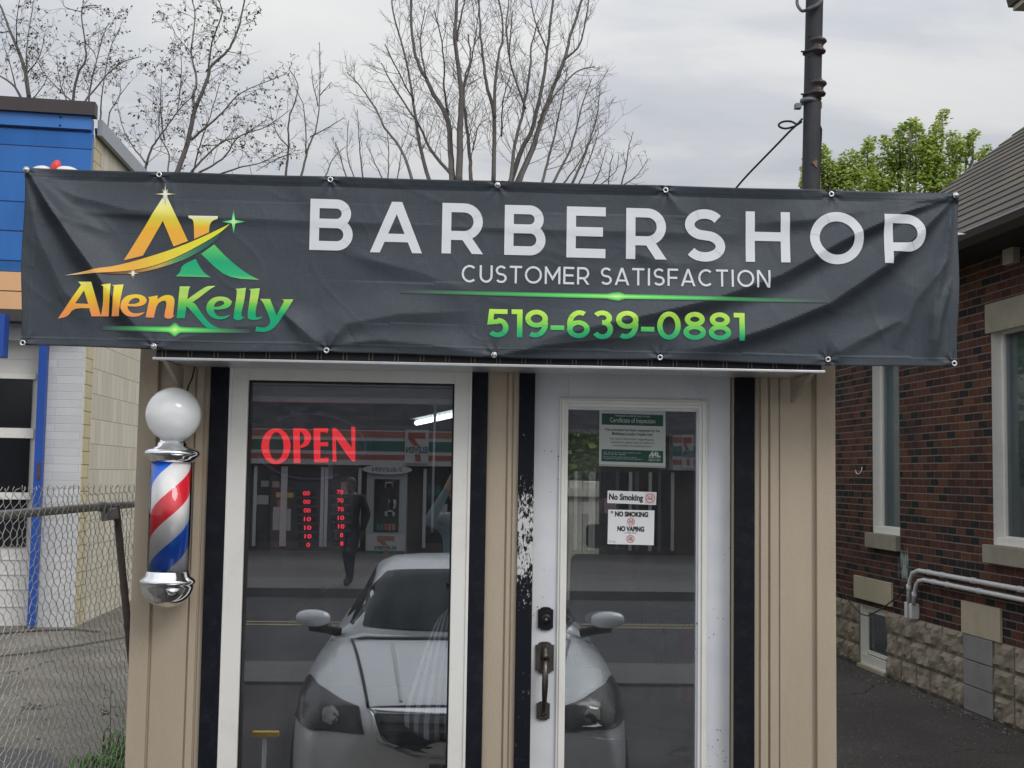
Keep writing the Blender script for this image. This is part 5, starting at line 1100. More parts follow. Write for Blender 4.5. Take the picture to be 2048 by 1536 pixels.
def window(w, sill_h, nm, dep=.095):
    a0, a1, z0, z1 = w; mb = MB(); fw = .045
    for (p,q,r,s) in ((a0,a0+fw,z0,z1),(a1-fw,a1,z0,z1),(a0+fw,a1-fw,z1-fw,z1),(a0+fw,a1-fw,z0,z0+fw+sill_h)): HW.box(mb, p, q, r, s, -dep-.05, -dep+.012)
    HW.box(mb, a0+.002, a1-.002, z0+.001, z0+.05+sill_h*.6, -dep+.0125, -.02) if sill_h else None
    f = mb.build(nm, m_white, house, bevel=.004)
    mb = MB(); HW.box(mb, a0+fw, a1-fw, z0+fw+sill_h, z1-fw, -dep-.02, -dep-.014); mb.build('pane', m_glass2, f); return f, fw
for w, yb in ((w1, .03), (w2, .03)):
    f, fw = window(w, .03, 'window'); a0, a1, z0, z1 = w
    mb = MB(); vs = []; fs = []; n = 60
    for i in range(n+1):
        a = a0+(a1-a0)*i/n
        for z in (z0, z1): vs.append(HW.pt(a, z, -.165+.014*math.sin(i*1.15)+.006*math.sin(i*.37)))
    for i in range(n): fs.append((2*i, 2*i+2, 2*i+3, 2*i+1))
    mb.add(vs, fs, 0, True); c = mb.build('curtain', M('grey_curtain', (.62,.68,.68), .8, .05), f, fix=False)
    s = c.modifiers.new('thickness', 'SOLIDIFY'); s.thickness = .003
    mb = MB(); HW.box(mb, a0-.02, a1+.02, z0-.05, z1+.05, -.62, -.60); mb.build('room_backing', m_dark, f)
    k = .10; mb = MB(); HW.box(mb, a0-k, a1+.02, z0-.155, z0-.002, .001, .055); mb.build('sill', m_stone, house, bevel=.004)
f, fw = window(b1, .0, 'basement_window', .055); mb = MB(); HW.box(mb, b1[0], b1[1], b1[2], b1[2]+.10, -.042, -.015); mb.build('sill_board', m_white, f)
mb = MB(); a0_, a1_, z0_, z1_ = b1[0]+.047, b1[1]-.047, b1[2]+.105, b1[3]-.047
for (p,q,r,s) in ((a0_,a0_+.04,z0_,z1_),(a1_-.04,a1_,z0_,z1_),(a0_+.04,a1_-.04,z1_-.04,z1_),(a0_+.04,a1_-.04,z0_,z0_+.04)): HW.box(mb, p, q, r, s, -.066, -.048)
mb.build('sash', m_white, f, bevel=.003)
mb = MB(); HW.box(mb, b1[0]-.0, b1[1], 0, .033, -.1, .045); mb.build('sill', m_lint, house)
mb = MB()
for i in range(9): a = b1[0]+.05+(b1[1]-b1[0]-.1)*i/8; HW.box(mb, a-.010, a+.010, b1[2]+.05, b1[3]-.05, -.095, -.09)
mb.build('blind', M('dark_vertical_blind', (.06,.06,.07), .6), f)
mb = MB(); HW.box(mb, b1[0]-.05, b1[1]+.05, .0, b1[3]+.1, -.5, -.48); mb.build('room_backing', m_dark, f)
# vent cover, whitish drips, conduits
mb = MB(); HW.pbox(mb, 2004, 2025, 490, 528, .001, .07, ym=508); mb.build('vent_hood', M('beige_vent', (.42,.37,.33), .5), house, bevel=.008)
m_pvc = M('white_conduit', (.62,.62,.63), .4, .05, 8, dirt=.2, dirtcol=(.35,.35,.34), dscale=12)
def hp(px, py, d): q = UP(px, py, HW.P+HW.n*d, HW.n); return q
for (bx0, bx1, by0, by1, path) in ((1809,1822,1204,1236,[(1817,1206),(1818,1175),(1820,1160),(1826,1146),(1838,1141)]), (1818,1832,1207,1238,[(1827,1208),(1829,1190),(1832,1172),(1838,1162),(1848,1160)])):
    end = (2300, 1249) if bx0 == 1809 else (2300, 1275)
    slope = [(1838+(2300-1838)*t, 1141+(1244-1141)*t) for t in (.25,.5,.75,1)] if bx0 == 1809 else [(1848+(2300-1848)*t, 1160+(1278-1160)*t) for t in (.25,.5,.75,1)]
    d = .06; base = hp(*path[-1], d); 
    pts = [hp(*p, d) for p in path]; z = pts[-1].z; dirv = HW.e; pts += [pts[-1]+dirv*s for s in (.8,1.6,2.6,4.4)]
    mb = MB(); mb.tube(pts, .021, 12); mb.build('conduit', m_pvc, house)
    mb = MB()
    for s in (.22,.5,1.1,1.9,2.6): mb.lathe([(.026,-.03),(.026,.03)], pts[4]+dirv*s, 12, axis=dirv)
    mb.lathe([(.026,-.03),(.026,.03)], pts[1], 12, axis=(0,0,1)); mb.build('conduit_coupling', m_pvc, house)
    mb = MB(); c = hp((bx0+bx1)/2, (by0+by1)/2, d); hw = .030; h0, h1 = hp((bx0+bx1)/2, by1, d).z, hp((bx0+bx1)/2, by0, d).z; a = (c-HW.P).dot(HW.e); HW.box(mb, a-hw, a+hw, h0, h1, .001, .085); mb.build('junction_box', m_pvc, house, bevel=.008)
mb = MB(); mb.tube([hp(1640,1130,.03), hp(1672,1162,.03), hp(1700,1205,.05), hp(1722,1228,.07), hp(1735,1232,.07), hp(1765,1217,.07), hp(1798,1190,.05), hp(1816,1168,.06)], .007, 6); mb.build('cable', m_blackplain, house)
mb = MB(); q = hp(1716, 938, .02); mb.tube([hp(1711,940,.004), hp(1713,947,.03), hp(1718,948,.035), hp(1723,942,.02), hp(1724,934,.004)], .005, 6); mb.build('wire_hook', m_white, house)
def drips():
    m, nt, o = newmat('lime_run'); L = nt.links.new; p = nd(nt, 'ShaderNodeBsdfPrincipled', i={'Roughness': .9, 'Base Color': (.30,.36,.35,1)}); t = nd(nt, 'ShaderNodeBsdfTransparent')
    tc = nd(nt, 'ShaderNodeTexCoord'); mp = nd(nt, 'ShaderNodeMapping'); mp.inputs['Scale'].default_value = (30, 30, 5); L(tc.outputs['Object'], mp.inputs[0]); n = nd(nt, 'ShaderNodeTexNoise', i={'Scale': 1, 'Detail': 7, 'Roughness': .7}); L(mp.outputs[0], n.inputs['Vector'])
    at = nd(nt, 'ShaderNodeAttribute', attribute_name='k'); r = nd(nt, 'ShaderNodeMapRange', i={1: .60, 2: .80}); L(math_n(nt, 'ADD', n.outputs[0], math_n(nt, 'MULTIPLY', at.outputs['Fac'], .34)), r.inputs[0])
    mx = nd(nt, 'ShaderNodeMixShader'); L(r.outputs[0], mx.inputs[0]); L(t.outputs[0], mx.inputs[1]); L(p.outputs[0], mx.inputs[2]); L(mx.outputs[0], o.inputs[0]); return m
mb = MB(); vs = []; fs = []; K = []; nx, nz = 8, 14; da0, da1, dz0, dz1 = ha(1783,1120), ha(1824,1120), hz_(1160,1815), hz_(1090,1800)
for j in range(nz+1):
    for i in range(nx+1): s, t = i/nx, j/nz; vs.append(HW.pt(da0+(da1-da0)*s, dz0+(dz1-dz0)*t, .0035)); K.append(max(0, 1-abs(s-.66)*2.6)*min(1, (1-t)*3, t*3+.5))
for j in range(nz):
    for i in range(nx): k = j*(nx+1)+i; fs.append((k, k+1, k+nx+2, k+nx+1))
mb.add(vs, fs, 0, False, k=K); mb.build('lime_stain', drips(), house, fix=False)
# eaves, gutter, roof
OV = .42; PIT = .79
m_sh = brickmat('roof_shingles', .33, .21, .006, [(0,(.105,.098,.092)),(.5,(.125,.116,.104)),(1,(.150,.135,.115))], (.085,.078,.072), .6, rough=.95, fine=.10, jitter=.01, vthin=1.0, stain=(.175,.145,.10,.75))
RF = .05
mb = MB(); e0, e1 = HW.pt(RF,EAVE+.09,OV+.06), HW.pt(AN,EAVE+.09,OV+.06); run = 6.0
up = -HW.n*run+Vector((0,0,run*PIT)); 
nrm = Vector((HW.n.x*PIT, HW.n.y*PIT, 1)).normalized()*.05
rows = 36
for i in range(rows):      # real laps: every course sits proud of the one above
    t0_, t1_ = i/rows, (i+1)/rows
    a, b = e0+up*t0_+nrm*.24, e1+up*t0_+nrm*.24; c, d = e1+up*t1_, e0+up*t1_
    mb.quad(a, b, c, d); mb.quad(e0+up*t0_, e1+up*t0_, b, a)
mb.quad(e0, e0+up, e0+up-nrm*2, e0-nrm*2, 1); mb.quad(e1, e1+up, e1+up-nrm*2, e1-nrm*2, 1)
mb.build('roof', [m_sh, M('rake_board', (.035,.03,.03), .6)], house, fix=False)
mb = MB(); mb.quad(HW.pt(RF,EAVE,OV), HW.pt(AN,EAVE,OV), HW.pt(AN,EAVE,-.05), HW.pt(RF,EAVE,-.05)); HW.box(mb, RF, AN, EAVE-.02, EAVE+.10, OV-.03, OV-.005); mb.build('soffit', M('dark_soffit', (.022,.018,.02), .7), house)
mb = MB(); pr = [(OV,.02),(OV+.03,-.05),(OV+.09,-.055),(OV+.125,.0),(OV+.13,.055),(OV+.118,.055),(OV+.112,.005),(OV+.08,-.04),(OV+.035,-.035),(OV+.012,.02)]
mb.prism(pr, lambda u, v, t: HW.pt(t, EAVE+.02+v, u), RF-.03, AN); mb.build('gutter', M('brown_gutter', (.024,.017,.018), .45, .1, spec=.2), house)
mb = MB(); HW.box(mb, RF-.03, AN, EAVE+.0755, EAVE+.087, OV+.10, OV+.135); mb.build('gutter_lip', M('gutter_lip', (.36,.35,.37), .35, metal=.5), house)
# the upper dormer eave at the frame's corner
q = U(2026, 22, 3.0); mb = MB(); mb.box(q.x, q.x+2.0, q.y-2.5, q.y, q.z, q.z+.035); mb.build('dormer_soffit', M('cream_soffit', (.40,.38,.30), .6), house)
mb = MB(); mb.hexa([q+Vector(v) for v in ((-.02,-2.5,.0355),(2,-2.5,.0355),(2,.03,.0355),(-.02,.03,.0355),(-.04,-2.5,.16),(2,-2.5,.16),(2,.05,.16),(-.04,.05,.16))]); mb.build('dormer_fascia', M('dark_fascia', (.04,.035,.035), .6), house)
mb = MB(); mb.box(q.x+.6, q.x+2.0, q.y-2.5, q.y-.5, EAVE+.5, q.z); mb.build('dormer_wall', m_brick, house)

# ------------------------------------------------------------------ service mast with spool insulators and cable
YM = 1.5; mast = thing('service_mast', 'dark weathered service mast with spool insulators behind the banner', 'pole', (UX(1622,YM,380), YM, 0))
mp_ = lambda px, py, dy=0: U(px, py, YM+dy)
m_mast = M('weathered_mast', (.040,.044,.053), .75, .45, 6, .3, 60, stretch=(1,1,.3), dirt=.5, dirtcol=(.10,.06,.05), dscale=6)
mb = MB(); b = mp_(1621,376); t = mp_(1629,0); d = (t-b).normalized(); mb.tube([b-d*(b.z/d.z), b-d*1.2, b, b+d*.5, t, t+d*.8], .0485, 20); mb.build('pole', m_mast, mast)
m_ins = M('brown_glaze', (.06,.045,.045), .35, .2)
for py in (92, 177):
    c = mp_(1636, py, -.035); mb = MB(); mb.lathe([(.0,.055),(.02,.055),(.022,.042),(.043,.038),(.047,.028),(.04,.02),(.03,.008),(.03,-.008),(.04,-.02),(.047,-.028),(.043,-.038),(.022,-.042),(.02,-.055),(0,-.055)], c, 24, axis=(.1,0,1)); i = mb.build('insulator', m_ins, mast)
    mb = MB(); mb.box(c.x-.055, c.x+.02, c.y-.006, c.y+.006, c.z+.0555, c.z+.062); mb.box(c.x-.055, c.x+.02, c.y-.006, c.y+.006, c.z-.062, c.z-.0555); mb.lathe([(.008,-.07),(.008,.075)], c, 8); mb.build('clevis', m_mast, i)
    c2 = mp_(1623, py+14); mb = MB(); mb.lathe([(.050,-.006),(.050,.006)], c2, 20, axis=d); mb.tube([c2+Vector((-.045,-.02,0)), c2+Vector((-.068,-.03,-.004))], .005, 6); mb.build('strap', M('dark_strap', (.03,.03,.032), .6), mast)
c = mp_(1619, 210); mb = MB(); mb.lathe([(.0535,-.011),(.0535,.011)], c+d*.02, 24, axis=d); mb.box(c.x-.083, c.x-.050, c.y-.02, c.y+.02, c.z-.024, c.z+.004); mb.box(c.x+.050, c.x+.068, c.y-.015, c.y+.015, c.z-.018, c.z+.014); mb.build('clamp', M('clamp_metal', (.17,.18,.19), .5, metal=.5), mast)
mb = MB(); q = [mp_(1636,10,-.06), mp_(1624,14,-.07), mp_(1606,22,-.05), mp_(1597,14,-.02), mp_(1594,4,.02), mp_(1596,-10,.03)]; mb.tube(spl(q), .009, 8); mb.tube(spl([mp_(1643,2,-.06), mp_(1632,12,-.08), mp_(1615,20,-.07)]), .013, 8); mb.build('drop_wire', M('grey_wire', (.09,.09,.095), .6), mast)
mb = MB(); mb.tube(spl([mp_(1634,243,-.03), mp_(1641,256,-.01), mp_(1642,266,0), mp_(1640,310,0), mp_(1637,375,0), mp_(1636,470,0)]), .007, 8); mb.build('drop_wire', m_blackplain, mast)
mb = MB(); mb.hexa([mp_(1624,325,-.056), mp_(1634,336,-.05), mp_(1634,336,-.045), mp_(1624,325,-.05), mp_(1631,318,-.055), mp_(1635,320,-.05), mp_(1635,320,-.045), mp_(1631,318,-.05)]); mb.build('tag', M('tan_tag', (.22,.13,.09), .7), mast)
cb = MB(); cb.tube(spl([mp_(1604,238), mp_(1592,251,-.03), mp_(1580,262,.1), mp_(1555,288,.3), mp_(1520,324,.6), mp_(1495,350,.8), mp_(1474,374,.9), mp_(1450,405,1.0)]), .0062, 8)
cb.tube(spl([mp_(1604,243), mp_(1590,252,.02), mp_(1572,257), mp_(1560,254), mp_(1558,248), mp_(1568,243), mp_(1582,243), mp_(1594,249,-.02)]), .006, 8)
tag(cb.build('overhead_cable', m_blackplain), 'black cable looping off the service mast and dropping behind the banner', 'cable')

# ------------------------------------------------------------------ board fence and shrub behind the shop (seen through it)
bf = thing('board_fence', 'weathered grey board fence seen through the shop door and its rear window', 'fence', (.9, 7.2, 0)); rnd = random.Random(11)
m_board = M('grey_boards', (.62,.57,.46), .85, .25, 5, .3, 60, stretch=(3,3,.4)); mb = MB(); zb = UZ(1170, 962, 7.2)
for i in range(27): x = -.1+i*.142; mb.hexa([(x,7.18,0),(x+.135,7.18,0),(x+.135,7.2,0),(x,7.2,0),(x,7.18,zb+rnd.uniform(-.015,.015)),(x+.135,7.18,zb+rnd.uniform(-.015,.015)),(x+.135,7.2,zb),(x,7.2,zb)])
mb.build('boards', m_board, bf); mb = MB(); z = UZ(1170,987,7.15); mb.box(-.15, 3.72, 7.13, 7.179, z-.03, z+.05); mb.box(-.15, 3.72, 7.13, 7.179, .4, .5); mb.build('rail', m_board, bf)
def leafcloud(mb, ells, n_per, size, rnd, squash=1.0):
    for (c, rx, ry, rz) in ells:
        for i in range(int(n_per*rx*rz*10)+6):
            while True:
                v = Vector((rnd.uniform(-1,1), rnd.uniform(-1,1), rnd.uniform(-1,1)))
                if .25 < v.length < 1: break
            p = c+Vector((v.x*rx, v.y*ry, v.z*rz)); a = rnd.uniform(0,6.28); dn = rnd.uniform(-1.0,.15); d = Vector((math.cos(a), math.sin(a), dn)).normalized(); s = d.cross(Vector((rnd.uniform(-.4,.4), rnd.uniform(-.4,.4), 1))).normalized(); L_ = size*rnd.uniform(.6,1.25); w = L_*.46
            up = Vector((0,0,.10*L_)); g = rnd.random()
            mb.add([p, p+d*L_*.28+s*w-up, p+d*L_*.62+s*w*.75-up, p+d*L_, p+d*L_*.62-s*w*.75-up, p+d*L_*.28-s*w-up], [(0,1,2,3),(0,3,4,5)], 0, False, g=[g]*6)
def leafmat(name, a, b, tr=.35):
    m, nt, o = newmat(name); L = nt.links.new
    at = nd(nt, 'ShaderNodeAttribute', attribute_name='g'); cr = ramp(nt, [(0, a), (1, b)]); L(at.outputs['Fac'], cr.inputs[0])
    d = nd(nt, 'ShaderNodeBsdfPrincipled', i={'Roughness': .55, 'Specular IOR Level': .25}); L(cr.outputs[0], d.inputs['Base Color']); t = nd(nt, 'ShaderNodeBsdfTranslucent'); L(cr.outputs[0], t.inputs[0])
    mx = nd(nt, 'ShaderNodeMixShader', i={0: tr}); L(d.outputs[0], mx.inputs[1]); L(t.outputs[0], mx.inputs[2]); L(mx.outputs[0], o.inputs[0]); return m
sh = thing('garden_shrub', 'leafy green shrub above the board fence, seen through the shop door', 'shrub', (.9, 8.4, 0)); rnd = random.Random(2); mb = MB()
leafcloud(mb, [(Vector((.55+rnd.uniform(-.7,1.2), 8.4+rnd.uniform(-.5,.5), rnd.uniform(1.7,3.4))), .38, .35, .34) for i in range(60)], 150, .085, rnd); leafcloud(mb, [(Vector((.8+rnd.uniform(-1.4,1.6), 10+rnd.uniform(-.5,.5), rnd.uniform(1.5,4.6))), .6, .4, .5) for i in range(30)], 60, .14, rnd); mb.build('crown', leafmat('shrub_leaf', (.12,.22,.04), (.42,.52,.14), .5), sh, fix=False)
mb = MB()
for i in range(4): mb.tube([(.7+i*.12,8.5,0), (.6+i*.25,8.4,1.2), (.3+i*.5,8.2,2.6), (.2+i*.6,8.2,3.2)], [.05,.04,.025,.01], 6)
mb.build('trunk', M('shrub_bark', (.12,.10,.08), .9), sh)
# ------------------------------------------------------------------ trees against the sky
m_bark = M('grey_bark', (.135,.124,.116), .9, .25, 6, .3, 50)
m_twig = M('dark_twig', (.105,.094,.088), .9, .2, 8)
def rot_about(d, ang, az):
    o = d.orthogonal().normalized(); b = d.cross(o); return (d*math.cos(ang)+(o*math.cos(az)+b*math.sin(az))*math.sin(ang)).normalized()
def wander(p, d, L, n, rnd, wob, upl):
    pts = [p]
    for i in range(n):
        d = (d+Vector((rnd.gauss(0,wob), rnd.gauss(0,wob*.8), rnd.gauss(0,wob)))+Vector((0,0,upl))).normalized(); pts.append(pts[-1]+d*(L/n))
    return pts
def bare_tree(name, label, zf, limbs, Y, spread, rnd, side=(.35,.6), step=.22, twig=(3,6), bud=None, wob=.13, upl=.06, base=None, lenk=1.0, tw_r=.0028, grp='bare trees behind the shop'):
    P0 = base; o = thing(name, label, 'tree', tuple(P0), grp); tr = MB(); tw = MB(); bd = MB()
    def buds(p, n, s):
        if bud is None: return
        for k in range(n):
            d = Vector((rnd.uniform(-1,1), rnd.uniform(-1,1), rnd.uniform(-1.2,.5))).normalized(); q = p+Vector((rnd.uniform(-1,1), rnd.uniform(-1,1), rnd.uniform(-1,1)))*s*.12; L_ = s*rnd.uniform(.6,1.5); w = d.cross(Vector((.3,.4,.8))).normalized()*L_*.22
            bd.add([q, q+d*L_*.5+w, q+d*L_, q+d*L_*.5-w], [(0,1,2,3)], 0, False, g=[rnd.random()]*4)
    for li, (pts, r0_, r1_) in enumerate(limbs):
        y0 = rnd.uniform(-spread, spread)*.3; y1 = rnd.uniform(-spread, spread); P = []
        n = len(pts)
        for i, p in enumerate(pts): t = i/(n-1); px, py = zf(p); P.append(U(px, py, Y+y0+(y1-y0)*t))
        # resample with slight crookedness
        Q = []; rad = []; seg = 5
        for i in range(n-1):
            for k in range(seg): 
                t = (i+k/seg)/(n-1); a, b, c, d = P[max(i-1,0)], P[i], P[i+1], P[min(i+2,n-1)]; u = k/seg
                q = (b*2+(c-a)*u+(a*2-b*5+c*4-d)*u*u+(b*3-a-c*3+d)*u*u*u)*.5
                Q.append(q+Vector((rnd.gauss(0,.005), rnd.gauss(0,.005), 0))); rad.append(r0_+(r1_-r0_)*t**.8)
        Q.append(P[-1]); rad.append(r1_)
        if base is not None and pts[0][1] > 1e9: pass
        tr.tube(Q, [x*(.62 if bud is None else .5)+.002 for x in rad], 7)
        if zf(pts[0])[1] > 200 and zf(pts[0])[1] > (345 if Y != 19 and Y != 20 else 203): tr.tube([Q[0]+Vector((0,0,0)), Q[0].lerp(P0, .35)+Vector((0,0,.0)), P0+Vector((rnd.uniform(-.1,.1), rnd.uniform(-.1,.1), 0))], [r0_*.64, r0_*.8, r0_*1.1], 7)
        # side shoots
        tot = sum((Q[i+1]-Q[i]).length for i in range(len(Q)-1)); acc = 0; nxt = tot*.10+rnd.uniform(0,step)
        for i in range(len(Q)-1):
            sl_ = (Q[i+1]-Q[i]).length
            while acc+sl_ > nxt:
                p = Q[i].lerp(Q[i+1], (nxt-acc)/sl_); d = (Q[i+1]-Q[i]).normalized(); t = nxt/tot
                L1 = lenk*rnd.uniform(*side)*(1.0-.45*t); dd = rot_about(d, R(rnd.uniform(28,62)), rnd.uniform(0,6.28)); dd.y *= .6
                b1_ = wander(p, dd.normalized(), L1, 5, rnd, wob, upl); rb = min(rad[i]*.42, .0028+.0042*L1); tw.tube(b1_, [rb*(1-.75*k/5) for k in range(6)], 4, caps=False); buds(b1_[-1], 4, .055)
                for k in range(rnd.randint(*twig)):
                    j = rnd.randint(1, 4); f = rnd.random(); p2 = b1_[j].lerp(b1_[j+1], f); d2 = rot_about((b1_[j+1]-b1_[j]).normalized(), R(rnd.uniform(25,65)), rnd.uniform(0,6.28)); L2 = L1*rnd.uniform(.22,.55)
                    b2_ = wander(p2, d2, L2, 3, rnd, wob*1.3, upl); tw.tube(b2_, [max(tw_r*.75, rb*.4), tw_r*.85, tw_r*.7, tw_r*.5], 3, caps=False); buds(b2_[-1], rnd.choice((1,3,4)), .05)
                    if rnd.random() < .55:
                        d3 = rot_about((b2_[2]-b2_[1]).normalized(), R(rnd.uniform(30,60)), rnd.uniform(0,6.28)); b3 = wander(b2_[1], d3, L2*.5, 2, rnd, wob, upl); tw.tube(b3, [tw_r*.7, tw_r*.6, tw_r*.4], 3, caps=False); buds(b3[-1], 1, .04)
                nxt += step*rnd.uniform(.6,1.4)
            acc += sl_
    tr.build('trunk', m_bark, o, fix=False); tw.build('crown', m_twig, o, fix=False)
    if bd.v: bd.build('buds', bud, o, fix=False)
    return o
zc_ = lambda p: (650+p[0]*.3418, p[1]*.3418); zl_ = lambda p: (p[0]*.3418, p[1]*.3418)
rnd = random.Random(21)
C = [([(745,1080),(735,900),(715,700),(640,560),(590,460),(540,360),(510,200),(505,-60)], .085,.028), ([(785,1080),(790,760),(800,570),(785,420),(760,200),(778,-60)], .095,.035), ([(855,1080),(850,950),(825,700),(810,580),(820,450),(850,350),(838,200)], .055,.016),
 ([(985,1080),(990,680),(945,500),(930,380),(910,200),(898,-40)], .06,.018), ([(990,690),(1000,450),(1020,310),(1042,180),(1010,-40)], .045,.016), ([(1082,1085),(1110,850),(1160,650),(1200,400),(1210,260),(1250,120)], .05,.014), ([(1080,1085),(1150,880),(1215,750),(1270,500),(1300,300),(1340,-60)], .075,.026),
 ([(1115,1090),(1215,870),(1260,720),(1310,580),(1400,350),(1440,200),(1520,-60)], .085,.028), ([(1130,1090),(1230,830),(1300,640),(1360,540),(1470,420),(1580,390)], .05,.010), ([(612,1075),(560,870),(530,700),(510,560),(480,380),(400,80),(390,-40)], .055,.014), ([(515,1075),(450,880),(350,750),(300,640),(210,510),(130,425)], .042,.008),
 ([(765,1050),(620,880),(560,750),(400,500),(330,370)], .05,.010), ([(1265,1090),(1310,920),(1350,760),(1390,560),(1420,400)], .04,.010), ([(1440,1090),(1540,850),(1590,680),(1610,520)], .035,.008), ([(1330,1085),(1440,860),(1500,640),(1560,460)], .038,.008),
 ([(720,680),(700,520),(690,300),(640,60)], .03,.010), ([(1175,640),(1100,420),(1080,300),(1100,60)], .032,.010), ([(800,560),(870,300),(900,60)], .025,.008), ([(1300,300),(1230,120),(1200,-30)], .022,.010), ([(1075,320),(1060,150),(1080,-30)], .03,.012), ([(1400,350),(1490,260),(1530,90),(1545,-30)], .03,.010), ([(520,590),(430,420),(350,260)], .022,.007), ([(590,460),(560,250),(585,40)], .025,.008), ([(865,880),(900,740),(960,690)], .02,.006), ([(1035,800),(1040,600),(1085,430)], .022,.008), ([(770,240),(800,80),(830,-40)], .03,.012)]
bare_tree('bare_tree', 'tall bare tree with many upright limbs behind the middle of the banner', zc_, C, 14.5, 1.2, rnd, side=(.45,1.0), step=.125, twig=(4,7), base=Vector((UX(915,14.5,400), 14.5, 0)), upl=.10, wob=.075, lenk=1.0, tw_r=.0032)
C2 = [([(225,1060),(205,900),(198,780),(190,640)], .024,.005), ([(345,1060),(290,950),(240,840)], .02,.005), ([(370,1060),(372,900),(365,760)], .018,.005), ([(130,1060),(90,920),(60,830)], .02,.005), ([(180,1060),(130,900),(140,700)], .018,.005), ([(420,1060),(440,930),(455,800)], .016,.005)]
for L in C2: q = zc_(L[0][0]); bare_tree('sapling', 'thin leafless sapling standing left of the tall bare tree', zc_, [L], 17, .3, rnd, side=(.28,.5), step=.14, twig=(2,4), base=Vector((UX(q[0],17,400), 17, 0)), upl=.12, tw_r=.0036, grp='saplings left of the tall bare tree')
C3 = [([(1730,1095),(1765,950),(1780,850),(1805,770)], .022,.005), ([(1740,1090),(1830,1020),(1890,930)], .02,.005), ([(1560,1090),(1610,1000),(1645,860)], .018,.005), ([(1660,1090),(1670,960),(1690,900)], .016,.005), ([(1480,1090),(1560,900),(1600,760)], .022,.006), ([(1380,1090),(1480,960),(1620,700)], .026,.006), ([(1600,1090),(1700,1000),(1720,900)], .016,.005)]
for L in C3: q = zc_(L[0][0]); bare_tree('sapling', 'thin leafless sapling standing right of the tall bare tree', zc_, [L], 16, .3, rnd, side=(.28,.5), step=.13, twig=(2,4), base=Vector((UX(q[0],16,400), 16, 0)), upl=.12, tw_r=.0034, grp='saplings right of the tall bare tree')
m_bud = leafmat('dark_buds', (.040,.040,.028), (.085,.095,.045), .25)
TB = [([(1030,1030),(1100,830),(1140,650),(1200,500),(1240,380),(1330,300),(1390,180),(1440,-30)], .10,.022), ([(1140,660),(1130,560),(1150,470),(1120,300),(1140,100),(1120,-30)], .055,.016), ([(1115,820),(1210,740),(1300,660),(1420,540),(1680,430)], .05,.008), ([(1215,490),(1240,250),(1300,70),(1250,-30)], .035,.012), ([(845,1020),(880,880),(950,780),(1040,650),(1130,560)], .05,.010), ([(850,950),(760,830),(720,750),(690,640)], .03,.007),
 ([(1100,1030),(1180,940),(1300,830),(1400,800),(1560,700)], .045,.008), ([(1165,1010),(1300,930),(1400,800),(1560,740),(1700,640)], .04,.007), ([(1260,1030),(1400,980),(1530,950),(1700,860)], .035,.006), ([(980,1030),(985,900),(930,760),(950,560)], .03,.007), ([(960,820),(940,640),(945,440)], .025,.006), ([(1040,650),(1060,420),(1055,250)], .022,.006), ([(1130,1020),(1160,880),(1230,680),(1290,480)], .03,.008), ([(1330,300),(1440,320)], .016,.005), ([(1180,850),(1290,840),(1400,720)], .02,.006), ([(1120,310),(1040,220),(1000,140)], .02,.006), ([(1300,70),(1220,-20)], .016,.008)]
bare_tree('budding_tree', 'budding tree with spreading crooked limbs between the garage and the tall bare tree', zl_, TB, 17, 1.0, rnd, side=(.5,1.0), step=.20, twig=(4,7), bud=m_bud, base=Vector((UX(360,17,400), 17, 0)), wob=.26, upl=.0, tw_r=.0037)
TC = [([(420,640),(450,450),(500,350),(500,250),(480,60),(560,30)], .06,.012), ([(460,640),(540,540),(690,380),(830,330)], .05,.008), ([(510,650),(540,450),(600,220),(640,130)], .04,.008), ([(590,660),(600,520),(640,300),(700,170)], .03,.006), ([(400,610),(350,480),(330,320)], .03,.006), ([(430,600),(300,480),(200,330)], .03,.006), ([(500,250),(560,330),(540,440)], .022,.006), ([(640,660),(700,560),(760,480)], .022,.005), ([(480,70),(380,40),(370,-20)], .02,.006), ([(480,60),(490,-30)], .02,.010)]
bare_tree('budding_tree', 'budding tree rising just behind the right end of the dark garage roof edge', zl_, TC, 19, .9, rnd, side=(.5,.95), step=.21, twig=(4,6), bud=m_bud, base=Vector((UX(140,19,400), 19, 0)), wob=.24, upl=.02, tw_r=.0040)
TD = [([(175,640),(150,430),(100,280),(40,130),(-40,-60)], .10,.03), ([(145,640),(90,510),(-40,420)], .07,.02), ([(170,560),(160,460),(155,300),(200,-20)], .05,.010), ([(100,280),(95,150),(120,-30)], .03,.008), ([(60,180),(0,190),(-60,170)], .03,.008), ([(160,430),(230,330),(265,180)], .03,.006), ([(90,510),(60,380),(20,260)], .03,.007), ([(170,600),(240,520),(290,420)], .03,.006)]
bare_tree('budding_tree', 'budding tree at the left edge of the picture above the garage', zl_, TD, 20, .9, rnd, side=(.5,.9), step=.22, twig=(3,6), bud=m_bud, base=Vector((UX(50,20,400), 20, 0)), wob=.22, upl=.02, tw_r=.0040)
TE = [([(1670,1050),(1690,850),(1690,700),(1745,520),(1690,400)], .035,.006), ([(1760,1050),(1800,880),(1850,750),(1870,560),(1870,250)], .035,.006), ([(1690,860),(1620,780),(1580,640)], .02,.005), ([(1790,900),(1780,640),(1720,500)], .02,.005), ([(1820,800),(1930,740),(2010,690)], .018,.005), ([(1860,620),(1830,480),(1825,400)], .015,.005), ([(1870,560),(1940,480)], .014,.005), ([(1900,1050),(1950,930),(2020,860)], .02,.005), ([(1700,900),(1600,940),(1500,1000)], .018,.005)]
bare_tree('budding_tree', 'slender sparse tree left of the tall bare tree', zl_, TE, 16, .5, rnd, side=(.3,.55), step=.17, twig=(2,4), bud=None, base=Vector((UX(590,16,400), 16, 0)), wob=.2, upl=.04, tw_r=.0034)
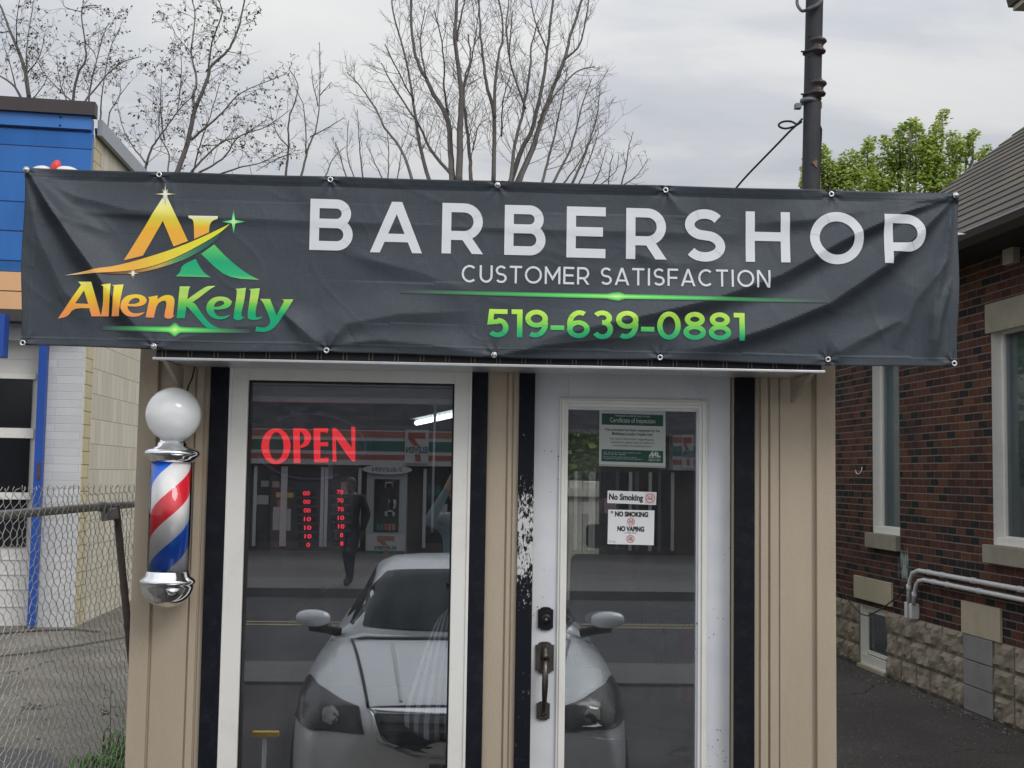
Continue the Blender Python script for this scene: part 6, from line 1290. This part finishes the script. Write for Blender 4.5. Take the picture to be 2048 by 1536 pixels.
# maple in fresh leaf
YT = 23.0; mt = thing('maple_tree', 'bright green leafy maple behind the service mast and the brick house roof', 'tree', (UX(1790,YT,380), YT, 0)); rnd = random.Random(9); mb = MB()
EL = [(1660,352,32,36),(1640,318,22,36),(1700,338,30,42),(1735,308,13,38),(1765,345,36,42),(1800,310,26,48),(1832,268,13,36),(1885,236,10,22),(1872,272,14,32),(1820,248,12,16),(1800,262,10,20),(1905,285,12,32),(1850,320,40,46),(1912,300,16,30),(1932,300,14,34),(1946,272,9,17),(1890,350,44,38),(1968,302,7,16),(1962,322,12,26),(1700,375,80,45),(1830,385,110,50),(1607,362,9,22),(1770,290,9,24),(1745,285,5,16),(1858,300,24,40),(1618,340,14,40)]
s_ = FPX/(YT+DIST)
leafcloud(mb, [(U(px,py,YT+random.uniform(-.4,.4)), rx/s_, max(.35, rx/s_*1.1), ry/s_) for px,py,rx,ry in EL], 400, .092, rnd)
leafcloud(mb, [(Vector((UX(1800,YT,380)+rnd.uniform(-2.0,2.0), YT+rnd.uniform(-1.5,1.5), rnd.uniform(4.0,7.6))), .8, .8, .7) for i in range(16)], 30, .15, rnd)
mb.build('crown', leafmat('maple_leaf', (.15,.27,.05), (.56,.62,.15), .55), mt, fix=False)
mb = MB(); b = Vector((UX(1790,YT,380), YT, 0)); mb.tube([b, b+Vector((0,0,3)), b+Vector((.1,0,5))], [.24,.2,.17], 10)
for px, py, rx, ry in EL[:20]:
    mb.tube([b+Vector((.05,0,4+rnd.uniform(0,1))), U(px,py+ry+30,YT+rnd.uniform(-.3,.3)), U(px,py-ry*.5,YT)], [.08,.035,.010], 5)
mb.build('trunk', m_bark, mt)
# ------------------------------------------------------------------ the street behind the photographer (seen mirrored in the glass)
# silver coupe, nose towards the shop
CX, CNOSE = UX(925, 2.2, 1200)*1.0, -.72       # car coordinates: x across, y back from the nose, z up; world Y = CNOSE - y
cw = lambda x, y, z: Vector((CX+x, CNOSE-y, z))
def itp(t, x):
    for i in range(len(t)-1):
        if x <= t[i+1][0]:
            a, b = t[i], t[i+1]; k = (x-a[0])/(b[0]-a[0]); k = max(0, min(1, k)); return a[1]+(b[1]-a[1])*k
    return t[-1][1]
HZ = [(0,.74),(.06,.80),(.2,.865),(.5,.915),(.9,.965),(1.35,1.015),(1.6,1.03),(3.4,1.04),(4.3,1.07),(4.72,1.05),(4.85,.9)]
HW_ = [(0,.56),(.05,.66),(.15,.755),(.3,.82),(.55,.875),(.85,.915),(1.3,.918),(2.4,.91),(3.6,.924),(4.2,.91),(4.65,.85),(4.85,.72)]
car = thing('parked_car', 'silver coupe parked nose in, seen mirrored in the shop window and door glass', 'car', tuple(cw(0,2.4,0)))
m_paint = M('silver_paint', (.74,.77,.78), .30, .02, 3, metal=.12, coat=.5); m_tint = M('tinted_glass', (.012,.016,.019), .12, .05, spec=.10); m_lamp = M('smoked_headlamp', (.075,.068,.066), .16, .35, 9, spec=.25); m_rub = M('tyre_rubber', (.02,.02,.02), .85)
ys = [0,.03,.06,.1,.15,.2,.3,.4,.5,.65,.8,1.0,1.2,1.35,1.6,2,2.5,3,3.5,4,4.3,4.5,4.65,4.75,4.85]
def sect(y):
    w = itp(HW_, y); z = itp(HZ, y); cr = .030*math.exp(-((y-.9)/.55)**2); zb = .20
    sh_ = max(.50, z-.22); pts = [(0,z),(.25*w,z+.001),(.48*w,z-.004+cr*.2),(.60*w,z-.012+cr),(.74*w,z-.022+cr),(.86*w,z-.055+cr*.7),(.94*w,z-.115),(.985*w,z-.20 if z-.20 > .55 else .55),(w,.50),(.995*w,.38),(.97*w,.27),(.90*w,zb)]
    return pts
mb = MB(); vs = []; fs = []; K = 12
for y in ys:
    p = sect(y); row = [(-x,z) for x,z in reversed(p)]+p[1:]
    vs += [cw(x, y+ (.10*(abs(x)/.6)**2 if y < .2 else 0)*(1-y/.2 if y < .2 else 0), z) for x,z in row]
N = 2*K-1
for j in range(len(ys)-1):
    for i in range(N-1): a = j*N+i; fs.append((a, a+1, a+N+1, a+N))
    fs.append((j*N+N-1, j*N, (j+1)*N, (j+1)*N+N-1))
fs += [tuple(range(N)), tuple((len(ys)-1)*N+i for i in range(N))[::-1]]
mb.add(vs, fs, 0, True); body = mb.build('body', m_paint, car)
sb = body.modifiers.new('smooth', 'SUBSURF'); sb.levels = 1; sb.render_levels = 1
BV = BVHTree.FromPolygons([tuple(v) for v in vs], fs)
# greenhouse
GY = [(1.42,1.00,.62,.80),(1.8,1.19,.60,.80),(2.15,1.335,.565,.80),(2.3,1.375,.56,.80),(2.75,1.425,.575,.80),(3.2,1.415,.57,.79),(3.5,1.36,.56,.78),(3.9,1.22,.56,.77),(4.25,1.075,.58,.76)]
mb = MB(); gv = []; gf = []
for y, z, wt, wb in GY:
    p = [(0,z),(.5*wt,z-.006),(.85*wt,z-.022),(wt,z-.055),(wt*.6+wb*.4,max(1.0,z-.055-(z-1.0)*.42)),(wb,.99),(wb,.9)]; row = [(-x,zz_) for x,zz_ in reversed(p)]+p[1:]; gv += [cw(x, y+(.14*(abs(x)/.7)**2 if y < 2.4 else -.1*(abs(x)/.7)**2 if y > 3.3 else 0), q) for x,q in row]
N = 13
for j in range(len(GY)-1):
    for i in range(N-1): a = j*N+i; gf.append((a, a+1, a+N+1, a+N))
gf += [tuple(range(N)), tuple((len(GY)-1)*N+i for i in range(N))[::-1]]
mb.add(gv, gf, 0, True); mb.build('roof', m_paint, car); GV = BVHTree.FromPolygons([tuple(v) for v in gv], gf)
def patch(name, mat, polys, bv, off=.006, parent=car, frm='front', step=.05, sm=1):
    """a panel that follows the car's surface: outline in front view (x, z) or side view (y, z), dropped onto the body"""
    mb = MB(); ok = False
    for poly in polys:
        V, F = fillpoly(smooth(poly, sm)); V, F = gridcut(V, F, step); out = []
        for a, b in V:
            if frm == 'front': o_, d = cw(a, -3, b), Vector((0,-1,0))
            elif frm == 'top': o_, d = cw(a, b, 3), Vector((0,0,-1))
            else: o_, d = cw(3*frm, a, b), Vector((-frm,0,0))
            h = bv.ray_cast(o_, d)
            if h[0] is None: h = bv.find_nearest(o_+d*(3 if frm == 'front' else 2))
            n = h[1]; n = n if n.dot(d) < 0 else -n; out.append(h[0]+n*off)
        mb.add(out, F, 0, True)
    o = mb.build(name, mat, parent, fix=False); s = o.modifiers.new('thickness', 'SOLIDIFY'); s.thickness = .004; s.offset = 0; return o
mir = lambda p: [(-x, z) for x, z in reversed(p)]
ws = [(-.66,1.045),(.66,1.045),(.70,1.06),(.53,1.33),(.40,1.352),(0,1.362),(-.40,1.352),(-.53,1.33),(-.70,1.06)]
patch('windshield', m_tint, [ws], GV, .008)
patch('windshield', m_tint, [[(3.45,1.33),(3.5,1.25),(4.1,1.12),(4.05,1.05)]] and [[(-.45,3.55),(.45,3.55),(.52,4.1),(-.52,4.1)]], GV, .008, frm='top')
for s in (1, -1): patch('side_window', m_tint, [[(1.75,1.04),(2.45,1.32),(3.0,1.34),(3.6,1.24),(3.75,1.06)]], GV, .008, frm=s)
hl = [(.475,.733),(.64,.736),(.80,.722),(.857,.725),(.872,.78),(.866,.85),(.82,.893),(.74,.885),(.636,.868),(.51,.845)]
for p in (hl, mir(hl)):
    h = patch('headlight', m_lamp, [p], BV, .007, step=.04)
    c = [(.60,.78),(.64,.755),(.69,.775),(.69,.82),(.645,.84),(.605,.82)]; patch('lamp_bowl', M('lamp_chrome', (.25,.24,.22), .15, .2, 12, metal=.9), [c if p is hl else mir(c)], BV, .010, h, step=.04, sm=2)
gp = [(-.435,.815),(-.39,.72),(-.21,.655),(0,.645),(.21,.655),(.39,.72),(.435,.815),(0,.82)]
patch('grille', M('black_grille', (.01,.01,.012), .3, .2, 40), [gp], BV, .005)
fr_ = [(-.455,.838),(-.43,.818),(0,.823),(.43,.818),(.455,.838),(0,.845)]; patch('grille_chrome', m_chrome, [fr_], BV, .009, sm=0)
ed = [(-.458,.838),(-.41,.708),(-.225,.635),(0,.625),(.225,.635),(.41,.708),(.458,.838),(.435,.815),(.39,.722),(.21,.655),(0,.645),(-.21,.655),(-.39,.722),(-.435,.815)]
patch('grille_surround', m_alu, [[(x,z) for x,z in ed]], BV, .008, sm=0)
patch('bumper_intake', M('black_intake', (.012,.012,.013), .6), [[(-.42,.27),(.42,.27),(.46,.42),(-.46,.42)]], BV, .005)
for s in (1, -1): q = [(.56,.44),(.76,.46),(.78,.535),(.60,.53)]; patch('fog_recess', m_blackplain, [q if s > 0 else mir(q)], BV, .005)
patch('number_plate_recess', M('plate_recess', (.10,.10,.11), .6), [[(-.16,.47),(.16,.47),(.16,.60),(-.16,.60)]], BV, .010, sm=0)
# panel gaps
sm_ = [[(.46,.18),(.475,.18),(.66,1.42),(.645,1.42)], [(-.475,.18),(-.46,.18),(-.645,1.42),(-.66,1.42)], [(-.46,.165),(.46,.165),(.46,.180),(-.46,.180)]]
patch('bonnet_gap', m_blackplain, sm_, BV, .003, frm='top', step=.06, sm=0)
gr_m = M('grille_bar', (.05,.05,.052), .35, .1, 9)
for zq in (.68,.715,.75,.785): patch('grille_bar', gr_m, [[(-.30-(zq-.65)*.75,zq),(.30+(zq-.65)*.75,zq),(.30+(zq-.65)*.75,zq+.010),(-.30-(zq-.65)*.75,zq+.010)]], BV, .009, sm=0)
patch('badge', m_chrome, [[(.055*math.cos(2*math.pi*i/20), .74+.048*math.sin(2*math.pi*i/20)) for i in range(20)]], BV, .016, sm=0, step=.2)
patch('wiper_cowl', m_blackplain, [[(-.64,1.375),(.64,1.375),(.60,1.44),(-.60,1.44)]], BV, .006, frm='top', sm=0)
for s in (1, -1):
    patch('bumper_gap', m_blackplain, [[(.874*s,.715),(.90*s,.69),(.90*s,.697),(.874*s,.722)][::s]], BV, .004, sm=0)
    patch('bonnet_crease_shade', M('crease_shade', (.60,.63,.64), .3, .02, 3), [[(.30*s,.22),(.315*s,.22),(.42*s,1.3),(.40*s,1.3)][::s]], BV, .003, frm='top', step=.08, sm=0)  # crease is a flat strip of darker paint standing for its shade
# mirrors
for s in (1, -1):
    mb = MB(); c = cw(s*.905, 1.62, 1.11); mb.lathe([(.0,-.085)]+[(.085*math.sin(math.pi*i/14)**.7, -.085*math.cos(math.pi*i/14)) for i in range(1,14)]+[(0,.085)], c, 24, axis=(1,0,.08*s), sx=.75, sy=.9)
    for i in range(len(mb.v)): mb.v[i] = Vector((c.x+(mb.v[i].x-c.x)*1.22, mb.v[i].y, c.z+(mb.v[i].z-c.z)*.80))
    m_ = mb.build('door_mirror', m_paint, car); mb = MB(); mb.tube([cw(s*.74,1.66,1.02), cw(s*.83,1.64,1.045), cw(s*.93,1.64,1.055)], [.03,.03,.025], 10); mb.build('mirror_foot', m_blackplain, m_)
mb = MB(); mb.box(CX-.10, CX+.10, CNOSE-2.02, CNOSE-1.99, 1.24, 1.30); mb.build('rear_view_mirror', m_blackplain, car)
for sx in (1, -1):
    for y in (.93, 3.67):
        mb = MB(); c = cw(sx*.80, y, .325); mb.lathe([(.22,-.10),(.30,-.105),(.325,-.085),(.325,.085),(.30,.105),(.22,.10)], c, 40, axis=(sx,0,0)); w = mb.build('wheel', m_rub, car)
        mb = MB(); mb.lathe([(.22,-.09),(.22,.08),(.19,.095),(.17,.06),(.06,.08),(0,.085)], c, 40, axis=(sx,0,0)); mb.build('rim', m_alu, w)

# ------------------------------------------------------------------ people
def person(name, label, at, face, J, radii, cloth, skin, hair_c, hh, shirt_z, extra=None, scale=1.0):
    """one skinned body: J = joints (name: xyz in metres, facing +y), edges by name, radius per joint"""
    o = thing(name, label, 'person', at); q = Matrix.Rotation(face, 3, 'Z'); P = lambda v: Vector(at)+q@(Vector(v)*scale)
    names = list(J); E_ = [(names.index(a), names.index(b)) for a, b in extra]
    me = bpy.data.meshes.new('body'); me.from_pydata([tuple(P(J[n])) for n in names], E_, []); b = bpy.data.objects.new('body', me); COL.objects.link(b)
    sk = b.modifiers.new('skin', 'SKIN'); 
    if not me.skin_vertices: 
        dgx = bpy.context.evaluated_depsgraph_get()
    for i, n in enumerate(names): r = radii[n]; me.skin_vertices[0].data[i].radius = ((r, r) if not hasattr(r, '__len__') else r); me.skin_vertices[0].data[i].use_root = (n == 'pelvis')
    ss = b.modifiers.new('round', 'SUBSURF'); ss.levels = 2; ss.render_levels = 2
    dg = bpy.context.evaluated_depsgraph_get(); m2 = bpy.data.meshes.new_from_object(b.evaluated_get(dg)); bpy.data.objects.remove(b)
    bm = bmesh.new(); bm.from_mesh(m2)
    hc = P(J['head']); rr = .105*scale       # skull, jaw, nose, ears, eyes, mouth
    st = len(bm.verts); M4 = Matrix.Translation(hc) @ q.to_4x4()
    def ell(c, r, seg=20): return bmesh.ops.create_uvsphere(bm, u_segments=seg, v_segments=max(8, seg//2), radius=1, matrix=M4 @ Matrix.Translation(Vector(c)*scale) @ Matrix.Diagonal((r[0]*scale, r[1]*scale, r[2]*scale, 1)))
    g = ell((0,0,.02), (.075,.098,.112), 24); ell((0,.022,-.055), (.056,.068,.06)); ell((0,.103,-.012), (.013,.020,.022), 10); ell((-.077,-.005,-.005), (.010,.020,.032), 10); ell((.077,-.005,-.005), (.010,.020,.032), 10)
    mouth = ell((0,.084,-.062), (.024,.008,.006), 10); e1 = ell((-.031,.086,.016), (.013,.010,.008), 10); e2 = ell((.031,.086,.016), (.013,.010,.008), 10)
    for f in bm.faces: f.smooth = True
    # skin above the collar and at the hands, cloth elsewhere
    hands = [P(J[n]) for n in J if n.startswith(('palm', 'f'))]
    for f in bm.faces:
        c = f.calc_center_median(); lz = (c.z-at[2])/scale; f.material_index = 0 if (lz > shirt_z+.02 and (c.xy-Vector(at[:2])).length < .13) or any((c-h).length < .055*scale for h in hands) else (1 if lz > hh else 2)
    for gg, mi in ((mouth, 3), (e1, 4), (e2, 4)):
        for v in gg['verts']:
            for f in v.link_faces: f.material_index = mi
    m2.materials.clear()
    for m in (skin, cloth[0], cloth[1], M('lip', (.22,.09,.08), .5), M('eye', (.03,.025,.02), .2)): m2.materials.append(m)
    bm.to_mesh(m2); bm.free()
    m2.name = 'body'; bo = bpy.data.objects.new('body', m2); COL.objects.link(bo); attach(bo, o)
    mb = MB(); n = 22; vs = []; fs = []
    for j in range(10):
        ph = math.pi*.60*j/9
        for i in range(n): a = 2*math.pi*i/n; k = 1+.03*noise.noise((i*.9, j*.8, 3)); fr = max(0, math.sin(a)); zc = .112*math.cos(ph*(1-.36*fr)); vs.append(hc+q@(Vector((.082*math.sin(ph)*math.cos(a)*k, -.006+.104*math.sin(ph)*math.sin(a)*k, .026+zc*k*1.04))*scale))
    for j in range(9):
        for i in range(n): fs.append((j*n+i, j*n+(i+1) % n, (j+1)*n+(i+1) % n, (j+1)*n+i))
    mb.add(vs, fs, 0, True); mb.build('hair', hair_c, o); return o
m_skin = M('skin', (.42,.27,.20), .5, .05, 8); m_hair = M('dark_hair', (.02,.016,.014), .6, .2, 40)
def fingers(J, Rr, Ed, side, base, dirv, spread, curl):
    d = Vector(dirv).normalized(); s = Vector(spread).normalized(); c = Vector(curl)
    for k, (off, ln) in enumerate(((-.032,.072),(-.011,.080),(.011,.075),(.031,.060))):
        p0 = Vector(base)+d*.045+s*off; J[f'f{side}{k}a'] = tuple(p0); J[f'f{side}{k}b'] = tuple(p0+d*ln*.5+c*.012); J[f'f{side}{k}c'] = tuple(p0+d*ln*.85+c*.035)
        for t, r in (('a',.0095),('b',.0088),('c',.0075)): Rr[f'f{side}{k}{t}'] = r
        Ed += [(f'palm{side}', f'f{side}{k}a'), (f'f{side}{k}a', f'f{side}{k}b'), (f'f{side}{k}b', f'f{side}{k}c')]
    p0 = Vector(base)-s*.035+d*.0; J[f'f{side}ta'] = tuple(p0); J[f'f{side}tb'] = tuple(p0-s*.02+d*.035+c*.02); Rr[f'f{side}ta'] = .011; Rr[f'f{side}tb'] = .009; Ed += [(f'palm{side}', f'f{side}ta'), (f'f{side}ta', f'f{side}tb')]
def base_body(J, Rr, Ed):
    J.update(pelvis=(0,0,.95), waist=(0,0,1.08), chest=(0,.0,1.28), upper=(0,-.01,1.42), neck=(0,-.005,1.50), neck2=(0,.005,1.565)); Rr.update(pelvis=(.165,.125), waist=(.15,.115), chest=(.175,.125), upper=(.15,.10), neck=.058, neck2=.054)
    Ed += [('pelvis','waist'),('waist','chest'),('chest','upper'),('upper','neck'),('neck','neck2')]; J['head'] = (0,.02,1.64); Rr['head'] = .06; Ed += [('neck2','head')]
# the photographer, arms raised to the phone
J = {}; Rr = {}; Ed = []; base_body(J, Rr, Ed)
for s, t in ((-1,'l'),(1,'r')):
    J.update({f'sh{t}': (s*.19,.0,1.43), f'el{t}': (s*.235,.24,1.45), f'wr{t}': (s*.10,.40,1.70), f'palm{t}': (s*.085,.42,1.745), f'hip{t}': (s*.10,0,.88), f'kn{t}': (s*.12,.01,.50), f'an{t}': (s*.13,-.02,.10), f'toe{t}': (s*.15,.15,.04)})
    Rr.update({f'sh{t}': .082, f'el{t}': .056, f'wr{t}': .034, f'palm{t}': (.034,.02), f'hip{t}': .105, f'kn{t}': .075, f'an{t}': .055, f'toe{t}': .042})
    Ed += [('upper',f'sh{t}'),(f'sh{t}',f'el{t}'),(f'el{t}',f'wr{t}'),(f'wr{t}',f'palm{t}'),('pelvis',f'hip{t}'),(f'hip{t}',f'kn{t}'),(f'kn{t}',f'an{t}'),(f'an{t}',f'toe{t}')]
    fingers(J, Rr, Ed, t, J[f'palm{t}'], (-s*.15,.05,1), (s*.2,1,0), (-s*.9,0,0))
PH = (.07, -5.86, 0); SCL = 1.10
person('person', 'person in grey teal shirt holding up a phone behind the silver car, partly mirrored', PH, 0, J, Rr, (M('teal_grey_shirt', (.17,.23,.25), .8, .1, 9, .2, 60), M('dark_trousers', (.03,.032,.04), .8)), m_skin, m_hair, .97, 1.47, extra=Ed, scale=SCL)
mb = MB(); c = Vector((PH[0], PH[1]+.43*SCL, 1.80*SCL)); mb.box(c.x-.075, c.x+.075, c.y-.004, c.y+.004, c.z-.036, c.z+.036); pho = mb.build('phone', m_blackplain, bevel=.003); tag(pho, 'black phone held up in both hands of the person behind the silver car', 'phone')
# passer-by in dark clothes on the far pavement, mid-stride
J = {}; Rr = {}; Ed = []; base_body(J, Rr, Ed)
for s, t in ((-1,'l'),(1,'r')):
    J.update({f'sh{t}': (s*.19,.0,1.43), f'el{t}': (s*.26,-s*.10,1.17), f'wr{t}': (s*.26,.02+s*.03,.93), f'palm{t}': (s*.26,.04+s*.03,.865), f'hip{t}': (s*.10,0,.88), f'kn{t}': (s*.10,.04+s*.12,.50), f'an{t}': (s*.11,s*.20-.02,.11), f'toe{t}': (s*.12,s*.20+.14,.05)})
    Rr.update({f'sh{t}': .09, f'el{t}': .065, f'wr{t}': .04, f'palm{t}': (.034,.02), f'hip{t}': .11, f'kn{t}': .085, f'an{t}': .062, f'toe{t}': .045})
    Ed += [('upper',f'sh{t}'),(f'sh{t}',f'el{t}'),(f'el{t}',f'wr{t}'),(f'wr{t}',f'palm{t}'),('pelvis',f'hip{t}'),(f'hip{t}',f'kn{t}'),(f'kn{t}',f'an{t}'),(f'an{t}',f'toe{t}')]
    fingers(J, Rr, Ed, t, J[f'palm{t}'], (0,.1,-1), (0,1,0), (-s*.5,0,0))
mirX = lambda px, path, py=1150: (ray(px, py)*(path/ray(px, py).y)).x         # point reached by the mirrored ray after so many metres
person('person', 'person in dark clothes walking along the far pavement in front of the store, mirrored', (mirX(698,20.3), -15.1, .14), R(25), J, Rr, (M('dark_jacket', (.016,.016,.021), .8, .2, 12), M('dark_jeans', (.022,.026,.04), .8, .2, 12)), M('skin_dark', (.10,.06,.045), .5), m_hair, .93, 1.47, extra=Ed)

# ------------------------------------------------------------------ the store across the street
SY = -25.2; PATH = -SY+DIST
Xs = lambda px: mirX(px, PATH)
def Zs(py, px=760): v = ray(px, py); return EYE+v.z/v.y*PATH
SF = Frame((0,SY,0), (-1,0,0), (0,1,0)); sx_ = lambda px: -Xs(px)
sto = thing('convenience_store', 'low convenience store with red, white and green striped fascia, mirrored in the shop window', 'shop', (0, SY, 0))
m_sred = M('sign_red', (.26,.07,.055), .5, .05, 3); m_sgreen = M('sign_green', (.03,.105,.085), .5, .05, 3); m_sorange = M('sign_orange', (.30,.12,.08), .5, .05, 3); m_swhite = M('sign_white', (.40,.40,.395), .5, .03, 3)
mb = MB(); a0, a1 = -26, 11
SF.box(mb, a0, a1, 0, Zs(862), -9, 0); mb.build('wall', M('store_wall', (.075,.06,.055), .8, .1, 2), sto)
mb = MB(); zt = Zs(762)+.35
mb.hexa([SF.pt(a0-.3,Zs(862),.5), SF.pt(a1+.3,Zs(862),.5), SF.pt(a1+.3,Zs(862),-9), SF.pt(a0-.3,Zs(862),-9), SF.pt(a0-.3,zt,-1.2), SF.pt(a1+.3,zt,-1.2), SF.pt(a1+.3,zt,-9), SF.pt(a0-.3,zt,-9)])
mb.build('roof', brickmat('store_shingles', .3, .16, .01, [(0,(.045,.045,.05)),(1,(.085,.085,.09))], (.03,.03,.03), .6), sto)
mb = MB()
for q0, q1 in ((470,985),(1338,1425)): SF.box(mb, -Xs(q1), -Xs(q0), Zs(931), Zs(862)-.002, .002, .55)
mb.build('canopy', m_swhite, sto)
for y0, y1, m in ((864,876,m_sorange),(883,903,m_sgreen),(910,920,m_sred)):
    for q0, q1 in ((470,985),(1338,1425)): mb = MB(); SF.box(mb, -Xs(q1), -Xs(q0), Zs(y1), Zs(y0), .5502, .56); mb.build('stripe', m, sto)
# numeral sign with lettering, twice
def numeral(px0, px1, nm):
    mb = MB(); A0, A1 = -Xs(px1), -Xs(px0); SF.box(mb, A0, A1, Zs(926), Zs(860), .561, .60); b = mb.build('sign_board', m_swhite, sto); w = A1-A0; h = Zs(860)-Zs(926)
    f = lambda u, v, d=.602: SF.pt(A0+u*w, Zs(926)+v*h, d)
    mb = MB(); mb.prism([(.15,.92),(.88,.92),(.88,.72),(.62,.52),(.40,.52),(.62,.74),(.15,.74)], lambda u, v, t: f(u, v, t), .6005, .606); mb.build('numeral', m_sred, b)
    mb = MB(); mb.prism([(.36,.28),(.58,.28),(.56,.06),(.30,.06)], lambda u, v, t: f(u, v, t), .6005, .606); mb.build('numeral', m_sred, b)
    mb = MB(); put_text(mb, 'ELEVEN', lambda u, v: f(u, v, .608), .05, .95, .31, .50, .03); mb.build('lettering', m_sgreen, b)
numeral(806, 853, 'a'); numeral(1355, 1378, 'b')
# glazed front with posters, shelves and a drinks display
mb = MB()
wins = [(505,560),(566,640),(648,715),(846,905),(1150,1180),(1186,1260),(1300,1345)]
for p0, p1 in wins: SF.box(mb, -Xs(p1), -Xs(p0), Zs(1085), Zs(938), .004, .02)
gl_ = mb.build('glazing', M('store_glazing', (.020,.021,.024), .2, .2, spec=.35), sto)
mb = MB()
for p0, p1 in wins:
    for q in (p0, p1): SF.box(mb, -Xs(q)-.04, -Xs(q)+.04, Zs(1095), Zs(936), .002, .06)
mb.build('mullion', m_alu, sto)
rnd = random.Random(4); cols = [m_swhite, m_sorange, m_sred, m_sgreen, M('poster_yellow', (.5,.42,.12), .5), M('poster_pink', (.5,.3,.3), .5)]
for (px, py, w, h, ci) in ((524,971,16,12,0),(546,972,14,12,5),(556,993,18,10,4),(575,993,14,10,4),(520,1003,24,18,0),(549,1040,14,46,0),(572,1042,12,44,0),(560,1010,20,14,1),(690,985,26,40,5),(655,940,10,40,0),(630,880,12,12,0),(680,845,22,8,0),(622,846,18,8,0),(865,980,26,20,3),(880,1015,24,18,0),(860,1040,22,24,1),(1220,1005,24,30,5),(1170,1010,14,24,0)):
    mb = MB(); SF.box(mb, -Xs(px+w/2), -Xs(px-w/2), Zs(py+h/2), Zs(py-h/2), .021, .03); mb.build('poster', cols[ci], gl_)
ic = thing('drinks_cabinet', 'grey drinks cabinet with oval header against the store front, mirrored beside the OPEN sign', 'cabinet', (Xs(773), SY+.6, .06))
A0, A1 = -Xs(812), -Xs(733); mb = MB(); SF.box(mb, A0, A1, .06, Zs(945), .06, .70); mb.build('case', M('cabinet_grey', (.30,.31,.32), .5, .05, 4), ic)
mb = MB(); SF.box(mb, A0+.18, A1-.18, Zs(1062), Zs(958), .701, .71); mb.build('window', M('cabinet_dark', (.012,.012,.015), .2), ic)
mb = MB(); cxm = (A0+A1)/2; zc2 = Zs(939); mb.prism([((A1-A0)*.62*math.cos(2*math.pi*i/40)+cxm, zc2+.115*math.sin(2*math.pi*i/40)) for i in range(40)], lambda u, v, t: SF.pt(u, v, t), .62, .80); hd_ = mb.build('header', m_swhite, ic)
mb = MB(); put_text(mb, '7-ELEVEN', lambda u, v: SF.pt(u, v, .803), cxm-.36, cxm+.36, zc2-.05, zc2+.05, .02); mb.build('lettering', m_sgreen, hd_)
mb = MB(); SF.box(mb, A0+.02, A1-.02, Zs(1112), Zs(1066), .701, .715); lo = mb.build('lower_panel', m_swhite, ic)
mb = MB(); SF.box(mb, A0+.02, A1-.02, Zs(1112), Zs(1098), .7151, .72); mb.build('stripe', m_sgreen, lo)
mb = MB(); f = lambda u, v, t: SF.pt(cxm-.26+.52*u, Zs(1106)+(Zs(1069)-Zs(1106))*v, t); mb.prism([(.1,1),(.9,1),(.9,.75),(.6,.5),(.4,.5),(.55,.75),(.1,.75)], f, .7152, .724); mb.prism([(.4,.26),(.6,.26),(.6,0),(.35,0)], f, .7152, .724); mb.build('numeral', m_sorange, lo)
mb = MB(); put_text(mb, 'ELEVEN', lambda u, v: f(u, v, .726), .0, 1.0, .29, .47, .03); mb.build('lettering', m_sgreen, lo)
for i in range(5):
    mb = MB(); w = (A1-A0-.5)/5; a = A0+.25+i*w; SF.box(mb, a+.01, a+w-.01, Zs(1058), Zs(1045), .7105, .73); mb.build('drinks_pack', cols[(1,1,2,3,3)[i]], ic)
for i in range(9):
    mb = MB(); a = A0+.25+rnd.uniform(0, A1-A0-.6); z = Zs(rnd.choice((975,978,1010,1015,1030))); SF.box(mb, a, a+rnd.uniform(.08,.2), z, z+rnd.uniform(.07,.16), .7105, .725); mb.build('price_card', cols[rnd.choice((0,0,5,4))], ic)
# dark trees added behind the store to keep sky out of the reflections
rnd = random.Random(31); m_con = leafmat('dark_leaf', (.018,.035,.014), (.05,.075,.03), .15)
for i in range(9):
    x = -22+i*5.2+rnd.uniform(-.8,.8); h = rnd.uniform(8,11); y = -38+rnd.uniform(-2,2)
    t = thing('added_sky_screen_tree', 'dark leafy tree added behind the convenience store roof to screen off the sky', 'tree', (x, y, 0), 'trees added behind the store')
    mb = MB(); leafcloud(mb, [(Vector((x+rnd.uniform(-1.6,1.6), y+rnd.uniform(-1.2,1.2), rnd.uniform(3,h))), 1.5, 1.4, 1.3) for k in range(9)], 7, .5, rnd); mb.build('crown', m_con, t, fix=False)
    mb = MB(); mb.tube([(x,y,0),(x+.1,y,3),(x,y,h*.8)], [.25,.2,.06], 8); mb.build('trunk', m_bark, t)
# yellow-topped marker post on the forecourt edge
x, y = mirX(528, DIST+.9, 1400), -.9; ym_ = lambda py: EYE+ray(528, py).z/ray(528, py).y*(DIST+.9)
pm = thing('marker_post', 'thin white post with yellow bar on top, mirrored low in the shop window', 'post', (x, y, 0))
mb = MB(); mb.tube([(x,y,0),(x,y,ym_(1476))], .010, 8); mb.build('post', m_white, pm)
mb = MB(); w = .058; mb.box(x-w, x+w+.01, y-.02, y+.02, ym_(1477), ym_(1468)); mb.build('bar', M('yellow_bar', (.80,.50,.03), .4), pm)
